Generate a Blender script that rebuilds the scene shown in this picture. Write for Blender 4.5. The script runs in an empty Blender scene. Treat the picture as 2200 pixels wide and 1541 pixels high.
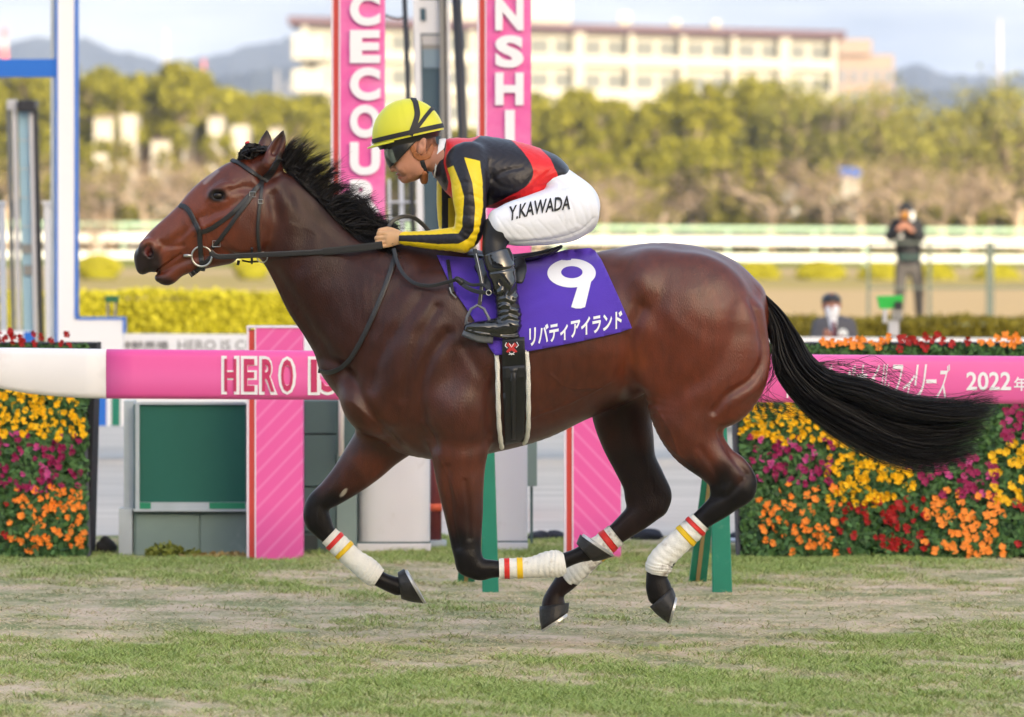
import bpy, bmesh, math, random
import numpy as np
from mathutils import Vector, Matrix

scene = bpy.context.scene
COL = scene.collection
random.seed(7)
RNG = np.random.default_rng(11)

# ------------------------------------------------------------------ camera
F_PX = 13825.0      # focal length in photo pixels (2200 wide)
CAM_H = 1.66
V_H = 470.0         # photo row of the horizon
D0 = 25.0           # distance to the horse's mid plane
cam_data = bpy.data.cameras.new('camera')
cam = bpy.data.objects.new('camera', cam_data)
COL.objects.link(cam)
cam.location = (0, 0, CAM_H)
cam.rotation_euler = (math.pi / 2, 0, 0)
cam_data.sensor_width = 36.0
cam_data.lens = 36.0 * F_PX / 2200.0
cam_data.shift_y = -(770.5 - V_H) / 2200.0
cam_data.clip_start = 0.5
cam_data.clip_end = 20000
cam_data.dof.use_dof = True
cam_data.dof.focus_distance = D0 - 0.15
cam_data.dof.aperture_fstop = 5.2
scene.camera = cam

# ------------------------------------------------------------------ sky, sun, exposure
SUN_EL = math.radians(13.0)
SUN_AZ = math.radians(180.0 - 24.0)      # compass bearing of the sun measured from +Y (view) clockwise: behind, to the right
world = bpy.data.worlds.new('World')
scene.world = world
world.use_nodes = True
wn = world.node_tree
wn.nodes.clear()
wo = wn.nodes.new('ShaderNodeOutputWorld')
bg = wn.nodes.new('ShaderNodeBackground')
sky = wn.nodes.new('ShaderNodeTexSky')
sky.sky_type = 'NISHITA'
sky.sun_disc = False
sky.sun_elevation = SUN_EL
sky.sun_rotation = SUN_AZ
sky.air_density = 1.0
sky.dust_density = 5.0
sky.ozone_density = 1.0
# broken thin cloud over the whole sky
tc = wn.nodes.new('ShaderNodeTexCoord')
mp = wn.nodes.new('ShaderNodeMapping')
mp.inputs['Scale'].default_value = (9.0, 9.0, 60.0)
nz = wn.nodes.new('ShaderNodeTexNoise')
nz.inputs['Scale'].default_value = 1.3
nz.inputs['Detail'].default_value = 6.0
nz.inputs['Roughness'].default_value = 0.55
rp = wn.nodes.new('ShaderNodeValToRGB')
rp.color_ramp.elements[0].position = 0.38
rp.color_ramp.elements[0].color = (.56, .72, 1.06, 1)
rp.color_ramp.elements[1].position = 0.62
rp.color_ramp.elements[1].color = (1.62, 1.66, 1.76, 1)
mx = wn.nodes.new('ShaderNodeMix')
mx.data_type = 'RGBA'
mx.inputs[0].default_value = 0.58
wn.links.new(tc.outputs['Generated'], mp.inputs['Vector'])
wn.links.new(mp.outputs[0], nz.inputs['Vector'])
wn.links.new(nz.outputs['Fac'], rp.inputs[0])
wn.links.new(sky.outputs[0], mx.inputs[6])
wn.links.new(rp.outputs[0], mx.inputs[7])
wn.links.new(mx.outputs[2], bg.inputs['Color'])
bg.inputs['Strength'].default_value = 0.15
wn.links.new(bg.outputs[0], wo.inputs['Surface'])

sun_data = bpy.data.lights.new('sun', 'SUN')
sun_data.energy = 2.1
sun_data.angle = math.radians(0.55)
sun_data.color = (1.0, 0.90, 0.72)
sun = bpy.data.objects.new('sun', sun_data)
COL.objects.link(sun)
sun_dir = Vector((math.sin(SUN_AZ) * math.cos(SUN_EL), math.cos(SUN_AZ) * math.cos(SUN_EL), math.sin(SUN_EL)))
sun.rotation_euler = (-sun_dir).to_track_quat('-Z', 'Y').to_euler()
sun.location = (0, 0, 60)

vs = scene.view_settings
vs.view_transform = 'Standard'
vs.look = 'None'
vs.exposure = 2.38
vs.gamma = 1.0
vs.use_curve_mapping = False
scene.render.film_transparent = False
scene.cycles.volume_bounces = 0
scene.cycles.max_bounces = 6
scene.cycles.transparent_max_bounces = 16

# ------------------------------------------------------------------ helpers
S0 = D0 / F_PX       # metres per photo pixel at the horse


def W(u, v, d):
    """photo pixel at a distance -> world point"""
    return ((u - 1100.0) * d / F_PX, d, CAM_H - (v - V_H) * d / F_PX)


def P(u, v, y=0.0):
    return W(u, v, D0 + y)


def smooth(me):
    me.polygons.foreach_set('use_smooth', np.ones(len(me.polygons), dtype=bool))


def mesh_from(name, verts, faces, sm=False):
    me = bpy.data.meshes.new(name)
    me.from_pydata([tuple(map(float, v)) for v in verts], [], [tuple(int(i) for i in f) for f in faces])
    me.update()
    if sm:
        smooth(me)
    return me


def link(name, me, mat=None, parent=None, label=None, cat=None, group=None, kind=None):
    o = bpy.data.objects.new(name, me)
    COL.objects.link(o)
    if parent is not None:
        o.parent = parent
        if parent.type == 'EMPTY':
            o.matrix_parent_inverse = parent.matrix_basis.inverted()
    if mat is not None and me is not None and len(me.materials) == 0:
        me.materials.append(mat)
    tag(o, label, cat, group, kind)
    return o


def tag(o, label=None, cat=None, group=None, kind=None):
    if label:
        o['label'] = label
    if cat:
        o['category'] = cat
    if group:
        o['group'] = group
    if kind:
        o['kind'] = kind
    return o


def thing(name, label, cat, loc=(0, 0, 0), group=None):
    o = bpy.data.objects.new(name, None)
    o.empty_display_size = 0.2
    o.location = loc
    COL.objects.link(o)
    return tag(o, label, cat, group)


class MB:
    """collects simple shapes into one mesh"""

    def __init__(self):
        self.v = []
        self.f = []

    def box(self, x0, x1, y0, y1, z0, z1):
        b = len(self.v)
        self.v += [(x0, y0, z0), (x1, y0, z0), (x1, y1, z0), (x0, y1, z0), (x0, y0, z1), (x1, y0, z1), (x1, y1, z1), (x0, y1, z1)]
        self.f += [tuple(b + i for i in q) for q in ((0, 3, 2, 1), (4, 5, 6, 7), (0, 1, 5, 4), (1, 2, 6, 5), (2, 3, 7, 6), (3, 0, 4, 7))]
        return self

    def tube(self, pts, r, n=8, cap=True, r2=None):
        """round tube along points; r may be a list"""
        pts = [Vector(p) for p in pts]
        m = len(pts)
        rs = r if hasattr(r, '__len__') else [r] * m
        b = len(self.v)
        up = None
        for i, p in enumerate(pts):
            t = (pts[min(i + 1, m - 1)] - pts[max(i - 1, 0)])
            if t.length < 1e-9:
                t = Vector((0, 0, 1))
            t.normalize()
            if up is None:
                up = Vector((0, 1, 0)) if abs(t.y) < 0.9 else Vector((1, 0, 0))
            a = (up - t * up.dot(t)).normalized()
            up = a
            c = t.cross(a)
            for k in range(n):
                an = 2 * math.pi * k / n
                self.v.append(tuple(p + a * (math.cos(an) * rs[i]) + c * (math.sin(an) * (rs[i] if r2 is None else r2))))
        for i in range(m - 1):
            for k in range(n):
                k2 = (k + 1) % n
                self.f.append((b + i * n + k, b + i * n + k2, b + (i + 1) * n + k2, b + (i + 1) * n + k))
        if cap:
            self.f.append(tuple(b + k for k in range(n))[::-1])
            self.f.append(tuple(b + (m - 1) * n + k for k in range(n)))
        return self

    def prism(self, poly, axis_off):
        """poly: list of 3D points (planar), extruded by vector axis_off"""
        b = len(self.v)
        n = len(poly)
        o = Vector(axis_off)
        self.v += [tuple(p) for p in poly] + [tuple(Vector(p) + o) for p in poly]
        self.f.append(tuple(b + i for i in range(n)))
        self.f.append(tuple(b + n + i for i in range(n))[::-1])
        for i in range(n):
            j = (i + 1) % n
            self.f.append((b + i, b + n + i, b + n + j, b + j))
        return self

    def mesh(self, name, sm=False, bevel=0.0, recalc=True):
        me = bpy.data.meshes.new(name)
        me.from_pydata(self.v, [], self.f)
        me.update()
        if bevel > 0 or recalc:
            bm = bmesh.new()
            bm.from_mesh(me)
            if bevel > 0:
                eds = [e for e in bm.edges if len(e.link_faces) == 2 and e.calc_face_angle(0) > 0.6]
                bmesh.ops.bevel(bm, geom=eds, offset=bevel, segments=2, affect='EDGES', profile=0.6)
            bmesh.ops.recalc_face_normals(bm, faces=bm.faces)
            bm.to_mesh(me)
            bm.free()
        if sm:
            smooth(me)
        return me

    def build(self, name, mat, parent=None, sm=False, bevel=0.0, **kw):
        return link(name, self.mesh(name, sm, bevel), mat, parent, **kw)


# ------------------------------------------------------------------ materials
def srgb(r, g, b):
    def f(c):
        c = c / 255.0
        return c / 12.92 if c <= 0.04045 else ((c + 0.055) / 1.055) ** 2.4
    return (f(r), f(g), f(b))


def mat(name, col, rough=0.6, spec=0.4, var=0.0, vscale=8.0, bump=0.0, bscale=60.0, metal=0.0, attr=None, coat=0.0, sheen=0.0, stretch=None, dirt=None, trans=0.0, subsurf=0.0):
    m = bpy.data.materials.new(name)
    m.use_nodes = True
    nt = m.node_tree
    b = nt.nodes['Principled BSDF']
    b.inputs['Roughness'].default_value = rough
    b.inputs['Specular IOR Level'].default_value = spec
    b.inputs['Metallic'].default_value = metal
    b.inputs['Coat Weight'].default_value = coat
    if sheen:
        b.inputs['Sheen Weight'].default_value = sheen
    if trans:
        b.inputs['Transmission Weight'].default_value = trans
    if subsurf:
        b.inputs['Subsurface Weight'].default_value = subsurf
        b.inputs['Subsurface Radius'].default_value = (0.01, 0.004, 0.002)
    src = None
    if attr:
        a = nt.nodes.new('ShaderNodeAttribute')
        a.attribute_name = attr
        src = a.outputs['Color']
    else:
        b.inputs['Base Color'].default_value = (*col, 1)
    tcn = nt.nodes.new('ShaderNodeTexCoord')
    vec = tcn.outputs['Object']
    if stretch:
        mpn = nt.nodes.new('ShaderNodeMapping')
        mpn.inputs['Scale'].default_value = stretch
        nt.links.new(vec, mpn.inputs[0])
        vec = mpn.outputs[0]
    if var > 0:
        n = nt.nodes.new('ShaderNodeTexNoise')
        n.inputs['Scale'].default_value = vscale
        n.inputs['Detail'].default_value = 5
        n.inputs['Roughness'].default_value = 0.6
        nt.links.new(vec, n.inputs['Vector'])
        mr = nt.nodes.new('ShaderNodeMapRange')
        mr.inputs[1].default_value = 0.25
        mr.inputs[2].default_value = 0.75
        mr.inputs[3].default_value = 1.0 - var
        mr.inputs[4].default_value = 1.0 + var
        nt.links.new(n.outputs['Fac'], mr.inputs[0])
        mu = nt.nodes.new('ShaderNodeVectorMath')
        mu.operation = 'SCALE'
        if src is not None:
            nt.links.new(src, mu.inputs[0])
        else:
            mu.inputs[0].default_value = col
        nt.links.new(mr.outputs[0], mu.inputs['Scale'])
        src = mu.outputs[0]
    if dirt:
        dcol, dscale, lo, hi = dirt
        n = nt.nodes.new('ShaderNodeTexNoise')
        n.inputs['Scale'].default_value = dscale
        n.inputs['Detail'].default_value = 7
        n.inputs['Roughness'].default_value = 0.65
        nt.links.new(vec, n.inputs['Vector'])
        mr = nt.nodes.new('ShaderNodeMapRange')
        mr.inputs[1].default_value = lo
        mr.inputs[2].default_value = hi
        nt.links.new(n.outputs['Fac'], mr.inputs[0])
        mxn = nt.nodes.new('ShaderNodeMix')
        mxn.data_type = 'RGBA'
        nt.links.new(mr.outputs[0], mxn.inputs[0])
        if src is not None:
            nt.links.new(src, mxn.inputs[6])
        else:
            mxn.inputs[6].default_value = (*col, 1)
        mxn.inputs[7].default_value = (*dcol, 1)
        src = mxn.outputs[2]
    if src is not None:
        nt.links.new(src, b.inputs['Base Color'])
    if bump > 0:
        n = nt.nodes.new('ShaderNodeTexNoise')
        n.inputs['Scale'].default_value = bscale
        n.inputs['Detail'].default_value = 4
        nt.links.new(vec, n.inputs['Vector'])
        bp = nt.nodes.new('ShaderNodeBump')
        bp.inputs['Strength'].default_value = bump
        bp.inputs['Distance'].default_value = 0.01
        nt.links.new(n.outputs['Fac'], bp.inputs['Height'])
        nt.links.new(bp.outputs[0], b.inputs['Normal'])
    return m


# ------------------------------------------------------------------ text
def text_2d(body, off=0.0, res=3):
    """flat mesh of a word: (verts Nx2 scaled to 0..1 in both axes, faces, aspect)"""
    cu = bpy.data.curves.new('t', 'FONT')
    cu.body = body
    cu.offset = off
    cu.resolution_u = res
    cu.fill_mode = 'BOTH'
    o = bpy.data.objects.new('t', cu)
    COL.objects.link(o)
    bpy.context.view_layer.update()
    dg = bpy.context.evaluated_depsgraph_get()
    me = bpy.data.meshes.new_from_object(o.evaluated_get(dg))
    v = np.array([x.co[:2] for x in me.vertices], dtype=float)
    f = [tuple(p.vertices) for p in me.polygons]
    bpy.data.objects.remove(o)
    bpy.data.curves.remove(cu)
    bpy.data.meshes.remove(me)
    lo = v.min(0)
    hi = v.max(0)
    return (v - lo) / (hi - lo), f, (hi - lo)[0] / (hi - lo)[1]


def text_mesh(name, body, fn, off=0.0, depth=(0, 0, 0), cuts=0, res=3):
    """fn maps (s,t) in 0..1 to a world point; depth extrudes"""
    v, f, _ = text_2d(body, off, res)
    bm = bmesh.new()
    vs_ = [bm.verts.new((p[0], p[1], 0)) for p in v]
    for q in f:
        try:
            bm.faces.new([vs_[i] for i in q])
        except ValueError:
            pass
    bmesh.ops.remove_doubles(bm, verts=bm.verts, dist=1e-5)
    for k in range(1, cuts):
        for no in ((1, 0, 0), (0, 1, 0)):
            bmesh.ops.bisect_plane(bm, geom=bm.verts[:] + bm.edges[:] + bm.faces[:], plane_co=(k / cuts, k / cuts, 0), plane_no=no)
    d = Vector(depth)
    if d.length > 0:
        r = bmesh.ops.extrude_face_region(bm, geom=bm.faces[:])
        back = [g for g in r['geom'] if isinstance(g, bmesh.types.BMVert)]
        bset = set(back)
    else:
        bset = set()
    for x in bm.verts:
        p = Vector(fn(x.co.x, x.co.y))
        x.co = p + d if x in bset else p
    bmesh.ops.recalc_face_normals(bm, faces=bm.faces)
    me = bpy.data.meshes.new(name)
    bm.to_mesh(me)
    bm.free()
    return me


# ------------------------------------------------------------------ implicit sculpting (distance fields -> mesh)
class Field:
    def __init__(self, lo, hi, h):
        self.h = h
        self.lo = np.array(lo, dtype=np.float32)
        n = np.ceil((np.array(hi) - np.array(lo)) / h).astype(int) + 1
        self.n = n
        self.x = [(self.lo[i] + h * np.arange(n[i])).astype(np.float32) for i in range(3)]
        self.F = np.full(tuple(n), 0.5, dtype=np.float32)

    def box(self, lo, hi):
        s = []
        for i in range(3):
            a = int(max(0, math.floor((lo[i] - self.lo[i]) / self.h)))
            b = int(min(self.n[i], math.ceil((hi[i] - self.lo[i]) / self.h) + 1))
            s.append(slice(a, max(a + 1, b)))
        return tuple(s)

    def coords(self, sl):
        return (self.x[0][sl[0]][:, None, None], self.x[1][sl[1]][None, :, None], self.x[2][sl[2]][None, None, :])

    def merge(self, sl, d, k, sub=False):
        A = self.F[sl]
        if sub:
            d = -d
            if k > 0:
                hh = np.maximum(k - np.abs(A - d), 0) / k
                self.F[sl] = np.maximum(A, d) + hh * hh * (k * 0.25)
            else:
                self.F[sl] = np.maximum(A, d)
        else:
            if k > 0:
                hh = np.maximum(k - np.abs(A - d), 0) / k
                self.F[sl] = np.minimum(A, d) - hh * hh * (k * 0.25)
            else:
                self.F[sl] = np.minimum(A, d)

    def chain(self, nodes, k=0.02, sub=False, steps=6, cap=None):
        """nodes: (x,y,z,a,b): a half thickness in the xz plane, b half thickness towards y"""
        N = np.array(nodes, dtype=float)
        if len(N) > 2 and steps > 1:
            N = catmull(N, steps)
        elif steps > 1:
            t = np.linspace(0, 1, 3)[:, None]
            N = N[0] * (1 - t) + N[1] * t
        pad = max(N[:, 3].max(), N[:, 4].max()) + max(k, 0.0) + 3 * self.h
        lo = N[:, :3].min(0) - pad
        hi = N[:, :3].max(0) + pad
        big = self.box(lo, hi)
        D = np.full([s.stop - s.start for s in big], 0.5, dtype=np.float32)
        for i in range(len(N) - 1):
            A, B = N[i], N[i + 1]
            dv = B[:3] - A[:3]
            L = np.linalg.norm(dv)
            if L < 1e-7:
                continue
            d = dv / L
            n1 = np.cross(d, (0, 1, 0))
            if np.linalg.norm(n1) < 1e-4:
                n1 = np.array((1.0, 0, 0))
            n1 /= np.linalg.norm(n1)
            n2 = np.cross(d, n1)
            pd = max(A[3], B[3], A[4], B[4]) + max(k, 0.0) + 3 * self.h
            sl = self.box(np.minimum(A[:3], B[:3]) - pd, np.maximum(A[:3], B[:3]) + pd)
            X, Y, Z = self.coords(sl)
            X = X - np.float32(A[0]); Y = Y - np.float32(A[1]); Z = Z - np.float32(A[2])
            al = X * np.float32(d[0]) + Y * np.float32(d[1]) + Z * np.float32(d[2])
            t = np.clip(al / np.float32(L), 0, 1)
            u = al - t * np.float32(L)
            v = X * np.float32(n1[0]) + Y * np.float32(n1[1]) + Z * np.float32(n1[2])
            w = X * np.float32(n2[0]) + Y * np.float32(n2[1]) + Z * np.float32(n2[2])
            a = np.float32(A[3]) + t * np.float32(B[3] - A[3])
            b = np.float32(A[4]) + t * np.float32(B[4] - A[4])
            c = np.minimum(a, b)
            if cap is not None:
                c = np.minimum(c, np.float32(cap))
            v = v / a; w = w / b; u = u / c
            k0 = np.sqrt(v * v + w * w + u * u) + np.float32(1e-6)
            v = v / a; w = w / b; u = u / c
            k1 = np.sqrt(v * v + w * w + u * u) + np.float32(1e-6)
            dd = k0 * (k0 - 1) / k1
            loc = tuple(slice(sl[j].start - big[j].start, sl[j].stop - big[j].start) for j in range(3))
            # clip to big box
            np.minimum(D[loc], dd, out=D[loc])
        self.merge(big, D, k, sub)

    def ell(self, c, r, k=0.02, sub=False, ang=0.0):
        """ellipsoid; ang rotates in the xz plane (radians)"""
        pd = max(r) + max(k, 0.0) + 3 * self.h
        c = np.array(c, dtype=float)
        sl = self.box(c - pd, c + pd)
        X, Y, Z = self.coords(sl)
        X = X - np.float32(c[0]); Y = Y - np.float32(c[1]); Z = Z - np.float32(c[2])
        ca, sa = math.cos(ang), math.sin(ang)
        U = (X * ca + Z * sa) / np.float32(r[0])
        Wv = (-X * sa + Z * ca) / np.float32(r[2])
        V = Y / np.float32(r[1])
        k0 = np.sqrt(U * U + V * V + Wv * Wv) + np.float32(1e-6)
        U = U / np.float32(r[0]); V = V / np.float32(r[1]); Wv = Wv / np.float32(r[2])
        k1 = np.sqrt(U * U + V * V + Wv * Wv) + np.float32(1e-6)
        self.merge(sl, (k0 * (k0 - 1) / k1).astype(np.float32), k, sub)

    def halfspace(self, p, n, k=0.0):
        """cut away everything on the side the normal points to"""
        X, Y, Z = self.coords(tuple(slice(0, m) for m in self.n))
        n = np.array(n, dtype=float)
        n /= np.linalg.norm(n)
        d = ((X - np.float32(p[0])) * np.float32(n[0]) + (Y - np.float32(p[1])) * np.float32(n[1]) + (Z - np.float32(p[2])) * np.float32(n[2]))
        self.F = np.maximum(self.F, d.astype(np.float32)) if k <= 0 else self._smax(self.F, d.astype(np.float32), k)

    @staticmethod
    def _smax(A, B, k):
        hh = np.maximum(k - np.abs(A - B), 0) / k
        return np.maximum(A, B) + hh * hh * (k * 0.25)

    def blur(self, n=1):
        for _ in range(n):
            for ax in range(3):
                F = self.F
                G = F.copy()
                s0 = [slice(None)] * 3; s1 = [slice(None)] * 3; s2 = [slice(None)] * 3
                s0[ax] = slice(0, -2); s1[ax] = slice(1, -1); s2[ax] = slice(2, None)
                G[tuple(s1)] = (F[tuple(s0)] + F[tuple(s2)]) * 0.25 + F[tuple(s1)] * 0.5
                self.F = G

    def sample(self, pts):
        q = (np.asarray(pts, dtype=np.float32) - self.lo) / self.h
        i = np.clip(q.astype(int), 0, self.n - 2)
        f = np.clip(q - i, 0, 1)
        out = 0
        for a in (0, 1):
            for b in (0, 1):
                for c in (0, 1):
                    w = (f[:, 0] if a else 1 - f[:, 0]) * (f[:, 1] if b else 1 - f[:, 1]) * (f[:, 2] if c else 1 - f[:, 2])
                    out = out + w * self.F[i[:, 0] + a, i[:, 1] + b, i[:, 2] + c]
        return out

    def surface(self):
        F = self.F
        S = F < 0
        c = np.zeros([m - 1 for m in F.shape], dtype=np.int8)
        for a in (0, 1):
            for b in (0, 1):
                for d in (0, 1):
                    c += S[a:F.shape[0] - 1 + a, b:F.shape[1] - 1 + b, d:F.shape[2] - 1 + d]
        act = (c > 0) & (c < 8)
        idx = np.argwhere(act)
        vid = np.full(act.shape, -1, dtype=np.int32)
        vid[act] = np.arange(len(idx))
        i, j, k = idx.T
        cor = {}
        for a in (0, 1):
            for b in (0, 1):
                for d in (0, 1):
                    cor[(a, b, d)] = F[i + a, j + b, k + d]
        acc = np.zeros((len(idx), 3))
        cnt = np.zeros(len(idx))
        for p in cor:
            for ax in range(3):
                if p[ax] == 0:
                    q = list(p); q[ax] = 1; q = tuple(q)
                    fa, fb = cor[p], cor[q]
                    m = (fa < 0) != (fb < 0)
                    t = np.where(m, fa / np.where(m, fa - fb, 1), 0)
                    for x in range(3):
                        acc[:, x] += np.where(m, p[x] + (t if x == ax else 0), 0)
                    cnt += m
        V = (idx + acc / cnt[:, None]) * self.h + self.lo
        quads = []
        for ax in range(3):
            s0 = [slice(None)] * 3; s1 = [slice(None)] * 3
            s0[ax] = slice(0, -1); s1[ax] = slice(1, None)
            A = S[tuple(s0)]; B = S[tuple(s1)]
            o1, o2 = [x for x in range(3) if x != ax]
            E = np.argwhere(A != B)
            ok = (E[:, o1] > 0) & (E[:, o2] > 0) & (E[:, o1] < vid.shape[o1]) & (E[:, o2] < vid.shape[o2])
            E = E[ok]
            def g(d1, d2):
                q = E.copy(); q[:, o1] -= d1; q[:, o2] -= d2
                return vid[q[:, 0], q[:, 1], q[:, 2]]
            Q = np.stack([g(1, 1), g(0, 1), g(0, 0), g(1, 0)], 1)
            fl = A[E[:, 0], E[:, 1], E[:, 2]]
            if ax == 1:
                fl = ~fl
            Q[~fl] = Q[~fl][:, ::-1]
            quads.append(Q)
        Q = np.concatenate(quads)
        return V, Q

    def near_map(self):
        """y of the surface seen from -y, per (x,z) column; nan where empty"""
        S = self.F < 0
        has = S.any(axis=1)
        first = S.argmax(axis=1)
        ii, kk = np.meshgrid(np.arange(self.n[0]), np.arange(self.n[2]), indexing='ij')
        f1 = self.F[ii, first, kk]
        f0 = self.F[ii, np.maximum(first - 1, 0), kk]
        t = np.where(first > 0, f0 / np.where(f0 - f1 == 0, 1, f0 - f1), 0)
        y = self.lo[1] + self.h * (first - 1 + t)
        return np.where(has, y, np.nan)


def catmull(N, steps):
    N = np.asarray(N, dtype=float)
    E = np.vstack([2 * N[0] - N[1], N, 2 * N[-1] - N[-2]])
    out = []
    for i in range(1, len(E) - 2):
        p0, p1, p2, p3 = E[i - 1], E[i], E[i + 1], E[i + 2]
        for s in range(steps):
            t = s / steps
            out.append(0.5 * ((2 * p1) + (-p0 + p2) * t + (2 * p0 - 5 * p1 + 4 * p2 - p3) * t * t + (-p0 + 3 * p1 - 3 * p2 + p3) * t ** 3))
    out.append(N[-1])
    return np.array(out)


def pairs(rows):
    """rows: (u1,v1,u2,v2,halfwidth,yoff) in photo pixels -> chain nodes; the two points are the outline on either side"""
    out = []
    m = [((r[0] + r[2]) / 2, (r[1] + r[3]) / 2) for r in rows]
    for i, r in enumerate(rows):
        a, b = m[max(0, i - 1)], m[min(len(m) - 1, i + 1)]
        ax = np.array([b[0] - a[0], b[1] - a[1]], dtype=float)
        ax /= np.linalg.norm(ax) + 1e-9
        pv = np.array([r[2] - r[0], r[3] - r[1]], dtype=float)
        half = 0.5 * abs(pv[0] * ax[1] - pv[1] * ax[0])
        y = r[5] if len(r) > 5 else 0.0
        x, yy, z = P(m[i][0], m[i][1], y)
        sc = (D0 + y) / F_PX
        out.append((x, yy, z, half * sc, r[4]))
    return out


def field_mesh(name, V, Q):
    me = bpy.data.meshes.new(name)
    me.vertices.add(len(V))
    me.vertices.foreach_set('co', np.ascontiguousarray(V, dtype=np.float32).ravel())
    me.loops.add(len(Q) * 4)
    me.loops.foreach_set('vertex_index', np.ascontiguousarray(Q, dtype=np.int32).ravel())
    me.polygons.add(len(Q))
    me.polygons.foreach_set('loop_start', np.arange(0, len(Q) * 4, 4, dtype=np.int32))
    me.polygons.foreach_set('loop_total', np.full(len(Q), 4, dtype=np.int32))
    me.update(calc_edges=True)
    me.validate()
    smooth(me)
    return me


def vnormals(V, Q):
    n = np.cross(V[Q[:, 2]] - V[Q[:, 0]], V[Q[:, 3]] - V[Q[:, 1]])
    N = np.zeros_like(V)
    for c in range(4):
        np.add.at(N, Q[:, c], n)
    return N / (np.linalg.norm(N, axis=1, keepdims=True) + 1e-12)


def relax(V, Q, it=3, lam=0.5):
    """laplacian smoothing with shrink compensation"""
    e = np.concatenate([Q[:, [0, 1]], Q[:, [1, 2]], Q[:, [2, 3]], Q[:, [3, 0]]])
    deg = np.bincount(e.ravel(), minlength=len(V))[:, None]
    for n in range(it):
        for l in (lam, -lam * 1.04):
            A = np.zeros_like(V)
            for x in range(3):
                A[:, x] = np.bincount(e[:, 0], V[e[:, 1], x], len(V)) + np.bincount(e[:, 1], V[e[:, 0], x], len(V))
            V = V + l * (A / deg - V)
    return V


def to_px(V):
    """world -> photo px (true projection)"""
    V = np.asarray(V)
    d = V[:, 1]
    return np.stack([V[:, 0] * F_PX / d + 1100.0, V_H + (CAM_H - V[:, 2]) * F_PX / d], 1)


def seg_dist(p, poly, closed=False):
    """distance of points p (N,2) to a polyline"""
    poly = np.asarray(poly, dtype=float)
    best = np.full(len(p), 1e9)
    m = len(poly)
    for i in range(m if closed else m - 1):
        a, b = poly[i], poly[(i + 1) % m]
        d = b - a
        t = np.clip(((p - a) @ d) / (d @ d + 1e-12), 0, 1)
        best = np.minimum(best, np.linalg.norm(p - (a + t[:, None] * d), axis=1))
    return best


def poly_sd(p, poly):
    """signed distance, positive inside the polygon"""
    poly = np.asarray(poly, dtype=float)
    ins = np.zeros(len(p), dtype=bool)
    m = len(poly)
    for i in range(m):
        a, b = poly[i], poly[(i + 1) % m]
        c = (a[1] > p[:, 1]) != (b[1] > p[:, 1])
        xx = (b[0] - a[0]) * (p[:, 1] - a[1]) / (b[1] - a[1] + 1e-12) + a[0]
        ins ^= c & (p[:, 0] < xx)
    d = seg_dist(p, poly, True)
    return np.where(ins, d, -d)


def set_attr(me, name, val):
    val = np.asarray(val, dtype=np.float32)
    if val.ndim == 1:
        a = me.attributes.new(name, 'FLOAT', 'POINT')
        a.data.foreach_set('value', val)
    else:
        a = me.attributes.new(name, 'FLOAT_COLOR', 'POINT')
        if val.shape[1] == 3:
            val = np.concatenate([val, np.ones((len(val), 1), dtype=np.float32)], 1)
        a.data.foreach_set('color', val.ravel())
# ================================================================== SETTING
m_turf = mat('turf', (.075, .085, .035), rough=.9, spec=.1, var=.25, vscale=1.2, bump=.6, bscale=30)
# patchy grass: green / straw by noise
nt = m_turf.node_tree
b_ = nt.nodes['Principled BSDF']
tcn = nt.nodes.new('ShaderNodeTexCoord')
mpn = nt.nodes.new('ShaderNodeMapping'); mpn.inputs['Scale'].default_value = (1.0, .7, 1)
nzn = nt.nodes.new('ShaderNodeTexNoise'); nzn.inputs['Scale'].default_value = 2.6; nzn.inputs['Detail'].default_value = 10; nzn.inputs['Roughness'].default_value = .62
rmp = nt.nodes.new('ShaderNodeValToRGB')
rmp.color_ramp.elements[0].position = .40; rmp.color_ramp.elements[0].color = (.20, .23, .09, 1)
rmp.color_ramp.elements[1].position = .60; rmp.color_ramp.elements[1].color = (.60, .47, .34, 1)
nt.links.new(tcn.outputs['Object'], mpn.inputs[0]); nt.links.new(mpn.outputs[0], nzn.inputs['Vector'])
nt.links.new(nzn.outputs['Fac'], rmp.inputs[0]); nt.links.new(rmp.outputs[0], b_.inputs['Base Color'])

me = mesh_from('ground', [(-6000, -400, 0), (6000, -400, 0), (6000, 9000, 0), (-6000, 9000, 0)], [(0, 1, 2, 3)])
m_field = mat('infield', (.29, .21, .095), rough=.95, spec=.05, var=.3, vscale=.05)
link('ground', me, m_field, kind='structure')
me = mesh_from('turf', [(-40, 5, .004), (40, 5, .004), (40, 33.6, .004), (-40, 33.6, .004)], [(0, 1, 2, 3)])
link('turf', me, m_turf, kind='structure')
# grey sand course behind the boards
m_sand = mat('sand_course', (.50, .46, .41), rough=.95, spec=.05, var=.22, vscale=1.6, bump=1.0, bscale=5, stretch=(.30, 1.6, 1))
me = mesh_from('sand_course', [(-60, 33.6, .006), (60, 33.6, .006), (60, 53, .006), (-60, 53, .006)], [(0, 1, 2, 3)])
link('sand_course', me, m_sand, kind='structure')
# pale sunlit dirt and grass strips of the infield
for (y0, y1, c, nm) in ((58, 84, (.36, .25, .12), 'dirt_strip'), (84, 98, (.24, .18, .06), 'dry_grass_strip'), (98, 150, (.40, .28, .14), 'dirt_strip'), (150, 190, (.30, .23, .08), 'dry_grass_strip'), (190, 215, (.36, .26, .13), 'dirt_strip'), (215, 330, (.17, .17, .025), 'grass_strip')):
    me = mesh_from(nm, [(-120, y0, .008), (120, y0, .008), (120, y1, .008), (-120, y1, .008)], [(0, 1, 2, 3)])
    link(nm, me, mat(nm, c, .95, .05, var=.12, vscale=.6, stretch=(.2, 2, 1)), kind='structure')

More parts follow.
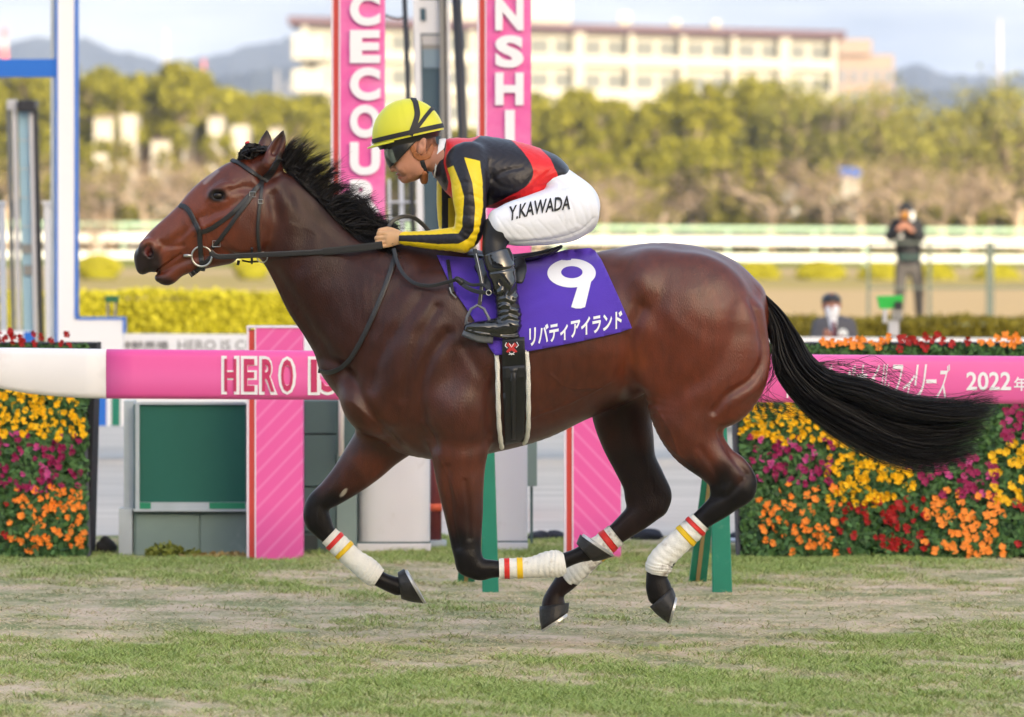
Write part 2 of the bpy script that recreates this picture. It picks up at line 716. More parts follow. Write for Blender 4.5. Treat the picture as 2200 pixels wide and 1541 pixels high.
# near grass blades
def near_grass(n=560000):
    r = np.random.default_rng(3)
    y = r.uniform(20.9, 33.5, n)
    x = r.uniform(-1, 1, n) * (y * 1130 / F_PX)
    # patch noise from a few sines
    def nz(x, y, s, o):
        return (np.sin(x * 2.1 * s + o + 1.7 * np.sin(y * 1.3 * s + o)) + np.sin(y * 1.1 * s + 2 * o + 1.3 * np.sin(x * 1.7 * s)) + np.sin((x + y) * 1.5 * s + o * 3)) / 3
    p = .5 * nz(x, y * .7, 1.2, .4) + .36 * nz(x, y * .7, 3.7, 1.9) + .34 * nz(x, y, 9.1, 4.2) + .22 * nz(x, y, 23.0, 1.1)
    band = np.interp(y, [20.9, 22.4, 23.6, 24.6, 26.5, 28.0, 30.0, 31.2, 32.6, 33.5], [-.24, -.14, .02, .30, .48, .46, .20, -.04, .0, .30])
    dry = np.clip((p + band) * 1.5 + .42, 0, 1)
    dry = np.clip(dry + r.normal(0, .24, n), 0, 1)
    keep = r.uniform(0, 1, n) > dry * .12
    x, y, dry, p = x[keep], y[keep], dry[keep], p[keep]
    n = len(x)
    h = (.012 + .016 * r.random(n)) * (1.25 - .75 * dry) * (1 + .35 * nz(x, y, 6.0, 2.2))
    a = r.uniform(0, 2 * np.pi, n)
    lean = h * (.6 + 1.3 * r.random(n)) * (1 + 1.4 * dry)
    la = r.uniform(0, 2 * np.pi, n)
    w = .0014 + .0012 * r.random(n)
    bx, by = np.cos(a) * w, np.sin(a) * w
    z0 = np.full(n, .003)
    mx_, my_ = x + np.cos(la) * lean * .35, y + np.sin(la) * lean * .35
    tx, ty = x + np.cos(la) * lean, y + np.sin(la) * lean
    hz = h * (1 - .55 * dry)
    V = np.stack([np.stack([x - bx, y - by, z0], 1), np.stack([x + bx, y + by, z0], 1), np.stack([mx_ + bx * .8, my_ + by * .8, hz * .62], 1), np.stack([mx_ - bx * .8, my_ - by * .8, hz * .62], 1),
                  np.stack([tx, ty, hz], 1)], 1).reshape(-1, 3)
    i = np.arange(n) * 5
    me = bpy.data.meshes.new('grass')
    me.vertices.add(len(V)); me.vertices.foreach_set('co', V.astype(np.float32).ravel())
    lp = np.concatenate([np.stack([i, i + 1, i + 2, i + 3], 1), np.stack([i + 3, i + 2, i + 4, i + 4], 1)[:, :3].repeat(1, 0).reshape(n, 3)[:, [0, 1, 2, 2]]], 1)
    lp = np.concatenate([np.stack([i, i + 1, i + 2, i + 3], 1), np.stack([i + 3, i + 2, i + 4], 1)], 1).astype(np.int32)
    me.loops.add(n * 7); me.loops.foreach_set('vertex_index', lp.ravel())
    me.polygons.add(n * 2)
    me.polygons.foreach_set('loop_start', np.stack([np.arange(n) * 7, np.arange(n) * 7 + 4], 1).astype(np.int32).ravel())
    me.polygons.foreach_set('loop_total', np.tile([4, 3], n).astype(np.int32))
    me.update(calc_edges=True)
    g1, g2 = np.array((.18, .28, .055)), np.array((.38, .46, .16))
    q = r.random((n, 1))
    g = g1 * (1 - q) + g2 * q
    d1 = np.array((.76, .59, .42)) * (.7 + .5 * r.random((n, 1)))
    c = g * (1 - dry[:, None]) + d1 * dry[:, None]
    set_attr(me, 'tint', np.repeat(c, 5, axis=0))
    m = mat('grass_blade', (0, 0, 0), rough=.75, spec=.15, attr='tint')
    link('grass', me, m, label='short worn grass with straw patches on the race track', cat='grass', kind='stuff')


near_grass()

# ------------------------------------------------------------------ grandstand behind the photographer: its shade covers the track
SH_Y = 60.0          # where its shade ends on the ground
GS_Y = -110.0
GS_H = (SH_Y - GS_Y) * math.tan(SUN_EL) / math.cos(math.pi - SUN_AZ)
gs = thing('grandstand', 'long pale concrete grandstand with stepped tiers and a flat roof behind the track', 'grandstand', (0, GS_Y, 0))
m_conc = mat('pale_concrete', (.42, .41, .40), .85, .2, var=.1, vscale=.4)
mb = MB()
mb.box(-260, 260, GS_Y - 30, GS_Y - 26, 0, GS_H - 1.2)
mb.build('rear_wall', m_conc, gs)
mb = MB()
for i in range(12):
    mb.box(-258, 258, GS_Y - 26 + i * 2.0, GS_Y - 24.01 + i * 2.0, 0, 13.0 - i * 1.05)
mb.build('tiers', m_conc, gs)
MB().box(-262, 262, GS_Y - 31, GS_Y, GS_H - 1.2, GS_H).build('roof', m_conc, gs)
for i in range(15):
    MB().box(-245 + i * 35, -244 + i * 35, GS_Y - 12, GS_Y - 11, 5, GS_H - 1.2).build('column', m_conc, gs)
# ================================================================== THE HORSE
HF = Field((P(270, 0)[0], D0 - 0.42, P(0, 1375)[2]), (P(1690, 0)[0], D0 + 0.42, P(0, 262)[2]), 0.0056)
# trunk, chest to buttock
HF.chain(pairs([
    (752, 640, 732, 868, .125), (800, 560, 792, 925, .175), (870, 528, 872, 965, .205), (950, 532, 958, 990, .232),
    (1040, 546, 1050, 974, .262), (1120, 551, 1128, 953, .282), (1200, 548, 1200, 920, .292), (1280, 537, 1272, 890, .285),
    (1350, 525, 1344, 856, .268), (1420, 521, 1420, 830, .258), (1490, 530, 1496, 840, .248), (1548, 553, 1556, 830, .215),
    (1600, 598, 1606, 800, .15)]), k=0.0, cap=0.085)
# neck
HF.chain(pairs([
    (588, 344, 556, 520, .080), (627, 357, 580, 566, .079), (674, 401, 600, 608, .083), (723, 454, 620, 650, .094), (775, 498, 644, 700, .112),
    (830, 522, 664, 740, .134), (900, 530, 690, 800, .155), (960, 560, 740, 860, .16)]), k=0.05, cap=0.06)
# withers ridge
HF.chain([(*P(790, 545), .05, .05), (*P(880, 548), .05, .06), (*P(960, 560), .045, .07), (*P(1060, 575), .04, .08)], k=0.06)
# head
HF.chain(pairs([
    (300, 532, 308, 574, .044), (318, 510, 333, 588, .050), (349, 478, 368, 582, .051), (388, 444, 409, 573, .057),
    (428, 405, 448, 575, .070), (470, 368, 494, 566, .082), (510, 342, 540, 556, .088), (552, 330, 575, 538, .082)]), k=0.035, cap=0.03)
# lower jaw and lip
HF.chain([(*P(341, 597), .017, .027), (*P(361, 597), .030, .033), (*P(386, 578), .030, .036), (*P(430, 562), .033, .042), (*P(490, 548), .036, .05)], k=0.006)
HF.ell(P(574, 356), (.062, .066, .050), k=.03)      # poll
# upper lip tip
HF.ell(P(306, 573), (.026, .036, .032), k=.02)
# cheek plates
for s in (-1, 1):
    HF.ell(P(528, 487, s * .062), (.105, .034, .105), k=.035)
    HF.ell(P(478, 412, s * .066), (.060, .026, .038), k=.03, ang=.6)          # brow
    HF.chain([(*P(500, 452, s * .078), .010, .010), (*P(440, 486, s * .066), .009, .01), (*P(405, 505, s * .054), .007, .008)], k=.022)  # facial crest
    HF.ell(P(317, 534, s * .043), (.036, .020, .040), k=.022, ang=-.3)      # nostril wing
    HF.ell(P(316.5, 534.5, s * .066), (.0145, .022, .025), k=.008, sub=True, ang=-.45)
    HF.ell(P(323, 545, s * .045), (.012, .016, .016), k=.006, sub=True, ang=-.3)
    HF.ell(P(468.5, 420, s * .096), (.027, .022, .020), k=.010, sub=True, ang=.25)   # eye socket
    # lips line
    # ears
    y = s * .055
    t = (610, 278, 603, 300, 592, 325, 578, 352) if s < 0 else (573, 277, 572, 300, 567, 325, 560, 348)
    HF.chain([(*P(t[6], t[7], y), .034, .030), (*P(t[4], t[5], y * 1.05), .033, .021), (*P(t[2], t[3], y * 1.1), .024, .013), (*P(t[0], t[1], y * 1.1), .004, .005)], k=.012)
    HF.chain([(*P(t[4] - 4, t[5] + 4, y - s * -.018), .014, .012), (*P(t[2] - 1, t[3], y - s * -.014), .011, .010), (*P(t[0], t[1] + 8, y * 1.1 + s * .008), .003, .006)], k=.006, sub=True)
# shoulder and breast masses
for s in (-1, 1):
    HF.ell(P(905, 745, s * .135), (.150, .085, .30), k=.07, ang=-.42)
    HF.ell(P(985, 880, s * .165), (.115, .070, .125), k=.06)
    HF.ell(P(795, 868, s * .085), (.105, .09, .12), k=.06, ang=.5)
    HF.ell(P(1480, 690, s * .17), (.24, .10, .25), k=.09)
    HF.ell(P(1395, 600, s * .15), (.10, .085, .10), k=.08)
# --- near hind leg
HF.chain(pairs([
    (1368, 660, 1640, 690, .100, -.150), (1358, 770, 1655, 770, .108, -.160), (1362, 838, 1634, 832, .104, -.160), (1396, 902, 1572, 888, .092, -.160),
    (1432, 958, 1562, 940, .076, -.160), (1480, 1002, 1593, 986, .060, -.160), (1512, 1028, 1620, 1012, .048, -.160), (1526, 1056, 1628, 1040, .043, -.160), (1545, 1075, 1612, 1062, .036, -.16)]), k=.05, cap=0.06)
HF.chain(pairs([
    (1560, 1030, 1622, 1066, .040, -.160), (1524, 1068, 1576, 1100, .039, -.160), (1493, 1101, 1526, 1131, .033, -.160), (1461, 1130, 1499, 1160, .030, -.160),
    (1426, 1163, 1468, 1190, .032, -.160), (1394, 1203, 1443, 1222, .037, -.160), (1388, 1240, 1433, 1243, .034, -.160), (1387, 1264, 1441, 1257, .037, -.160), (1393, 1290, 1446, 1270, .040, -.16)]), k=.018)
# --- far hind leg
HF.chain(pairs([
    (1262, 800, 1420, 800, .09, .150), (1270, 880, 1402, 885, .085, .155), (1290, 945, 1407, 945, .072, .155), (1313, 994, 1413, 990, .060, .155),
    (1333, 1035, 1431, 1030, .050, .155), (1342, 1072, 1445, 1066, .043, .155), (1355, 1096, 1436, 1086, .036, .155)]), k=.05)
HF.chain(pairs([
    (1376, 1068, 1436, 1100, .040, .155), (1340, 1096, 1394, 1130, .038, .155), (1310, 1129, 1338, 1166, .031, .155), (1262, 1163, 1292, 1200, .029, .155),
    (1226, 1196, 1262, 1235, .031, .155), (1200, 1230, 1240, 1258, .036, .155), (1178, 1264, 1212, 1280, .033, .155), (1166, 1288, 1213, 1294, .037, .155), (1163, 1306, 1216, 1302, .04, .155)]), k=.018)
# --- near fore leg
HF.chain(pairs([
    (892, 860, 1058, 860, .085, -.145), (918, 940, 1054, 935, .080, -.150), (931, 1005, 1043, 996, .064, -.150), (943, 1060, 1039, 1055, .054, -.150),
    (954, 1105, 1038, 1100, .047, -.150), (964, 1150, 1035, 1142, .043, -.150), (971, 1182, 1034, 1174, .043, -.150), (978, 1205, 1038, 1200, .042, -.150), (990, 1220, 1040, 1208, .036, -.15)]), k=.05)
HF.chain(pairs([
    (1003, 1192, 1000, 1238, .038, -.150), (1030, 1200, 1030, 1248, .038, -.150), (1052, 1202, 1051, 1243, .034, -.150), (1074, 1204, 1074, 1241, .029, -.150),
    (1140, 1202, 1140, 1239, .027, -.150), (1180, 1190, 1186, 1238, .034, -.150), (1212, 1187, 1216, 1221, .031, -.150), (1238, 1177, 1250, 1208, .034, -.150), (1250, 1168, 1272, 1204, .037, -.150)]), k=.018)
# --- far fore leg
HF.chain(pairs([
    (800, 850, 930, 945, .07, .130), (768, 918, 866, 985, .068, .140), (740, 965, 824, 1020, .058, .145), (712, 1008, 782, 1050, .050, .150),
    (682, 1044, 742, 1074, .045, .150), (658, 1072, 712, 1086, .042, .150), (652, 1098, 706, 1100, .042, .150), (658, 1128, 710, 1118, .038, .150)]), k=.045)
HF.chain(pairs([
    (652, 1112, 706, 1106, .036, .150), (672, 1145, 714, 1126, .035, .150), (692, 1164, 722, 1139, .030, .150), (718, 1190, 751, 1164, .027, .150), (743, 1213, 779, 1190, .028, .150),
    (775, 1243, 814, 1213, .034, .150), (799, 1255, 828, 1231, .031, .150), (826, 1269, 846, 1238, .033, .150), (852, 1280, 858, 1240, .037, .150)]), k=.018)
HF.blur(1)
H_NEAR = HF.near_map()


def _fill(M):
    M = M.copy()
    for _ in range(60):
        bad = np.isnan(M)
        if not bad.any():
            break
        acc = np.zeros_like(M); cnt = np.zeros_like(M)
        for dx, dz in ((1, 0), (-1, 0), (0, 1), (0, -1)):
            R = np.roll(np.roll(M, dx, 0), dz, 1)
            ok = ~np.isnan(R)
            acc += np.where(ok, R, 0); cnt += ok
        M = np.where(bad & (cnt > 0), acc / np.maximum(cnt, 1), M)
    return np.where(np.isnan(M), D0, M)


H_NEARF = _fill(H_NEAR)


def map_y(M, fld, x, z):
    q0 = np.clip((x - fld.lo[0]) / fld.h, 0, fld.n[0] - 2.001)
    q1 = np.clip((z - fld.lo[2]) / fld.h, 0, fld.n[2] - 2.001)
    i, k = int(q0), int(q1)
    a, b = q0 - i, q1 - k
    return float(M[i, k] * (1 - a) * (1 - b) + M[i + 1, k] * a * (1 - b) + M[i, k + 1] * (1 - a) * b + M[i + 1, k + 1] * a * b)


def horse_pt(u, v, off=0.006, ymax=-0.0):
    """point on the near surface of the horse under photo pixel (u,v), lifted by off"""
    y = -0.15
    for _ in range(3):
        x, _, z = P(u, v, y)
        y = min(map_y(H_NEARF, HF, x, z) - D0, ymax)
    x, yy, z = P(u, v, y - off)
    return Vector((x, yy, z))


HV, HQ = HF.surface()
HV = relax(HV, HQ, 3)
HN = vnormals(HV, HQ)
px = np.stack([HV[:, 0] / S0 + 1100, V_H + (CAM_H - HV[:, 2]) / S0], 1)
ys = HV[:, 1] - D0
disp = np.zeros(len(HV))


def bump_at(u, v, ru, rv, ang, amp, ymin=0.02):
    a = math.radians(ang)
    dx = px[:, 0] - u; dy = px[:, 1] - v
    x = dx * math.cos(a) + dy * math.sin(a)
    y = -dx * math.sin(a) + dy * math.cos(a)
    disp[:] += 1.35 * amp * 0.001 * np.exp(-(x / ru) ** 2 - (y / rv) ** 2) * side(ymin)


def side(ymin):
    return np.clip(np.abs(HN[:, 1]) * 1.6 - .1, 0, 1) * (np.sign(ys) * HN[:, 1] > 0) * (np.abs(ys) > ymin)


def groove(pts, w, amp, ymin=0.02):
    p = catmull(np.array(pts, dtype=float), 5)
    d = seg_dist(px, p)
    t = np.exp(-(d / w) ** 2)
    disp[:] -= 1.45 * amp * 0.001 * t * side(ymin)


# shoulder, triceps, breast
groove([(962, 715), (925, 770), (905, 835), (908, 895), (930, 955)], 13, 9)
groove([(905, 640), (860, 700), (815, 770), (800, 830)], 16, 6)
groove([(940, 660), (905, 720), (880, 790), (870, 850)], 12, 5)
groove([(690, 770), (745, 800), (785, 860), (825, 925), (880, 985)], 13, 10)
groove([(590, 585), (625, 640), (680, 730), (745, 800)], 18, 8)
groove([(1062, 800), (1050, 870), (1058, 940)], 14, 9)
groove([(935, 935), (985, 955), (1040, 945)], 20, 6)
groove([(1000, 745), (1035, 800), (1060, 830)], 14, 5)
bump_at(990, 885, 55, 48, 0, 13)
bump_at(930, 800, 22, 70, 18, 6)
bump_at(855, 800, 30, 80, 22, 6)
bump_at(735, 860, 25, 45, -30, 8)
bump_at(1015, 820, 30, 60, 20, 6)
# fore arms: tendon lines
groove([(960, 1000), (968, 1060), (975, 1120), (985, 1170)], 7, 5)
groove([(1000, 1030), (1008, 1090), (1010, 1150)], 6, 3.5)
bump_at(948, 1020, 14, 60, 4, 4)
groove([(812, 965), (770, 1010), (725, 1050), (690, 1090)], 7, 5)
groove([(842, 1000), (790, 1035), (740, 1068)], 8, 3)
bump_at(1000, 1190, 24, 14, 0, 3)
bump_at(678, 1098, 20, 22, 0, 3)
# neck
groove([(618, 400), (660, 450), (720, 515), (790, 560), (850, 580)], 16, 4)
bump_at(660, 600, 40, 90, -35, 6)
groove([(588, 420), (592, 480), (578, 540)], 14, 8)
groove([(640, 420), (655, 500), (640, 570)], 20, 4)
bump_at(620, 430, 22, 45, -10, 5)
# ribs and flank
for i in range(7):
    groove([(1130 + i * 32, 770), (1120 + i * 34, 840), (1098 + i * 33, 900 - i * 4)], 8, 1.6)
groove([(1375, 660), (1352, 720), (1345, 790), (1352, 850)], 16, 12)
bump_at(1322, 760, 26, 50, 20, 6)
# haunch
bump_at(1375, 600, 26, 40, -20, 10)
groove([(1400, 545), (1420, 600), (1405, 670)], 20, 5)
groove([(1612, 640), (1632, 710), (1636, 770), (1606, 815), (1560, 845), (1530, 880)], 9, 9)
groove([(1585, 660), (1560, 740), (1510, 800), (1450, 850)], 22, 6)
bump_at(1600, 845, 40, 11, -38, 6)
bump_at(1390, 822, 28, 28, 0, 8)
groove([(1410, 700), (1440, 770), (1420, 850)], 22, 4)
groove([(1375, 868), (1430, 884), (1500, 878)], 24, 3)
bump_at(1480, 700, 60, 80, 0, 6)
# gaskin and hocks
groove([(1545, 925), (1570, 975), (1600, 1015)], 9, 6)
groove([(1500, 960), (1535, 1010), (1545, 1050)], 9, 4)
groove([(1530, 1065), (1560, 1058), (1590, 1030)], 8, 5)
bump_at(1555, 1050, 16, 14, 0, 5)
groove([(1395, 985), (1408, 1030), (1415, 1060)], 8, 5)
groove([(1350, 1075), (1380, 1090), (1410, 1080)], 8, 4)
bump_at(1372, 1078, 16, 14, 0, 4)
# head modelling
groove([(320, 600), (334, 589), (358, 571), (388, 548)], 3.0, 7, 0.0)
groove([(326, 596), (338, 586)], 4.5, 8, 0.0)
groove([(425, 475), (455, 460), (490, 450), (520, 430)], 9, 4)
groove([(452, 395), (480, 385), (505, 390)], 7, 4)
groove([(498, 410), (525, 402), (545, 405)], 9, 5)
groove([(340, 560), (350, 535), (380, 515), (400, 500)], 8, 4)
groove([(452, 432), (470, 436), (488, 428)], 4, 2.5)
bump_at(470, 409, 15, 4, 18, 2.5)
bump_at(470, 432.5, 14, 3.5, 10, 2)
bump_at(372, 500, 30, 12, -38, 2)
groove([(345, 520), (365, 530), (395, 527)], 5, 3)
# veins
vein = [[(455, 455), (440, 470), (420, 480)], [(760, 860), (800, 900), (850, 950)], [(1180, 800), (1220, 830), (1290, 830)], [(1410, 880), (1440, 930), (1452, 970)], 
        [(430, 470), (445, 500), (452, 530)], [(1100, 905), (1180, 880), (1250, 850), (1310, 815)], [(1395, 905), (1440, 960), (1490, 1000)], [(905, 905), (960, 1010), (985, 1080)],
        [(1300, 640), (1340, 690), (1350, 720)]]
for q in vein:
    groove(q, 3.2, -1.9)
# low frequency unevenness
w1 = np.sin(px[:, 0] * .045 + np.sin(px[:, 1] * .031) * 2) * np.sin(px[:, 1] * .05 + np.cos(px[:, 0] * .027) * 2)
disp += 0.0016 * w1 * side(0.08)
HV = HV + HN * disp[:, None]

# ---- coat colour: bay with black points
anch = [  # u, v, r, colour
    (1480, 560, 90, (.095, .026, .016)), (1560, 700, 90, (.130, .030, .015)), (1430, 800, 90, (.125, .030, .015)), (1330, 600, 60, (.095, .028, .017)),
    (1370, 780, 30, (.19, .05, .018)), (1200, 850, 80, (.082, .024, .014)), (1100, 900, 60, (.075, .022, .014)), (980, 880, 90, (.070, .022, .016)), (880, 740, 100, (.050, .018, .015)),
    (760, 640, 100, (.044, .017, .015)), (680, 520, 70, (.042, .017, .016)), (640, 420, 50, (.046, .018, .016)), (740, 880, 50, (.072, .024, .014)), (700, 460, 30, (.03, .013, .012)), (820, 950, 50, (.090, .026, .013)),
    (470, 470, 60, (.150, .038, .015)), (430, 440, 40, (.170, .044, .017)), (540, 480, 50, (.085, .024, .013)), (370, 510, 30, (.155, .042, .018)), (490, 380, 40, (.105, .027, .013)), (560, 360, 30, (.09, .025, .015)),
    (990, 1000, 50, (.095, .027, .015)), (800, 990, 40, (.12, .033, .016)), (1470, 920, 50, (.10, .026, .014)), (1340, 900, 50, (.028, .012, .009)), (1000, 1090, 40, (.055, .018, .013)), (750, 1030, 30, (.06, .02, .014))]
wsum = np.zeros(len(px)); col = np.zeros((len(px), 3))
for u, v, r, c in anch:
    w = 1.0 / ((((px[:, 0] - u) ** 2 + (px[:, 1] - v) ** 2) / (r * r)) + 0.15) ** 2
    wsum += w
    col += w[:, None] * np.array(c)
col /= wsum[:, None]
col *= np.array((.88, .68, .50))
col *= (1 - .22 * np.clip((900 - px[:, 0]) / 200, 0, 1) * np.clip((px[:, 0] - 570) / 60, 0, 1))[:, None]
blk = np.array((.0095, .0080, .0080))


def sstep(x, a, b):
    t = np.clip((x - a) / (b - a), 0, 1)
    return t * t * (3 - 2 * t)


def mixc(c, w):
    global col
    col = col * (1 - w[:, None]) + np.array(c) * w[:, None]


wob = 10 * np.sin(px[:, 0] * .09) + 8 * np.sin(px[:, 1] * .07 + 1)
near = ys < 0
# fore legs black from above the knee, hind legs from the gaskin
mixc(blk, sstep(px[:, 1] + wob, 1070, 1165) * near * (px[:, 0] < 1330))
mixc(blk, sstep(px[:, 1] + wob - (px[:, 0] - 700) * .25, 1010, 1085) * (~near) * (px[:, 0] < 1000))
mixc(blk, sstep(px[:, 1] + wob, 965, 1035) * near * (px[:, 0] >= 1330) * (px[:, 1] > 900))
mixc((.018, .010, .009), sstep(px[:, 1] + wob, 880, 990) * (~near) * (px[:, 0] >= 1120))
# muzzle, ear tips, crest, eye
dmz = np.hypot((px[:, 0] - 312) / 46, (px[:, 1] - 562) / 44)
mixc((.016, .013, .014), (1 - sstep(dmz, .62, 1.0)) * .95)
mixc((.014, .011, .011), (1 - sstep(seg_dist(px, [(335, 606), (362, 612)]), 8, 22)) * .85)
mixc((.02, .014, .012), sstep(-px[:, 1], -312, -285))
mixc((.014, .011, .011), 1 - sstep(np.hypot((px[:, 0] - 468.5) / 20, (px[:, 1] - 420) / 14), .75, 1.35))
mixc((.013, .010, .010), (1 - sstep(seg_dist(px, [(606, 338), (640, 374), (700, 440), (760, 498), (820, 520)]), 6, 16)) * .9)
mixc((.10, .018, .014), 1 - sstep(np.hypot((px[:, 0] - 320) / 10, (px[:, 1] - 540) / 13), .6, 1.0) + 0 * ys)
# small white star between the eyes
mixc((.45, .43, .43), (1 - sstep(seg_dist(px, [(440, 393), (468, 368)]), 1, 6)) * (np.abs(ys) < .045) * .3)
# chestnut callus on the inside of the far fore leg
dch = np.hypot(((px[:, 0] - 737) * .62 - (px[:, 1] - 1061) * .78) / 5.5, ((px[:, 0] - 737) * .78 + (px[:, 1] - 1061) * .62) / 5.5)
dch = np.hypot(((px[:, 0] - 737) * .64 - (px[:, 1] - 1061) * -.77) / 13, ((px[:, 0] - 737) * .77 + (px[:, 1] - 1061) * .64) / 5)
dch = np.hypot(((px[:, 0] - 737) * .64 + (px[:, 1] - 1061) * -.77) / 13, ((px[:, 0] - 737) * .77 + (px[:, 1] - 1061) * .64) / 5)
mixc((.30, .27, .23), (1 - sstep(dch, .7, 1.0)) * (~near) * (HN[:, 1] < 0))

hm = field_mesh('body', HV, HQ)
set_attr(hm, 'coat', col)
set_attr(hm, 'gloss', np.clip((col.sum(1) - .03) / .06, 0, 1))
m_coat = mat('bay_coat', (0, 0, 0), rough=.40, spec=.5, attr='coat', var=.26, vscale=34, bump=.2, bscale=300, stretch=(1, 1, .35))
_nt = m_coat.node_tree
_n = _nt.nodes.new('ShaderNodeTexNoise'); _n.inputs['Scale'].default_value = 9; _n.inputs['Detail'].default_value = 5
_r = _nt.nodes.new('ShaderNodeMapRange'); _r.inputs[3].default_value = .24; _r.inputs[4].default_value = .46
_nt.links.new(_n.outputs['Fac'], _r.inputs[0]); _nt.links.new(_r.outputs[0], _nt.nodes['Principled BSDF'].inputs['Roughness'])

_a = _nt.nodes.new('ShaderNodeAttribute'); _a.attribute_name = 'gloss'
_g = _nt.nodes.new('ShaderNodeMapRange'); _g.inputs[3].default_value = .16; _g.inputs[4].default_value = .5
_nt.links.new(_a.outputs['Fac'], _g.inputs[0]); _nt.links.new(_g.outputs[0], _nt.nodes['Principled BSDF'].inputs['Specular IOR Level'])

horse = thing('horse', 'bay racehorse with black mane and tail galloping, number nine on its purple cloth', 'horse', P(1150, 1388))
body = link('body', hm, m_coat, horse)
m_eye = mat('eye_dark', (.008, .005, .004), rough=.2, spec=.35)
for s in (-1, 1):
    ex, ey, ez = P(468.5, 420.5, s * .0725)
    bm = bmesh.new()
    bmesh.ops.create_uvsphere(bm, u_segments=20, v_segments=14, radius=1)
    for q in bm.verts:
        q.co = Vector((q.co.x * .0215 + ex, q.co.y * .0175 + ey, q.co.z * .0165 + ez))
    me = bpy.data.meshes.new('eye')
    bm.to_mesh(me); bm.free(); smooth(me)
    link('eye', me, m_eye, horse)

# ---- hooves with shoes
m_hoof = mat('hoof_horn', (.022, .020, .019), rough=.45, spec=.4, var=.35, vscale=30, bump=.25, bscale=80, dirt=((.10, .085, .065), 9.0, .56, .72))
m_shoe = mat('aluminium_shoe', (.55, .55, .55), rough=.4, metal=.8, var=.2)


def hoof(CF, CH, T, H, y):
    """coronet front, coronet heel, toe, heel on the ground surface (px)"""
    n = 28
    rings = 7
    V, Fc = [], []
    for r in range(rings):
        t = r / (rings - 1)
        f = np.array(CF) * (1 - t) + np.array(T) * t
        out_ = f - (np.array(CH) * (1 - t) + np.array(H) * t)
        f = f + out_ / (np.linalg.norm(out_) + 1e-9) * 2.2 * math.sin(math.pi * min(1, t * 1.1))
        h = np.array(CH) * (1 - t) + np.array(H) * t
        wv = (.043 * (1 - t) + .058 * t) * (1 + .04 * math.sin(t * math.pi))
        c = (f + h) / 2
        a = (f - h) / 2
        for k in range(n):
            an = 2 * math.pi * k / n
            ca = math.cos(an)
            # blunt toe, flatter heel
            ww = wv * math.sin(an) * (1.0 if ca > 0 else 1.0 - .22 * ca * ca)
            q = c + a * (ca if ca > 0 else ca * (1 - .06 * abs(math.sin(an))))
            V.append(P(q[0], q[1], y + ww))
    for r in range(rings - 1):
        for k in range(n):
            k2 = (k + 1) % n
            Fc.append((r * n + k, r * n + k2, (r + 1) * n + k2, (r + 1) * n + k))
    Fc.append(tuple(range(n))[::-1])
    Fc.append(tuple((rings - 1) * n + k for k in range(n)))
    ho = link('hoof', mesh_from('hoof', V, Fc, True), m_hoof, horse)
    bm = bmesh.new(); bm.from_mesh(ho.data); bmesh.ops.recalc_face_normals(bm, faces=bm.faces); bm.to_mesh(ho.data); bm.free(); smooth(ho.data)
    # shoe: horseshoe band on the sole
    f, h = np.array(P(*T, y)), np.array(P(*H, y))
    ax = (f - h) / np.linalg.norm(f - h)
    nrm = np.cross(ax, (0, 1, 0))
    cc = (np.array(P(*CF, y)) + np.array(P(*CH, y))) / 2
    mid = (f + h) / 2
    if np.dot(nrm, mid - cc) < 0:
        nrm = -nrm
    L = np.linalg.norm(f - h) / 2
    V, Fc = [], []
    m = 26
    for i in range(m):
        an = math.radians(-150 + 300 * i / (m - 1))
        for (sc, th) in ((1.0, -.001), (1.0, .008), (.70, .008), (.70, -.001)):
            V.append(tuple(mid + ax * (math.cos(an) * L * sc) + np.array((0, 1, 0)) * (math.sin(an) * .058 * sc) + nrm * th))
    for i in range(m - 1):
        for k in range(4):
            k2 = (k + 1) % 4
            Fc.append((i * 4 + k, i * 4 + k2, (i + 1) * 4 + k2, (i + 1) * 4 + k))
    Fc += [(0, 1, 2, 3), tuple((m - 1) * 4 + k for k in (3, 2, 1, 0))]
    link('shoe', mesh_from('shoe', V, Fc), m_shoe, ho)


hoof((1396, 1304), (1445, 1262), (1436, 1340), (1452, 1280), -.16)
hoof((1159, 1303), (1223, 1295), (1163, 1354), (1221, 1316), .155)
hoof((1274, 1207), (1238, 1168), (1317, 1196), (1246, 1148), -.15)
hoof((862, 1287), (854, 1230), (911, 1297), (868, 1222), .15)



def PV(pp, yy):
    pp = np.asarray(pp, dtype=float)
    yy = np.broadcast_to(np.asarray(yy, dtype=float), (len(pp),))
    d = D0 + yy
    return np.stack([(pp[:, 0] - 1100) * d / F_PX, d, CAM_H - (pp[:, 1] - V_H) * d / F_PX], 1)


# ---- hair: ribbons
m_hair = mat('black_hair', (.013, .011, .011), rough=.5, spec=.28, var=.6, vscale=22)


def ribbons(name, strands, parent, matl, w0=.0022):
    """strands: list of (K,3) arrays"""
    V, Fc, b = [], [], 0
    for s in strands:
        K = len(s)
        t = np.gradient(s, axis=0)
        sd = RNG.normal(size=3)
        sd[1] *= .5
        c = np.cross(t, sd)
        c /= np.linalg.norm(c, axis=1, keepdims=True) + 1e-9
        w = (w0 * (1 - .75 * (np.arange(K) / (K - 1)) ** 1.5))[:, None]
        V.append(np.stack([s + c * w, s - c * w], 1).reshape(-1, 3))
        i = np.arange(K - 1) * 2 + b
        Fc.append(np.stack([i, i + 1, i + 3, i + 2], 1))
        b += 2 * K
    V = np.concatenate(V)
    Fc = np.concatenate(Fc)
    me = field_mesh(name, V, Fc)
    return link(name, me, matl, parent)


def lerp_path(pts, n):
    return catmull(np.array(pts, dtype=float), n)


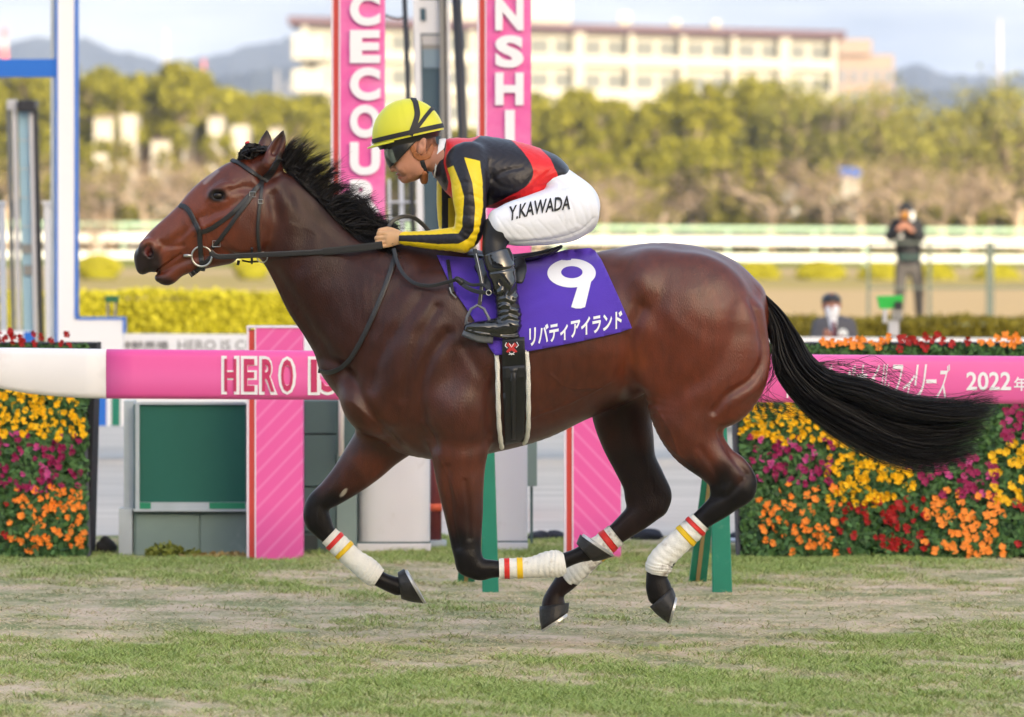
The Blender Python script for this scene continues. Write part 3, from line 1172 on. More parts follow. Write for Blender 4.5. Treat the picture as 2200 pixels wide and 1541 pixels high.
# tail
up = [(1632, 622), (1682, 672), (1716, 724), (1744, 772), (1792, 806), (1866, 824), (1962, 862), (2056, 874), (2134, 866)]
lo = [(1640, 642), (1660, 712), (1664, 786), (1692, 838), (1742, 892), (1816, 944), (1900, 982), (1988, 996), (2086, 976)]
UPc, LOc = lerp_path(up, 4), lerp_path(lo, 4)
K = len(UPc)
strands = []
NT = 110
clq = RNG.uniform(0, 1, NT)
cly = RNG.normal(0, .045, NT)
cle = np.clip(RNG.normal(.90, .15, NT), .5, 1.0)
tt = np.linspace(0, 1, K)
for i in range(7600):
    c = RNG.integers(0, NT)
    q = np.clip(clq[c] + RNG.normal(0, .055), -.02, 1.02)
    end = int(K * np.clip(cle[c] + RNG.normal(0, .07), .4, 1.0))
    # hairs of a lock draw together towards its end, locks fan apart
    qq = q * (1 - tt) + (clq[c] + RNG.normal(0, .035)) * tt + .05 * np.sin(tt * 6 + c) * tt
    spread = np.interp(tt, [0, .7, 1.0], [1, 1, 1.3])
    qq = .5 + (qq - .5) * spread
    pp = UPc * (1 - qq[:, None]) + LOc * qq[:, None]
    pp = pp + np.array([0, 1])[None] * (8 * np.sin(tt * 9 + c * 1.7) * tt + RNG.normal(0, 7) * tt ** 2)[:, None]
    pp[:, 0] += RNG.normal(0, 8) * tt ** 2
    yy = (cly[c] * .9 + RNG.normal(0, .02)) * np.sin(np.clip(tt * 1.4, 0, 1) * 1.57) + RNG.normal(0, .012)
    pp = pp[:max(6, end)]; yy = yy[:max(6, end)]
    strands.append(PV(pp, yy))
# stray wisps
for i in range(110):
    k = RNG.uniform(0, 1)
    if k < .45:     # low, under the buttock
        pts = [(1662 + RNG.normal(0, 8), 740), (1655 + RNG.normal(0, 12), 800), (1622 + RNG.normal(0, 22), 846 + RNG.normal(0, 14)), (1650 + RNG.normal(0, 30), 876 + RNG.normal(0, 12)), (1730 + RNG.normal(0, 30), 892 + RNG.normal(0, 14))]
    elif k < .8:    # above, blowing back
        a = RNG.uniform(0, 1)
        pts = [(1750, 780), (1800 + RNG.normal(0, 20), 790 + RNG.normal(0, 10)), (1880, 790 + RNG.normal(0, 14)), (1940, 812 + RNG.normal(0, 16)), (1990 + RNG.normal(0, 30), 850 + RNG.normal(0, 14))]
    else:
        pts = [(2000, 900 + RNG.normal(0, 20)), (2050, 890 + RNG.normal(0, 20)), (2095, 872 + RNG.normal(0, 22)), (2140 + RNG.normal(0, 12), 868 + RNG.normal(0, 22))]
    pp = lerp_path(pts, 5)
    y0 = RNG.normal(0, .06)
    strands.append(PV(pp, y0))
tail = ribbons('tail', strands, horse, m_hair, .0014)
# dock: solid core of the tail
dk = MB().tube([P(1606, 626), P(1632, 652), P(1662, 700), P(1684, 765), P(1710, 820)], [.02, .032, .036, .03, .008], 12)
dk.build('dock', m_hair, horse, sm=True)

# mane
crest = lerp_path([(606, 340), (626, 368), (668, 408), (702, 446), (736, 480), (774, 505), (822, 520)], 8)
strands = []
NC = 46
for i in range(6200):
    c = RNG.integers(0, NC)
    sc_ = (c + .5) / NC
    s = np.clip(sc_ + RNG.normal(0, .018), 0, .999)
    p = crest[int(s * (len(crest) - 1))]
    rs = np.random.default_rng(500 + c)
    ln = np.interp(sc_, [0, .12, .35, .6, .85, 1], [44, 66, 84, 84, 74, 52]) * rs.uniform(.6, 1.25)
    a0 = math.radians(74 - 34 * sc_ + rs.normal(0, 8))
    a1 = math.radians(26 - 34 * sc_ + rs.normal(0, 15))
    yb = rs.normal(0, .022)
    k = 9
    # path of the lock, hairs converge on it
    lk = [np.array(crest[int(min(.999, sc_) * (len(crest) - 1))])]
    for j in range(k):
        a = a0 + (a1 - a0) * (j / (k - 1)) ** 1.3
        lk.append(lk[-1] + np.array((math.cos(a), -math.sin(a))) * ln / k)
    lk = np.array(lk)
    t_ = np.linspace(0, 1, k + 1)
    off = (np.array((p[0] - 4, p[1] + 7)) - lk[0]) + RNG.normal(0, 2.0, 2)
    tip = RNG.normal(0, 5.5, 2) + (RNG.normal(0, 13, 2) if RNG.random() < .25 else 0)
    pts = lk + off[None] * (1 - t_[:, None]) ** 1.2 + tip[None] * t_[:, None]
    m_ = max(5, int((k + 1) * np.clip(RNG.normal(.93, .14), .5, 1)))
    y = np.linspace(RNG.normal(0, .012), yb + RNG.normal(0, .006), k + 1)
    strands.append(PV(pts[:m_], y[:m_]))
# flat hair lying along the crest on the near side, down to the withers
for i in range(900):
    s = RNG.uniform(.0, .98)
    p = crest[int(s * (len(crest) - 1))]
    st = [np.array((p[0] - 2, p[1] + 2))]
    a = math.radians(-42 + 12 * s + RNG.normal(0, 7))
    for j in range(6):
        st.append(st[-1] + np.array((math.cos(a), -math.sin(a))) * 11)
        a += .05
    strands.append(np.array([horse_pt(q[0] , q[1], .004 + .006 * RNG.uniform()) for q in st]))
# lock over the withers by the hands
for i in range(700):
    x0 = 700 + RNG.uniform(0, 90)
    b = crest[np.argmin(abs(crest[:, 0] - x0))]
    pts = [(b[0], b[1] - 4), (b[0] + 34, b[1] - 18 + RNG.normal(0, 8)), (b[0] + 70, b[1] - 12 + RNG.normal(0, 10)), (808 + RNG.normal(0, 18), 500 + RNG.normal(0, 8)), (830 + RNG.normal(0, 14), 514)]
    pp = lerp_path(pts, 3)
    y0 = RNG.normal(-.015, .02)
    strands.append(PV(pp, y0))
ribbons('mane', strands, horse, m_hair, .0011)

# forelock plaited into a topknot
strands = []
for i in range(700):
    y0 = RNG.normal(0, .022)
    pts = [(566 + RNG.normal(0, 5), 322 + RNG.normal(0, 4)), (548 + RNG.normal(0, 4), 322 + RNG.normal(0, 5)), (530 + RNG.normal(0, 4), 326 + RNG.normal(0, 6)), (519 + RNG.normal(0, 3), 334 + RNG.normal(0, 5)), (516 + RNG.normal(0, 3), 343)]
    pp = lerp_path(pts, 3)
    strands.append(PV(pp, y0))
ribbons('forelock', strands, horse, m_hair, .0022)
kn = Field((P(500, 0)[0], D0 - .06, P(0, 350)[2]), (P(566, 0)[0], D0 + .06, P(0, 292)[2]), .004)
kn.ell(P(536, 315), (.021, .022, .016), k=.008)
kn.ell(P(527, 330), (.024, .026, .020), k=.012, ang=.5)
kn.ell(P(548, 325), (.032, .026, .020), k=.012)
kn.ell(P(540, 334), (.040, .030, .020), k=.012, ang=.3)
V_, Q_ = kn.surface()
V_ = V_ + .0022 * np.sin(V_ * 700)
link('topknot', field_mesh('topknot', V_, Q_), m_hair, horse)
kr = Field((P(515, 0)[0], D0 - .06, P(0, 330)[2]), (P(560, 0)[0], D0 + .06, P(0, 292)[2]), .003)
kr.ell(P(531, 307), (.010, .014, .006), k=.004, ang=.4)
V_, Q_ = kr.surface()
link('ribbon', field_mesh('ribbon', V_, Q_), mat('red_ribbon', srgb(190, 25, 45), .5), horse)
# ================================================================== THE JOCKEY
JLO = (P(780, 0)[0], D0 - .36, P(0, 740)[2])
JHI = (P(1300, 0)[0], D0 + .36, P(0, 205)[2])
JH = .0046
jockey = thing('person', 'jockey crouched over the galloping horse in red and black silks with yellow sleeve stripes', 'jockey', P(1085, 545))


class Sculpt:
    def __init__(self, fld, it=2):
        self.V, self.Q = fld.surface()
        self.V = relax(self.V, self.Q, it)
        self.N = vnormals(self.V, self.Q)
        self.px = to_px(self.V)
        self.y = self.V[:, 1] - D0
        self.d = np.zeros(len(self.V))

    def near(self):
        return np.clip(-self.N[:, 1] * 1.6, 0, 1)

    def groove(self, pts, w, amp, mask=None):
        p = catmull(np.array(pts, dtype=float), 5) if len(pts) > 2 else np.array(pts, dtype=float)
        t = np.exp(-(seg_dist(self.px, p) / w) ** 2) * amp * .001
        self.d -= t * (self.near() if mask is None else mask)

    def done(self):
        self.V = self.V + self.N * self.d[:, None]
        self.N = vnormals(self.V, self.Q)
        return self

    def mesh(self, name):
        return field_mesh(name, self.V, self.Q)


def c3(u, v, y, a, b=None):
    return (*P(u, v, y), a, a if b is None else b)


# ---------------- body (skin): head, neck, torso core, arms, hands, legs in one surface
BF = Field(JLO, JHI, .0040)
BF.chain([c3(893, 297, 0, .080, .073), c3(880, 332, 0, .076, .069), c3(879, 356, 0, .052, .056), c3(876, 373, 0, .031, .036)], k=.0, steps=5)
BF.ell(P(885, 378), (.036, .038, .018), k=.02)
BF.ell(P(899, 360, -.045), (.028, .016, .034), k=.02)          # jaw corner
BF.ell(P(899, 360, .045), (.028, .016, .034), k=.02)
BF.chain([c3(833, 333, 0, .010, .008), c3(839, 350, 0, .011, .010), c3(844, 363, 0, .0122, .013)], k=.009)
BF.ell(P(849, 364, -.011), (.008, .007, .007), k=.004)
BF.ell(P(850, 363, .010), (.008, .007, .007), k=.006)
BF.ell(P(855.5, 374.5), (.0105, .022, .0052), k=.005)
BF.ell(P(859, 381.5), (.0105, .019, .0056), k=.005)
BF.ell(P(869, 386), (.016, .018, .014), k=.014)
BF.ell(P(848, 371.5), (.007, .03, .0035), k=.004, sub=True)
BF.chain([c3(853, 379.5, -.03, .002), c3(853.5, 378.5, 0, .002), c3(853, 379.5, .03, .002)], k=.004, sub=True)
BF.ell(P(866, 361, -.042), (.022, .014, .020), k=.02)          # cheek
for s in (-1, 1):
    BF.ell(P(907, 314, s * .075), (.019, .012, .034), k=.008, ang=-.25)
    BF.ell(P(904, 312, s * .089), (.010, .008, .021), k=.004, sub=True, ang=-.25)
    BF.ell(P(903, 318, s * .082), (.006, .006, .010), k=.004, ang=-.25)
BF.chain([c3(903, 330, 0, .056, .056), c3(930, 340, 0, .054, .058), c3(965, 345, 0, .06, .075)], k=.02)
# torso core (well inside the silks)
BF.chain([c3(965, 345, 0, .055, .10), c3(1020, 362, 0, .10, .13), c3(1090, 372, 0, .10, .13), c3(1140, 378, 0, .075, .11), c3(1190, 392, 0, .06, .10)], k=.03)
for s in (-1, 1):
    # arms
    if s < 0:
        BF.chain([c3(1005, 345, -.15, .045, .04), c3(1012, 400, -.195, .043), c3(1015, 460, -.215, .038), c3(1008, 512, -.205, .032), c3(960, 515, -.175, .03), c3(900, 513, -.135, .026), c3(858, 511, -.112, .022, .020)], k=.02)
    else:
        BF.chain([c3(985, 345, .15, .045, .04), c3(968, 400, .195, .04), c3(962, 460, .21, .036), c3(965, 512, .20, .03), c3(925, 514, .165, .028), c3(885, 512, .125, .025), c3(856, 511, .105, .022, .020)], k=.02)
    # legs: thigh, knee, shin, foot
    BF.chain([c3(1205, 432, s * .10, .07), c3(1150, 468, s * .165, .075), c3(1080, 492, s * .235, .06)], k=.03)
    BF.chain([c3(1066, 490, s * .235, .048), c3(1062, 540, s * .255, .046), c3(1080, 590, s * .275, .05), c3(1090, 640, s * .280, .04), c3(1100, 690, s * .285, .03), c3(1050, 702, s * .29, .028)], k=.02)
    # hands: palm, four curled fingers, thumb closed on top
    yh = s * .112
    BF.chain([c3(858, 511, yh, .024, .017), c3(846, 512, yh, .030, .016), c3(832, 514, yh, .032, .014)], k=.012)
    for i, (v, uk, up_, r) in enumerate(((501, 831, 811, .0092), (510.5, 828, 806.5, .0094), (520, 828, 807.5, .0090), (529, 831, 813, .0080))):
        BF.chain([c3(uk + 6, v + (512 - v) * .15, yh - s * .002, r * 1.1), c3(uk - 6, v, yh, r * 1.05), c3(up_ + 3, v + 1.5, yh - s * .004, r)], k=.005)
        BF.chain([c3(up_ + 3, v + 1.5, yh - s * .004, r), c3(up_ + 3, v + 2, yh - s * .024, r * .95), c3(up_ + 15, v + 2, yh - s * .034, r * .88)], k=.003)
    BF.chain([c3(852, 500, yh - s * .012, .013), c3(834, 493, yh - s * .018, .0105), c3(816, 495, yh - s * .020, .0088)], k=.008)
sk = Sculpt(BF, 2)
for u1, v1, u2, v2 in ((829, 505.5, 808, 507), (827, 515, 806, 516.5), (828, 524.5, 808, 526)):
    sk.groove([(u1, v1), (u2, v2)], 1.6, 2.2)
sk.groove([(868, 362), (872, 372), (868, 380)], 3, 1.5)
sk.done()
bm_ = sk.mesh('body')
skin = np.array((.50, .235, .155))
cb = np.tile(skin, (len(sk.V), 1))
hand = sk.px[:, 0] < 868
cb[hand & (sk.px[:, 1] > 470)] = (.60, .36, .20)
lip = np.exp(-(seg_dist(sk.px, [(852, 375), (860, 382)]) / 4) ** 2) * (np.abs(sk.y) < .028)
cb = cb * (1 - lip[:, None] * .8) + np.array((.30, .07, .06)) * lip[:, None] * .8
stub = np.exp(-(seg_dist(sk.px, [(862, 372), (880, 385), (895, 372)]) / 10) ** 2)
cb *= (1 - .18 * stub[:, None])
hairz = (sk.px[:, 0] > 915) & (sk.px[:, 1] < 335) & (sk.px[:, 1] < 300 + (960 - sk.px[:, 0]) * .6)
cb[hairz & (sk.px[:, 1] < 330) & (np.abs(sk.y) < .09) & (sk.px[:, 0] < 968)] = (.20, .085, .05)
leg = sk.px[:, 1] > 425
cb[leg & ~hand] = (.014, .014, .017)
set_attr(bm_, 'tint', cb)
m_skin = mat('skin', skin, rough=.48, spec=.35, attr='tint', var=.06, vscale=25, subsurf=.06)
link('body', bm_, m_skin, jockey)
HEADMAP = _fill(BF.near_map())

# ---------------- silks
FT = Field(JLO, JHI, JH)
FT.chain(pairs([(956, 297, 942, 385, .072), (985, 294, 955, 402, .135), (1035, 293, 996, 440, .178), (1100, 299, 1062, 443, .178),
                (1150, 312, 1128, 432, .165), (1192, 331, 1182, 414, .150), (1215, 350, 1200, 398, .13)]), k=0, cap=.03)
FT.ell(P(1105, 395), (.15, .175, .085), k=.05, ang=-.1)
FA = Field(JLO, JHI, JH)
FA.chain(pairs([(962, 352, 1042, 328, .062, -.150), (968, 382, 1048, 372, .066, -.185), (973, 425, 1046, 432, .060, -.210), (984, 474, 1040, 486, .054, -.215)]), k=0)
FA.chain([c3(1012, 480, -.215, .050, .052), c3(1008, 506, -.212, .046, .048), c3(996, 514, -.207, .046, .046)], k=.03)
FA.chain(pairs([(1000, 488, 1006, 541, .046, -.208), (970, 489, 972, 540, .044, -.190), (930, 495, 931, 536, .037, -.162), (895, 497, 897, 531, .031, -.138), (862, 498, 862, 526, .026, -.116)]), k=.02, cap=.004)
FB = Field(JLO, JHI, JH)
FB.chain(pairs([(940, 352, 1010, 335, .060, .150), (938, 400, 992, 395, .060, .195), (939, 455, 988, 455, .054, .212), (941, 500, 986, 508, .048, .205), (930, 494, 935, 536, .042, .170), (895, 497, 897, 530, .031, .135), (862, 498, 862, 526, .026, .11)]), k=0, cap=.004)
FS = Field(JLO, JHI, JH)
FS.F = FT.F.copy()
full = tuple(slice(0, m) for m in FS.n)
FS.merge(full, FA.F, .035)
FS.merge(full, FB.F, .035)
FS.blur(1)
ss = Sculpt(FS, 2)
da, db, dt = FA.sample(ss.V), FB.sample(ss.V), FT.sample(ss.V)
arm_n = (da < dt) & (da < db)
arm_f = (db < dt) & (db < da)
mk = ss.near()
# folds
for q in ([(1050, 440), (1100, 420), (1150, 405), (1190, 395)], [(1060, 448), (1110, 436), (1160, 425)], [(1048, 395), (1080, 370), (1120, 360)], [(1150, 400), (1172, 375), (1190, 362)],
          [(1120, 410), (1140, 385), (1148, 372)], [(1010, 330), (1040, 345), (1060, 380)], [(1052, 380), (1075, 400), (1100, 405)], [(1165, 415), (1178, 398), (1192, 388)], [(1085, 440), (1120, 420), (1140, 415)]):
    ss.groove(q, 4.5, 4.2, mk * ~arm_n)
ss.groove([(1050, 350), (1050, 400), (1046, 445)], 8, 9, mk * ~arm_n)
for i in range(9):       # sleeve rucks
    u = 868 + i * 13
    ss.groove([(u, 497), (u + 5 - (i % 3), 512), (u + 2, 530)], 2.6, 1.3, mk * arm_n)
for v in (392, 418, 440, 462):
    ss.groove([(972, v + 8), (1005, v), (1042, v + 12)], 4, 1.4, mk * arm_n)
for q in ([(985, 480), (1005, 492), (1030, 488)], [(988, 492), (1010, 505), (1030, 505)], [(980, 500), (1000, 515), (1018, 522)]):
    ss.groove(q, 4, 4, mk * arm_n)
ss.groove([(957, 300), (951, 350), (958, 392)], 4, 5)
ss.d += .0006 * np.sin(ss.px[:, 0] * .35 + np.sin(ss.px[:, 1] * .2) * 2) * np.sin(ss.px[:, 1] * .23)
ss.done()
sp = ss.px
blk1 = [(1000, 314), (1024, 298), (1046, 286), (1079, 288), (1112, 314), (1137, 345), (1146, 375), (1129, 403), (1092, 424), (1043, 446), (1000, 452), (975, 405), (968, 350)]
red = -poly_sd(sp, catmull(np.array(blk1 + blk1[:1], dtype=float), 4))
blk2 = [(1148, 300), (1160, 318), (1183, 342), (1197, 372), (1202, 395), (1202, 420), (1300, 420), (1300, 290)]
red = np.minimum(red, -poly_sd(sp, blk2))
colr = [(930, 280), (961, 280), (957, 312), (951, 350), (963, 392), (960, 410), (930, 410)]
red = np.minimum(red, -poly_sd(sp, colr))
red = np.where(arm_n | arm_f, -20, red)
yA = [(997, 338), (1031, 346), (1037, 393), (1038, 445), (1030, 497), (1018, 532), (1003, 550), (933, 548), (900, 540), (850, 530), (850, 518), (900, 521), (940, 525), (985, 524), (1005, 514), (1018, 495), (1021, 445), (1015, 393)]
yB = [(974, 356), (989, 393), (997, 424), (995, 454), (992, 488), (985, 501), (933, 504), (850, 506), (850, 480), (933, 482), (975, 478), (974, 440), (964, 400), (955, 385), (960, 362)]
yel = np.maximum(poly_sd(sp, yA), poly_sd(sp, yB))
yel = np.where(arm_n, yel, -20)
yf = np.maximum(949 - sp[:, 0], np.where(sp[:, 1] > 425, 9 - np.abs(sp[:, 0] - 972), -20))
yel = np.where(arm_f, yf, yel)
sm_ = ss.mesh('silks')
set_attr(sm_, 'sd_red', red); set_attr(sm_, 'sd_yel', yel)
m_silk = mat('racing_silks', (.02, .02, .025), rough=.40, spec=.40, bump=.12, bscale=90)
nt = m_silk.node_tree


def step_mix(nt, prev, attr, c, edge=.6):
    a = nt.nodes.new('ShaderNodeAttribute'); a.attribute_name = attr
    mr = nt.nodes.new('ShaderNodeMapRange'); mr.inputs[1].default_value = -edge; mr.inputs[2].default_value = edge
    nt.links.new(a.outputs['Fac'], mr.inputs[0])
    mx_ = nt.nodes.new('ShaderNodeMix'); mx_.data_type = 'RGBA'
    nt.links.new(mr.outputs[0], mx_.inputs[0])
    if isinstance(prev, tuple):
        mx_.inputs[6].default_value = (*prev, 1)
    else:
        nt.links.new(prev, mx_.inputs[6])
    mx_.inputs[7].default_value = (*c, 1)
    return mx_.outputs[2]


o_ = step_mix(nt, (.014, .012, .018), 'sd_red', (.68, .018, .022))
o_ = step_mix(nt, o_, 'sd_yel', (.83, .60, .012))
nt.links.new(o_, nt.nodes['Principled BSDF'].inputs['Base Color'])
silks = link('silks', sm_, m_silk, jockey)
# white collar band
cb_ = Field((P(915, 0)[0], D0 - .1, P(0, 405)[2]), (P(965, 0)[0], D0 + .1, P(0, 290)[2]), .004)
cb_.chain([c3(938, 340, 0, .076, .068), c3(951, 342, 0, .082, .074)], k=0, cap=.004)
cb_.chain([c3(915, 338, 0, .066, .060), c3(965, 342, 0, .072, .066)], k=0, sub=True)
V_, Q_ = cb_.surface()
link('collar', field_mesh('collar', V_, Q_), mat('white_cotton', (.78, .78, .80), .8), jockey)

# ---------------- breeches
FBr = Field(JLO, JHI, JH)
FBr.chain(pairs([(1192, 345, 1175, 420, .142), (1224, 362, 1200, 440, .152), (1255, 392, 1215, 480, .15), (1262, 410, 1222, 490, .13)]), k=0, cap=.03)
for s in (-1, 1):
    FBr.chain(pairs([(1262, 400, 1245, 502, .105, s * .085), (1222, 392, 1222, 520, .105, s * .115), (1180, 405, 1184, 527, .098, s * .150), (1138, 420, 1144, 529, .088, s * .190),
                     (1095, 434, 1104, 528, .076, s * .225), (1058, 449, 1080, 517, .062, s * .24)]), k=.03, cap=.04)
FBr.ell(P(1240, 448), (.085, .15, .10), k=.05)
FBr.blur(1)
BRMAP = _fill(FBr.near_map())
sb = Sculpt(FBr, 2)
for i in range(9):
    u = 1068 + i * 22
    sb.groove([(u, 466 + (i % 3) * 8), (u + 16, 490 + (i % 2) * 6), (u + 40, 518)], 2.2, 1.9 - .8 * (i % 2))
for q in ([(1195, 385), (1225, 410), (1250, 445), (1262, 480)], [(1205, 400), (1228, 440), (1240, 480)], [(1180, 420), (1205, 440), (1215, 480)], [(1175, 418), (1212, 420), (1240, 425)], [(1230, 395), (1262, 430), (1272, 470)],
          [(1190, 410), (1230, 400), (1262, 410)]):
    sb.groove(q, 3.4, 2.6)
sb.groove([(1075, 522), (1130, 519), (1200, 512), (1250, 494), (1278, 468)], 2.5, 3.5)
sb.groove([(1076, 508), (1130, 512), (1190, 504), (1240, 486)], 6, -3)
sb.done()
m_brch = mat('white_breeches', (.74, .76, .84), rough=.55, spec=.35, bump=.06, bscale=120, var=.03)
breeches = link('breeches', sb.mesh('breeches'), m_brch, jockey)


def surf_pt(M, fld, u, v, off, y0=-.2):
    y = y0
    for _ in range(3):
        x, _, z = P(u, v, y)
        y = map_y(M, fld, x, z) - D0
    return Vector(P(u, v, y - off))


# name lettering on the thigh, one word
def arc_text(s, t):
    u = 1092 + s * 133
    v = 472 - s * 26 - math.sin(s * math.pi) * 3 - t * (28 - 2 * s) + 4 * (1 - t)
    return surf_pt(BRMAP, FBr, u + t * 2, v, .004)


m_ink = mat('black_print', (.012, .012, .014), .6)
link('name_lettering', text_mesh('name_lettering', 'Y.KAWADA', arc_text, off=.018, depth=(0, -.0012, 0), cuts=14), m_ink, breeches)

# ---------------- boots
m_boot = mat('patent_leather', (.007, .007, .008), rough=.10, spec=.6, coat=.8)
for s in (-1, 1):
    BT = Field((P(975, 0)[0], D0 + s * .28 - .10, P(0, 745)[2]), (P(1140, 0)[0], D0 + s * .28 + .10, P(0, 525)[2]), .0042)
    ya = s * .262
    BT.chain(pairs([(1034, 548, 1097, 538, .054, ya), (1041, 575, 1108, 570, .060, ya - .006 * -s), (1053, 612, 1112, 610, .056, s * .275), (1061, 648, 1116, 645, .047, s * .280), (1066, 682, 1122, 680, .042, s * .285), (1074, 700, 1124, 706, .040, s * .287)]), k=0, cap=.006)
    BT.chain([c3(1098, 704, s * .287, .036, .038), c3(1065, 706, s * .289, .034, .040), c3(1030, 703, s * .292, .024, .038), c3(1004, 703, s * .294, .014, .028)], k=.02)
    BT.chain([c3(1112, 722, s * .287, .010, .034), c3(1088, 724, s * .288, .012, .036), c3(1062, 720, s * .289, .010, .036), c3(1030, 716, s * .292, .010, .036), c3(1000, 709, s * .294, .007, .026)], k=.006)
    BT.chain([c3(1060, 530, s * .25, .044, .040), c3(1066, 560, s * .262, .048, .046)], k=.004, sub=True, cap=.02)
    bs = Sculpt(BT, 1)
    far = np.ones(len(bs.V))
    for q in ([(1040, 587), (1075, 582), (1110, 574)],):
        bs.groove(q, 2.2, 4, far)
    for q in ([(1058, 655), (1085, 648), (1116, 660)], [(1062, 668), (1090, 664), (1118, 648)], [(1066, 682), (1095, 674), (1122, 684)], [(1060, 640), (1080, 634), (1090, 622)], [(1095, 636), (1105, 622), (1112, 610)],
              [(1070, 692), (1098, 686), (1124, 694)], [(1075, 606), (1085, 622), (1080, 640)], [(1062, 625), (1074, 615), (1072, 600)]):
        bs.groove(q, 4.2, 5.5, far)
    bs.d += .0016 * np.sin(bs.px[:, 1] * .42 + 2.5 * np.sin(bs.px[:, 0] * .13 + s)) * np.exp(-((bs.px[:, 1] - 662) / 34) ** 2)
    bs.d += .0022 * np.sin(bs.px[:, 1] * .13 + 2.2 * np.sin(bs.px[:, 0] * .09)) * np.exp(-((bs.px[:, 1] - 625) / 34) ** 2)
    bs.done()
    bo = link('boot', bs.mesh('boot'), m_boot, jockey)

# ---------------- helmet
m_helm = mat('yellow_cap', (.66, .64, .035), rough=.38, spec=.4, bump=.04, bscale=200)
m_band = mat('black_elastic', (.018, .018, .021), .6)
hel = thing('helmet', None, None, P(880, 290))
hel.parent = jockey
hel.matrix_parent_inverse = jockey.matrix_basis.inverted()
bpy.data.objects.remove(hel)
RA = math.atan2(35, 153)             # tilt of the rim
HC = (878, 291)


def helm_pt(a, e, r=1.0, off=0.0):
    """a azimuth (0 = front, grows to the near side), e elevation from the rim plane; radians"""
    fx = math.cos(a) * math.cos(e)
    fy = math.sin(a) * math.cos(e)
    fz = math.sin(e)
    ax = (78.5 if fx > 0 else 76.5)
    lx = -fx * (ax * S0 + off)
    ly = -fy * (.104 + off)
    lz = fz * (79 * S0 + off) - (0.012 * max(0, -fx) if False else 0)
    x = lx * math.cos(RA) - lz * math.sin(RA)
    z = lx * math.sin(RA) + lz * math.cos(RA)
    c = P(*HC)
    return (c[0] + x, c[1] + ly, c[2] + z)


def rot_profile(fn, na, ne, e0, e1):
    V, Fc = [], []
    for i in range(ne + 1):
        for j in range(na):
            V.append(fn(2 * math.pi * j / na, e0 + (e1 - e0) * i / ne))
    for i in range(ne):
        for j in range(na):
            j2 = (j + 1) % na
            Fc.append((i * na + j, i * na + j2, (i + 1) * na + j2, (i + 1) * na + j))
    Fc.append(tuple(ne * na + j for j in range(na)))
    return V, Fc


def seam_off(a, e):
    o = 0.0
    for q in range(6):
        d = abs((a - (q * math.pi / 3 + .45) + math.pi) % (2 * math.pi) - math.pi) * math.cos(e)
        o -= .0013 * math.exp(-(d / .03) ** 2)
    return o


V_, F_ = rot_profile(lambda a, e: helm_pt(a, e, off=seam_off(a, e)), 96, 24, -.06, 1.52)
helmet = link('helmet', mesh_from('helmet', V_, F_, True), m_helm, jockey)
# inner shell showing under the rim
V_, F_ = rot_profile(lambda a, e: helm_pt(a, e, off=-.010 - (.006 if e < -.15 else 0)), 64, 10, -.24, .5)
m_shell = mat('dark_shell', (.015, .013, .013), .3, .5)
link('inner_shell', mesh_from('inner_shell', V_, F_, True), m_shell, helmet)
# peak
V_, F_ = [], []
for i in range(17):
    a = -1.15 + 2.3 * i / 16
    for (rr, dz) in ((.99, .0), (1 + .17 * math.cos(a * 1.25), -.006), (1 + .17 * math.cos(a * 1.25), -.011), (.985, -.010)):
        p = np.array(helm_pt(a, -.03))
        c = np.array(P(*HC))
        q = c + (p - c) * rr + np.array((0, 0, dz))
        V_.append(tuple(q))
for i in range(16):
    for k in range(4):
        k2 = (k + 1) % 4
        F_.append((i * 4 + k, i * 4 + k2, (i + 1) * 4 + k2, (i + 1) * 4 + k))
link('peak', mesh_from('peak', V_, F_, True), m_helm, helmet)


def helm_band(name, path, w, m, off=.0035):
    """path: list of (a,e)"""
    pth = catmull(np.array(path, dtype=float), 6)
    V, Fc = [], []
    for i in range(len(pth)):
        t = pth[min(i + 1, len(pth) - 1)] - pth[max(i - 1, 0)]
        t = np.array((t[0] * math.cos(pth[i][1]), t[1]))
        t /= np.linalg.norm(t) + 1e-9
        nrm = np.array((-t[1] / max(.25, math.cos(pth[i][1])), t[0])) * w
        for sgn, o in ((1, .0005), (1, off), (-1, off), (-1, .0005)):
            V.append(helm_pt(pth[i][0] + sgn * nrm[0], pth[i][1] + sgn * nrm[1], off=o))
    for i in range(len(pth) - 1):
        for k in range(4):
            k2 = (k + 1) % 4
            Fc.append((i * 4 + k, i * 4 + k2, (i + 1) * 4 + k2, (i + 1) * 4 + k))
    return link(name, mesh_from(name, V, Fc), m, helmet)


helm_band('rim_band', [(a, .055) for a in np.linspace(-.2, 2 * math.pi - .2, 24)], .062, m_band)
# goggle strap over the back of the cap: two bands that split behind the ear
for s in (1, -1):
    helm_band('goggle_strap', [(s * 1.62, -.02), (s * 1.80, .22), (s * 2.0, .5), (s * 2.2, .85), (s * 2.6, 1.15), (s * 3.14, 1.2)], .075, m_band, .0055)
    helm_band('goggle_strap', [(s * 1.72, .03), (s * 2.0, .24), (s * 2.3, .42), (s * 2.7, .56), (s * 3.14, .6)], .052, m_band, .005)


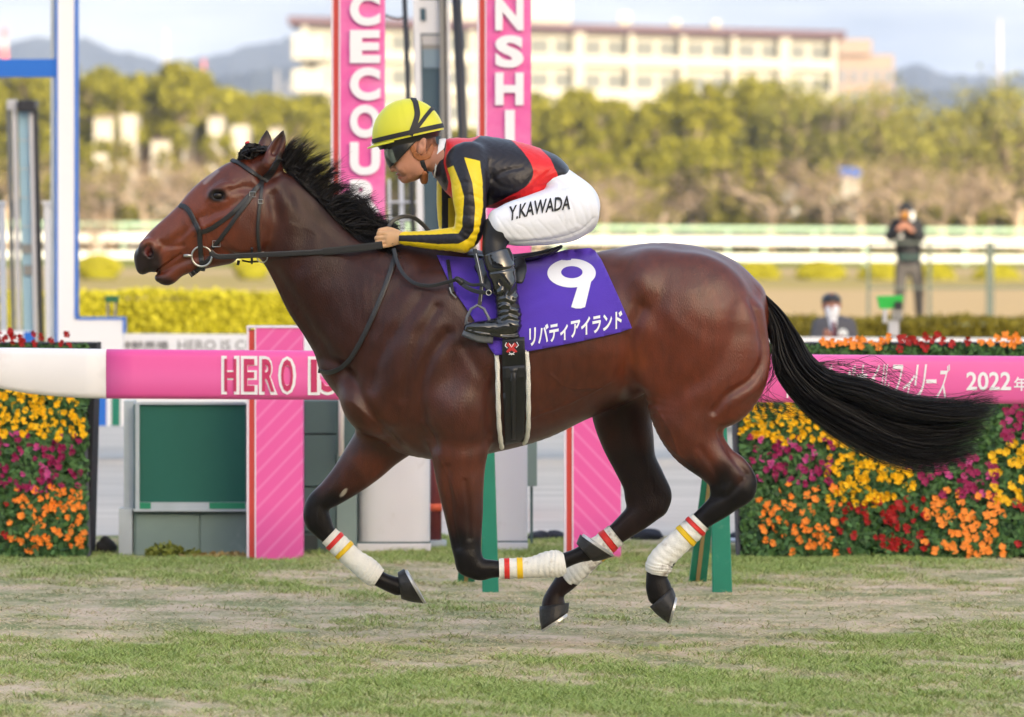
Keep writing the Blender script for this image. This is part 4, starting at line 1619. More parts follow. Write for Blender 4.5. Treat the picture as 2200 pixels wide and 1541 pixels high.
# ---------------- goggles, chin strap
def drape(name, poly, fn, matl, parent, thick=.003, cell=8.0, n=(0, 1, 0), sm=True, **kw):
    bm = bmesh.new()
    vs_ = [bm.verts.new((q[0], q[1], 0)) for q in poly]
    bm.faces.new(vs_)
    us = [q[0] for q in poly]; vv = [q[1] for q in poly]
    x = min(us) + cell
    while x < max(us):
        bmesh.ops.bisect_plane(bm, geom=bm.verts[:] + bm.edges[:] + bm.faces[:], plane_co=(x, 0, 0), plane_no=(1, 0, 0)); x += cell
    x = min(vv) + cell
    while x < max(vv):
        bmesh.ops.bisect_plane(bm, geom=bm.verts[:] + bm.edges[:] + bm.faces[:], plane_co=(0, x, 0), plane_no=(0, 1, 0)); x += cell
    bmesh.ops.triangulate(bm, faces=[f for f in bm.faces if len(f.verts) > 4])
    r = bmesh.ops.extrude_face_region(bm, geom=bm.faces[:])
    back = set(g for g in r['geom'] if isinstance(g, bmesh.types.BMVert))
    nn = Vector(n) * thick
    for q in bm.verts:
        p = Vector(fn(q.co.x, q.co.y))
        q.co = p + nn if q in back else p
    bmesh.ops.recalc_face_normals(bm, faces=bm.faces)
    me = bpy.data.meshes.new(name)
    bm.to_mesh(me); bm.free()
    if sm:
        smooth(me)
    return link(name, me, matl, parent, **kw)


m_frame = mat('goggle_rubber', (.010, .010, .011), .35, .5)
m_lens = mat('smoked_lens', (.12, .15, .13), .05, .7, coat=.6)


def gog_ring(u0, v0, u1, v1, hw, y_half):
    pass


GF = Field((P(815, 0)[0], D0 - .11, P(0, 365)[2]), (P(915, 0)[0], D0 + .11, P(0, 275)[2]), .0035)
# wrap-round band following the face from temple to temple
GF.chain([c3(874, 328, 0, .092, .079), c3(868, 332, 0, .090, .078)], k=0, cap=.02)
GF2 = Field((P(815, 0)[0], D0 - .11, P(0, 365)[2]), (P(915, 0)[0], D0 + .11, P(0, 275)[2]), .0035)
gx, gy, gz = GF2.coords(tuple(slice(0, m) for m in GF2.n))
U = gx / S0 + 1100
Vv = V_H + (CAM_H - gz) / S0
# slab along the strap direction (down-left to up-right) around the eyes
tt = ((U - 842) * .78 - (Vv - 333) * .62)            # along strap
nn_ = ((U - 842) * .62 + (Vv - 333) * .78)            # across strap
half = 20 - np.clip(tt, 0, 60) * .14
slab = np.maximum(np.abs(nn_ + 1) - half, np.abs(tt - 22) - 48) * S0
d_out = np.sqrt(((U - 874) / 49) ** 2 + ((gy - D0) / .084) ** 2 + ((Vv - 322) / 62) ** 2) - 1
d_in = d_out * .08 + .007
GF2.F = np.maximum(np.maximum(slab, d_out * .08), -d_in).astype(np.float32) + 0 * gy.astype(np.float32)
V_, Q_ = GF2.surface()
V_ = relax(V_, Q_, 2)
gm = field_mesh('goggles', V_, Q_)
gp = to_px(V_)
# front part is lens, rest frame
gm.materials.append(m_frame); gm.materials.append(m_lens)
fc = gp[Q_].mean(1)
isl = poly_sd(fc, [(824, 318), (843, 322), (853, 352), (842, 350), (830, 336)]) > 0
gm.polygons.foreach_set('material_index', isl.astype(np.int32))
goggles = link('goggles', gm, None, jockey)
m_lthr = mat('tan_leather', (.33, .12, .045), .5, .4)
hpt = lambda u, v, o=.004: surf_pt(HEADMAP, BF, u, v, o, -.07)
drape('ear_pad', [(880, 318), (888, 306), (894, 326), (904, 334), (915, 330), (922, 318), (928, 308), (934, 318), (924, 340), (910, 346), (898, 345), (888, 336)], lambda u, v: hpt(u, v, .005), m_lthr, jockey, .004, 5)
drape('chin_strap', [(902, 346), (911, 344), (917, 362), (921, 372), (912, 376), (906, 360)], lambda u, v: Vector(P(u, v, -.067 + .02 * max(0, (v - 350) / 25))), m_band, jockey, .004, 5)
cf_ = Field((P(895, 0)[0], D0 - .07, P(0, 400)[2]), (P(930, 0)[0], D0 + .07, P(0, 350)[2]), .0035)
cf_.chain([c3(911, 372, -.045, .014, .012), c3(911, 380, 0, .016, .03), c3(911, 372, .045, .014, .012)], k=0)
V_, Q_ = cf_.surface()
link('chin_cup', field_mesh('chin_cup', V_, Q_), m_lthr, jockey)
# ================================================================== TACK
m_strap = mat('black_leather', (.014, .014, .016), .38, .5, bump=.15, bscale=140)
m_steel = mat('steel', (.55, .54, .50), .28, metal=1.0)
m_rubber = mat('black_rubber', (.016, .016, .017), .6, .4)


def strap_into(mb, pts, w, th=.004, off=.004, n=5, y_given=False, mirror=False, wmul=None):
    """flat strap along photo points; lies on the horse unless y is given"""
    p = catmull(np.array(pts, dtype=float), n) if len(pts) > 2 else np.array(pts, dtype=float)
    Pw = []
    for q in p:
        if y_given:
            Pw.append(Vector(P(q[0], q[1], q[2])))
        else:
            Pw.append(horse_pt(q[0], q[1], off))
    m = len(Pw)
    for mir in ((-1,) if mirror == 'far' else (1, -1) if mirror else (1,)):
        b = len(mb.v)
        for i in range(m):
            t = (Pw[min(i + 1, m - 1)] - Pw[max(i - 1, 0)]).normalized()
            if y_given:
                nr = Vector((0, -1, 0))
            else:
                u, v = p[i][0], p[i][1]
                a = horse_pt(u + 5, v, 0) - horse_pt(u - 5, v, 0)
                c = horse_pt(u, v + 5, 0) - horse_pt(u, v - 5, 0)
                nr = a.cross(c)
                if nr.y > 0:
                    nr = -nr
                nr.normalize()
            nr = (nr - t * nr.dot(t)).normalized()
            sd = t.cross(nr)
            hw = w * S0 / 2 * (1 if wmul is None else wmul(i / (m - 1)))
            for (q, r) in ((-1, 0), (-1, 1), (-.6, 1.25), (.6, 1.25), (1, 1), (1, 0)):
                x = Pw[i] + sd * (hw * q) + nr * (th * r)
                if mir < 0:
                    x = Vector((x.x, 2 * D0 - x.y, x.z))
                mb.v.append(tuple(x))
        for i in range(m - 1):
            for k in range(6):
                k2 = (k + 1) % 6
                mb.f.append((b + i * 6 + k, b + i * 6 + k2, b + (i + 1) * 6 + k2, b + (i + 1) * 6 + k))
        mb.f.append(tuple(b + k for k in range(6)))
        mb.f.append(tuple(b + (m - 1) * 6 + k for k in range(6)))
    return mb


def ring_into(mb, c, r, rt, n=28, axis=(0, 1, 0), m=8, arc=(0, 2 * math.pi), rx=1.0):
    c = Vector(c)
    pts = []
    full = abs(arc[1] - arc[0] - 2 * math.pi) < 1e-6
    for i in range(n + (0 if full else 1)):
        a = arc[0] + (arc[1] - arc[0]) * i / n
        pts.append(c + Vector((math.cos(a) * r * rx, 0, math.sin(a) * r)))
    if full:
        pts.append(pts[0] + Vector((1e-5, 0, 0)))
    mb.tube(pts, rt, m)
    return mb


bridle = thing('bridle', 'black leather bridle with steel bit rings and reins on the racehorse', 'bridle', P(500, 450, -.1))
strap_into(MB(), [(498, 345), (517, 353), (541, 370), (562, 384)], 9, .005, .003, mirror=True).build('browband', m_strap, bridle)
strap_into(MB(), [(601, 338), (594, 350), (582, 370), (567, 389)], 17, .004, .003).build('headpiece', m_strap, bridle)
strap_into(MB(), [(601, 338), (594, 350), (582, 370), (567, 389)], 17, .004, .003, mirror='far').build('headpiece', m_strap, bridle)
strap_into(MB(), [(564, 390), (557, 398), (542, 418), (531, 436), (507, 467), (489, 493), (468, 520), (455, 533)], 9, .004, .004, mirror=True).build('cheek_strap', m_strap, bridle)
strap_into(MB(), [(552, 404), (529, 428), (504, 454), (475, 477), (452, 492), (429, 500)], 10, .004, .003).build('noseband_strap', m_strap, bridle)
strap_into(MB(), [(387, 442), (398, 445), (408, 456), (418, 476), (428, 498), (430, 522), (432, 548), (435, 580)], 10.5, .005, .003, mirror=True).build('noseband', m_strap, bridle)
strap_into(MB(), [(563, 392), (561, 420), (557, 450), (554, 490), (556, 528), (560, 548)], 7, .004, .004, mirror=True).build('throat_strap', m_strap, bridle)
strap_into(MB(), [(455, 552), (440, 566), (424, 580), (408, 592)], 10, .004, .005, mirror=True).build('chin_strap', m_strap, bridle)
for s in (-1, 1):
    c = horse_pt(433.5, 551, .013)
    if s > 0:
        c = Vector((c.x, 2 * D0 - c.y, c.z))
    ring_into(MB(), c, 21.5 * S0, .0042).build('bit_ring', m_steel, bridle, sm=True)
    a = Vector(P(396, 549, 0)); e = Vector((c.x - 20 * S0, c.y, c.z + .002))
    MB().tube([(a.x, D0 + s * .05, a.z), ((a.x + e.x) / 2, (c.y + D0 + s * .05) / 2, a.z), tuple(e)], [.006, .0068, .0055], 8).build('mouthpiece', m_steel, bridle, sm=True)
for (u, v, r) in ((543, 418, 6.5), (465, 524, 8), (560, 433, 5)):
    c = horse_pt(u, v, .010)
    mb = MB()
    w = r * S0
    mb.tube([(c.x - w, c.y, c.z - w * .8), (c.x + w, c.y, c.z - w * .8), (c.x + w, c.y, c.z + w * .8), (c.x - w, c.y, c.z + w * .8), (c.x - w, c.y, c.z - w * .8)], .0016, 6)
    mb.build('buckle', m_steel, bridle)
# reins: near rein to the near hand, far rein mirrored
for s in (-1, 1):
    def yr(u):
        base = -(.078 + (u - 455) / (810 - 455) * (.115 - .078))
        return base
    pts = []
    for (u, v) in ((452, 541), (462, 549), (476, 552), (520, 550), (566, 547.5), (630, 544.5), (696, 541)):
        y = min(yr(u), horse_pt(u, v, .010).y - D0)
        pts.append((u, v, y * -s))
    strap_into(MB(), pts, 11.5, .004, y_given=True).build('rein', m_strap, bridle)
    pts = []
    for (u, v) in ((694, 541), (740, 536.5), (780, 532), (822, 526)):
        y = min(yr(u), horse_pt(u, v, .010).y - D0)
        pts.append((u, v, y * -s))
    strap_into(MB(), pts, 16, .006, y_given=True).build('rein_grip', m_rubber, bridle)
# slack end of the reins looping over the hands
strap_into(MB(), [(846, 524, -.12), (836, 500, -.10), (838, 482, -.085), (856, 468, -.07), (884, 466, -.06), (908, 482, -.05), (926, 503, -.05)], 9, .004, y_given=True).build('rein_loop', m_strap, bridle)
strap_into(MB(), [(846, 535, -.125), (853, 562, -.15), (868, 590, -.18), (892, 609, -.205), (925, 614, -.225), (958, 607, -.24), (980, 601, -.25)], 8, .004, y_given=True).build('rein_loop', m_strap, bridle)
# martingale rings hanging at the throat
c = horse_pt(563.5, 553, .016)
ring_into(MB(), (c.x, c.y, c.z), 11 * S0, .0026).build('martingale_ring', m_steel, bridle, sm=True)
mb = MB()
mb.tube([horse_pt(541, 533, .016), horse_pt(541, 566, .016)], .005, 6)
mb.tube([horse_pt(513, 560, .016), horse_pt(511, 570, .016)], .0065, 6)
mb.tube([horse_pt(520, 560, .012), horse_pt(535, 563, .016), horse_pt(555, 562, .016)], .004, 6)
mb.build('martingale_stop', m_rubber, bridle)

neck_strap = strap_into(MB(), [(850, 546), (840, 580), (826, 620), (808, 664), (790, 704), (772, 740), (752, 772), (730, 792), (706, 800), (684, 796)], 10, .004, .006, mirror=True).build('neck_strap', m_strap, None,
    label='black leather neck strap running down from the withers across the shoulder', cat='strap')

# ---- saddle cloth
m_cloth = mat('purple_cloth', (.085, .038, .42), rough=.75, spec=.2, bump=.25, bscale=260, var=.06, vscale=5, sheen=.2)
m_white = mat('white_print', (.80, .80, .83), .6)


def cloth_off(u, v):
    o = .012 + .0022 * math.sin(u * .05 + v * .03) + .010 * max(0, (v - 640) / 110.0)
    # creases near the leg
    for (a, b, c_, d_, w, am) in ((1120, 662, 1170, 640, 6, .006), (1118, 690, 1180, 668, 9, .005), (1115, 632, 1150, 624, 4, .003), (1122, 700, 1330, 655, 10, .003)):
        dx, dy = c_ - a, d_ - b
        t = max(0, min(1, ((u - a) * dx + (v - b) * dy) / (dx * dx + dy * dy)))
        dd = math.hypot(u - a - t * dx, v - b - t * dy)
        o -= am * math.exp(-(dd / w) ** 2)
    return max(.004, o)


def cloth_pt(u, v, e=0.0):
    return horse_pt(u, v, cloth_off(u, v) + e)


cl_poly = [(938, 548), (985, 552), (1040, 556), (1110, 557), (1170, 550), (1215, 537), (1245, 535), (1268, 533), (1278, 538), (1292, 558), (1308, 592), (1328, 636), (1358, 705), (1330, 715), (1260, 731), (1190, 745), (1130, 756), (1064, 764), (1052, 748), (1030, 706), (1004, 666), (980, 632), (962, 600), (948, 570)]
cloth = drape('saddle_cloth', cl_poly, cloth_pt, m_cloth, None, .004, 9, label='purple saddle cloth with a white number nine and white lettering under the saddle', cat='saddle cloth')
# far half, hanging over the back
bm = bmesh.new(); bm.from_mesh(cloth.data)
g = bmesh.ops.duplicate(bm, geom=bm.verts[:] + bm.edges[:] + bm.faces[:])
vv_ = [x for x in g['geom'] if isinstance(x, bmesh.types.BMVert)]
for x in vv_:
    x.co.y = 2 * D0 - x.co.y
bmesh.ops.reverse_faces(bm, faces=[x for x in g['geom'] if isinstance(x, bmesh.types.BMFace)])
bm.to_mesh(cloth.data); bm.free(); smooth(cloth.data)
# bound hem along the bottom
out9 = catmull(np.array([(1176, 585), (1182, 569), (1201, 559), (1227, 556), (1254, 559), (1273, 569), (1280, 585), (1276, 606)], dtype=float), 5).tolist() + \
    [(1257, 660), (1254.5, 663), (1229, 663), (1227, 660), (1240.5, 617)] + catmull(np.array([(1236, 617), (1221, 617), (1196, 612), (1181, 600), (1176, 586)], dtype=float), 5).tolist()
_el = lambda th: (1228 + 52 * math.cos(th), 587 + 31 * math.sin(th))
_t0, _t1 = math.radians(36), math.radians(76)
ca_, cb9 = _el(_t0), _el(_t1)
ch = [(ca_[0] + (cb9[0] - ca_[0]) * t, ca_[1] + (cb9[1] - ca_[1]) * t) for t in (0, 1 / 3, 2 / 3, 1)]
o_only = np.array([_el(_t1 - 2 * math.pi + (2 * math.pi - _t1 + _t0) * i / 40) for i in range(41)])
l_only = np.array([ch[3], ch[3]])
ringo = np.concatenate([o_only, np.array(ch[1:3])])
bm = bmesh.new()
nn9 = len(ringo)
lay = []
for q in ringo:
    a_ = math.atan2((q[1] - 585) / 13, (q[0] - 1228.5) / 23)
    pi_ = (1228.5 + 23 * math.cos(a_), 585 + 13 * math.sin(a_))
    lay.append([bm.verts.new((pi_[0] + (q[0] - pi_[0]) * t, pi_[1] + (q[1] - pi_[1]) * t, 0)) for t in (0, .34, .67, 1)])
for i in range(nn9):
    j = (i + 1) % nn9
    for k in range(3):
        bm.faces.new((lay[i][k], lay[j][k], lay[j][k + 1], lay[i][k + 1]))
i0 = len(o_only) - 1
top = [lay[(i0 + k) % nn9][3] for k in range(4)]
prev = top
botl = [(1257, 660), (1248, 663), (1237, 663), (1227, 660)]
for st in range(1, 6):
    t = st / 5
    row = [bm.verts.new((ch[k][0] + (botl[k][0] - ch[k][0]) * t, ch[k][1] + (botl[k][1] - ch[k][1]) * t, 0)) for k in range(4)]
    for k in range(3):
        bm.faces.new((prev[k], prev[k + 1], row[k + 1], row[k]))
    prev = row
for q in bm.verts:
    q.co = cloth_pt(q.co.x, q.co.y, .003)
r = bmesh.ops.extrude_face_region(bm, geom=bm.faces[:])
for g_ in r['geom']:
    if isinstance(g_, bmesh.types.BMVert):
        g_.co.y += .0015
bmesh.ops.recalc_face_normals(bm, faces=bm.faces)
me = bpy.data.meshes.new('number'); bm.to_mesh(me); bm.free()
link('number', me, m_white, cloth)
link('name_lettering', text_mesh('name_lettering', 'リバティアイランド', lambda s, t: cloth_pt(1137 + 200 * s, 746 - 40 * s - t * (43 - 2 * s), .003), off=.030, depth=(0, .0015, 0), cuts=22), m_white, cloth)

# ---- saddle
saddle = thing('saddle', 'small black racing saddle with girth and stirrups under the jockey', 'saddle', P(1085, 560))
m_sad = mat('black_saddle_leather', (.010, .010, .011), .35, .5, bump=.1, bscale=120)
SF = Field((P(935, 0)[0], D0 - .36, P(0, 640)[2]), (P(1225, 0)[0], D0 + .36, P(0, 515)[2]), .006)
SF.chain([c3(968, 543, 0, .022, .05), c3(1010, 551, 0, .018, .09), c3(1080, 557, 0, .018, .11), c3(1140, 551, 0, .016, .13), c3(1185, 540, 0, .012, .12), c3(1206, 530, 0, .007, .09)], k=0)
for s in (-1, 1):
    SF.chain([c3(1040, 560, s * .14, .05, .012), c3(1060, 590, s * .245, .055, .010), c3(1070, 625, s * .275, .045, .008)], k=.02)
    SF.chain([c3(1112, 560, s * .16, .03, .012), c3(1118, 580, s * .24, .026, .010), c3(1116, 606, s * .272, .016, .008)], k=.015)
V_, Q_ = SF.surface()
V_ = relax(V_, Q_, 2)
link('seat', field_mesh('seat', V_, Q_), m_sad, saddle)
# girth with white fleece edges
m_fleece = mat('white_fleece', (.80, .79, .74), .9, .1, bump=.7, bscale=160)
gp_ = [(1079, 726), (1127, 724), (1129, 790), (1128, 860), (1127, 920), (1124, 949), (1104, 953), (1086, 957), (1084, 920), (1081, 850), (1079, 780)]
goff = lambda v, e=0: .020 + e + .018 * min(1, max(0, (785 - v) / 25))
gir = drape('girth', gp_, lambda u, v: horse_pt(u, v, goff(v)), m_sad, saddle, .012, 9)
drape('girth_strap', [(1093, 790), (1113, 790), (1108, 808), (1108, 945), (1098, 946), (1098, 808)], lambda u, v: horse_pt(u, v, .026), m_strap, gir, .006, 9)
drape('girth_panel', [(1080, 788), (1127, 784), (1127, 812), (1112, 812), (1108, 820), (1098, 820), (1094, 814), (1081, 814)], lambda u, v: horse_pt(u, v, .024), m_strap, gir, .004, 9)
for pts in ([(1066, 752), (1069, 790), (1070, 850), (1072, 910), (1076, 948), (1079, 966)], [(1130, 752), (1134, 790), (1135, 850), (1135, 910), (1132, 940), (1126, 953)]):
    pp = catmull(np.array(pts, dtype=float), 5)
    MB().tube([horse_pt(q[0], min(q[1], 962), .012) for q in pp], [.0095 + .001 * math.sin(i * 1.7) for i in range(len(pp))], 10).build('fleece_edge', m_fleece, gir, sm=True)
# red and white mask-like emblem on the girth
emb = [((1086, 742), (1092, 736), (1099, 741), (1106, 736), (1112, 743), (1104, 747), (1112, 756), (1107, 758), (1099, 753), (1091, 758), (1087, 756), (1094, 747))]
m_red = mat('red_print', (.50, .03, .03), .5)
for q in emb:
    drape('emblem', list(q), lambda u, v: horse_pt(u, v, goff(v, .0025)), m_red, gir, .001, 6, sm=False)
mb = MB()
for pts in ([(1088, 736), (1085, 743), (1090, 748)], [(1110, 735), (1114, 742), (1109, 747)], [(1094, 738), (1099, 746), (1104, 738)], [(1093, 762), (1099, 760), (1105, 762)], [(1094, 757), (1099, 763), (1105, 757)]):
    mb.tube([horse_pt(a, b, goff(b, .0035)) for a, b in pts], .0017, 5)
mb.build('emblem', m_white, gir)
# stirrups
m_iron = mat('grey_stirrup', (.16, .17, .20), .35, .5, metal=.3)
for s in (-1, 1):
    y = s * .30
    MB().tube([P(1000, 702, y), P(1003, 682, y), P(1012, 664, y), P(1026, 656, y), P(1040, 664, y), P(1050, 684, y), P(1056, 704, y)], .0058, 8).build('stirrup', m_iron, saddle, sm=True)
    MB().tube([P(998, 706, y), P(1030, 720, y), P(1060, 722, y)], .008, 8, r2=.03).build('stirrup_tread', m_iron, saddle, sm=True)
    strap_into(MB(), [(1020, 536, -.24 * -s), (1027, 570, -.268 * -s), (1035, 610, -.29 * -s), (1030, 656, -.30 * -s)], 9, .004, y_given=True).build('stirrup_leather', m_strap, saddle)
MB().tube([P(1023, 545, -.262), P(1031, 580, -.285), P(1037, 612, -.30), P(1034, 648, -.306)], .0014, 5).build('stirrup_buckle', m_steel, saddle)
# surcingle knot and strap in front of the leg
mb = MB()
strap_into(mb, [(984, 603, -.26), (1000, 616, -.275), (1022, 626, -.29), (1050, 630, -.31)], 9, .004, y_given=True)
strap_into(mb, [(990, 600, -.262), (1012, 612, -.282), (1036, 612, -.30), (1052, 622, -.312)], 7, .004, y_given=True)
mb.build('surcingle_strap', m_strap, saddle)
kf = Field((P(970, 0)[0], D0 - .32, P(0, 620)[2]), (P(1005, 0)[0], D0 - .21, P(0, 588)[2]), .004)
kf.ell(P(984, 601, -.262), (.016, .016, .012), k=.004, ang=-.5)
kf.ell(P(991, 607, -.266), (.012, .014, .014), k=.006)
V_, Q_ = kf.surface()
link('knot', field_mesh('knot', V_, Q_), m_strap, saddle)
c = Vector(P(1050, 629, -.316))
ring_into(MB(), c, .010, .0016, 14).build('buckle', m_steel, saddle)
# breast girth ring strap seen in front of the cloth
strap_into(MB(), [(962, 560), (968, 600), (972, 628)], 8, .004, .014).build('surcingle_strap', m_strap, saddle)
MB().tube([horse_pt(966, 618, .02), horse_pt(970, 630, .02), horse_pt(980, 640, .02)], .003, 6).build('buckle', m_steel, saddle)

# ---- leg bandages
m_band_w = mat('white_bandage', (.76, .75, .71), .9, .1, bump=.3, bscale=140, var=.06, vscale=20, dirt=((.30, .24, .17), 16.0, .60, .80))
m_band_m = mat('muddy_bandage', (.74, .73, .69), .9, .1, bump=.3, bscale=140, dirt=((.16, .115, .085), 11.0, .54, .68))
m_sr = mat('red_tape', (.62, .025, .022), .5)
m_sy = mat('yellow_tape', (.80, .52, .015), .5)


def loft(rows, y, add, t0=0.0, t1=1.0, n=28, ruck=.0012, seed=0, bmul=.92):
    N = catmull(np.array(pairs([(*r, 0.0, y) for r in rows])), 14)
    a = int(round(t0 * (len(N) - 1))); b = int(round(t1 * (len(N) - 1)))
    if b - a < 2:
        b = a + 2
    N = N[a:b + 1]
    V, Fc = [], []
    for i in range(len(N)):
        A, B = N[max(0, i - 1)], N[min(len(N) - 1, i + 1)]
        d = B[:3] - A[:3]; d /= np.linalg.norm(d)
        n1 = np.cross(d, (0, 1, 0)); n1 /= np.linalg.norm(n1)
        n2 = np.cross(d, n1)
        ra = N[i][3] + add
        rb = N[i][3] * bmul + add
        for k in range(n):
            an = 2 * math.pi * k / n
            w = 1 + ruck / .03 * math.sin((i + a) * 1.1 + math.sin(an * 2 + seed) * 2.0)
            V.append(tuple(N[i][:3] + n1 * (math.cos(an) * ra * w) + n2 * (math.sin(an) * rb * w)))
    for i in range(len(N) - 1):
        for k in range(n):
            k2 = (k + 1) % n
            Fc.append((i * n + k, i * n + k2, (i + 1) * n + k2, (i + 1) * n + k))
    Fc.append(tuple(range(n))); Fc.append(tuple((len(N) - 1) * n + k for k in range(n)))
    return V, Fc


for (rows, y, st, lab) in (
    ([(1072, 1202, 1073, 1242), (1110, 1201, 1112, 1241), (1143, 1198, 1145, 1240), (1173, 1187, 1178, 1240), (1197, 1184, 1203, 1238), (1216, 1189, 1213, 1228)], -.15, ((.06, .12), (.20, .275)), 'white bandage with red and yellow tape on the folded fore leg, held level'),
    ([(692, 1164, 721, 1138), (716, 1190, 749, 1161), (741, 1213, 775, 1187), (766, 1236, 806, 1206), (785, 1251, 820, 1219), (799, 1256, 829, 1229)], .15, ((.075, .135), (.225, .285)), 'white bandage with red and yellow tape on the leading fore leg reaching ahead'),
    ([(1490, 1103, 1520, 1137), (1461, 1130, 1497, 1163), (1424, 1164, 1468, 1190), (1396, 1194, 1446, 1212), (1389, 1212, 1440, 1230), (1393, 1226, 1431, 1244)], -.16, ((.06, .12), (.195, .255)), 'mud-stained white bandage with red and yellow tape on the trailing hind leg'),
    ([(1310, 1130, 1338, 1167), (1270, 1160, 1300, 1200), (1235, 1188, 1272, 1226), (1210, 1218, 1252, 1245), (1201, 1236, 1229, 1262)], .155, ((.07, .15), (.24, .31)), 'grubby white bandage with red and yellow tape on the dark far hind leg')):
    V_, F_ = loft(rows, y, .0035, 0, 1, 28, .0007, seed=rows[0][0])
    me = mesh_from('leg_bandage', V_, F_, True)
    bo = link('leg_bandage', me, m_band_m if 'mud' in lab or 'grubby' in lab else m_band_w, None, label=lab, cat='bandage', group='leg bandages on the racehorse')
    for (t0, t1), mm, nm in zip(st, (m_sr, m_sy), ('red_tape', 'yellow_tape')):
        V_, F_ = loft(rows, y, .0052, t0, t1, 28, .0006, seed=rows[0][0])
        link(nm, mesh_from(nm, V_, F_, True), mm, bo)
# mud on the trailing bandage
mud = mat('mud', (.07, .045, .035), .95, .1)
# ================================================================== TRACKSIDE
m_wplastic = mat('white_plastic', (.78, .76, .78), .45, .4, var=.04, vscale=3, dirt=((.55, .50, .48), 3.0, .55, .8))
m_pink = mat('pink_banner', (.82, .12, .40), .45, .4, var=.03, vscale=2)
m_pinkd = mat('dark_pink_print', (.50, .03, .12), .5)
m_lwhite = mat('white_lettering', (.80, .80, .85), .5)
m_green = mat('green_post_paint', (.012, .20, .13), .5, .4, var=.12, vscale=6, dirt=((.12, .26, .20), 12.0, .6, .75))
RD = 28.5


def rail_edges(u):
    top = np.interp(u, [-100, 0, 228, 2300], [747, 748, 751, 767])
    bot = np.interp(u, [-120, -60, 0, 60, 120, 180, 228, 2300], [800, 822, 836, 846, 852.5, 856, 857, 869])
    return top, bot


def rail_part(name, us, m, parent):
    V, Fc = [], []
    prof = [(.14, .0), (.14, .6), (.12, .93), (.09, 1.0), (.03, 1.0), (.008, .95), (.0, .85), (-.004, .5), (.0, .12), (.010, .03), (.03, 0)]
    k = len(prof)
    for u in us:
        t, b = rail_edges(u)
        for (dy, h) in prof:
            x, y, z = W(u, b + (t - b) * h, RD)
            V.append((x, RD + dy, z))
    for i in range(len(us) - 1):
        for j in range(k):
            j2 = (j + 1) % k
            Fc.append((i * k + j, (i + 1) * k + j, (i + 1) * k + j2, i * k + j2))
    Fc.append(tuple(range(k))); Fc.append(tuple((len(us) - 1) * k + j for j in range(k))[::-1])
    o = link(name, mesh_from(name, V, Fc), m, parent)
    bm = bmesh.new(); bm.from_mesh(o.data); bmesh.ops.recalc_face_normals(bm, faces=bm.faces); bm.to_mesh(o.data); bm.free()
    smooth(o.data)
    return o


rail = thing('running_rail', 'white running rail wrapped in a pink banner with white lettering, on green posts', 'rail', (0, RD, 0))
rail_part('rail_end', [-260, -200, -150, -110, -60, -20, 20, 60, 100, 140, 180, 227.5], m_wplastic, rail)
# banner with faint diagonal print
nt = m_pink.node_tree
pb = nt.nodes['Principled BSDF']
tcn = nt.nodes.new('ShaderNodeTexCoord')
mpn = nt.nodes.new('ShaderNodeMapping'); mpn.inputs['Rotation'].default_value = (0, math.radians(35), 0)
wv = nt.nodes.new('ShaderNodeTexNoise'); wv.inputs['Scale'].default_value = 1.0; wv.inputs['Detail'].default_value = 1
mpn.inputs['Scale'].default_value = (.15, 1, 4.0)
cr = nt.nodes.new('ShaderNodeValToRGB')
cr.color_ramp.elements[0].position = .40; cr.color_ramp.elements[0].color = (.72, .078, .32, 1)
cr.color_ramp.elements[1].position = .62; cr.color_ramp.elements[1].color = (.80, .155, .44, 1)
nt.links.new(tcn.outputs['Object'], mpn.inputs[0]); nt.links.new(mpn.outputs[0], wv.inputs['Vector'])
nt.links.new(wv.outputs['Fac'], cr.inputs[0]); nt.links.new(cr.outputs[0], pb.inputs['Base Color'])
banner = rail_part('banner', list(np.arange(228, 2400, 60)), m_pink, rail)


def rail_pt(u, v, off):
    x, y, z = W(u, v, RD)
    return (x, RD - off, z)


HEROL = [('H', 482, 508), ('E', 524, 547), ('R', 563, 590), ('O', 604, 630), ('I', 668, 681), ('S', 690, 720), ('C', 758, 789), ('O', 798, 829), ('M', 838, 878), ('I', 888, 900), ('N', 910, 942), ('G', 950, 982)]
for i, (ch_, u0, u1) in enumerate(HEROL):
    for off, m, e, o2, nm in ((.055, m_lwhite, 0.0050 + .0009 * (i % 2), 6.5, 'letter_outline'), (.024, m_pinkd, .0095, 0, 'letter')):
        def fn(s, t, o2=o2, e=e):
            u = u0 - o2 + s * (u1 - u0 + 2 * o2)
            return rail_pt(u, 841 + o2 - t * (70 + 2 * o2) + (u - 478) * .0076, e)
        link(nm, text_mesh(nm, ch_, fn, off=off, depth=(0, .003, 0)), m, banner)
for i, ch_ in enumerate('ジュベナイルフィリーズ'):
    uc = 1774 + i * 25.2
    sm2 = ch_ in 'ュィ'
    if ch_ == 'ー':
        fn = lambda s, t, uc=uc: rail_pt(uc - 11 + 22 * s, 824 - t * 9, .007)
    else:
        fn = lambda s, t, uc=uc, sm2=sm2: rail_pt(uc - 11 + 22 * s + 9 * t - 4, 857 - t * (52 if sm2 else 74), .007)
    link('letter', text_mesh('letter', ch_, fn, off=.008, depth=(0, .003, 0)), m_lwhite, banner)
link('lettering', text_mesh('lettering', '2022', lambda s, t: rail_pt(2076 + 96 * s, 839 - t * 40, .007), off=.02, depth=(0, .003, 0)), m_lwhite, banner)
link('lettering', text_mesh('lettering', '年', lambda s, t: rail_pt(2178 + 30 * s, 840 - t * 30, .007), off=.015, depth=(0, .003, 0)), m_lwhite, banner)
link('lettering', text_mesh('lettering', '阪神', lambda s, t: rail_pt(1690 + 66 * s, 856 - t * 70, .007), off=.015, depth=(0, .003, 0)), m_lwhite, banner)
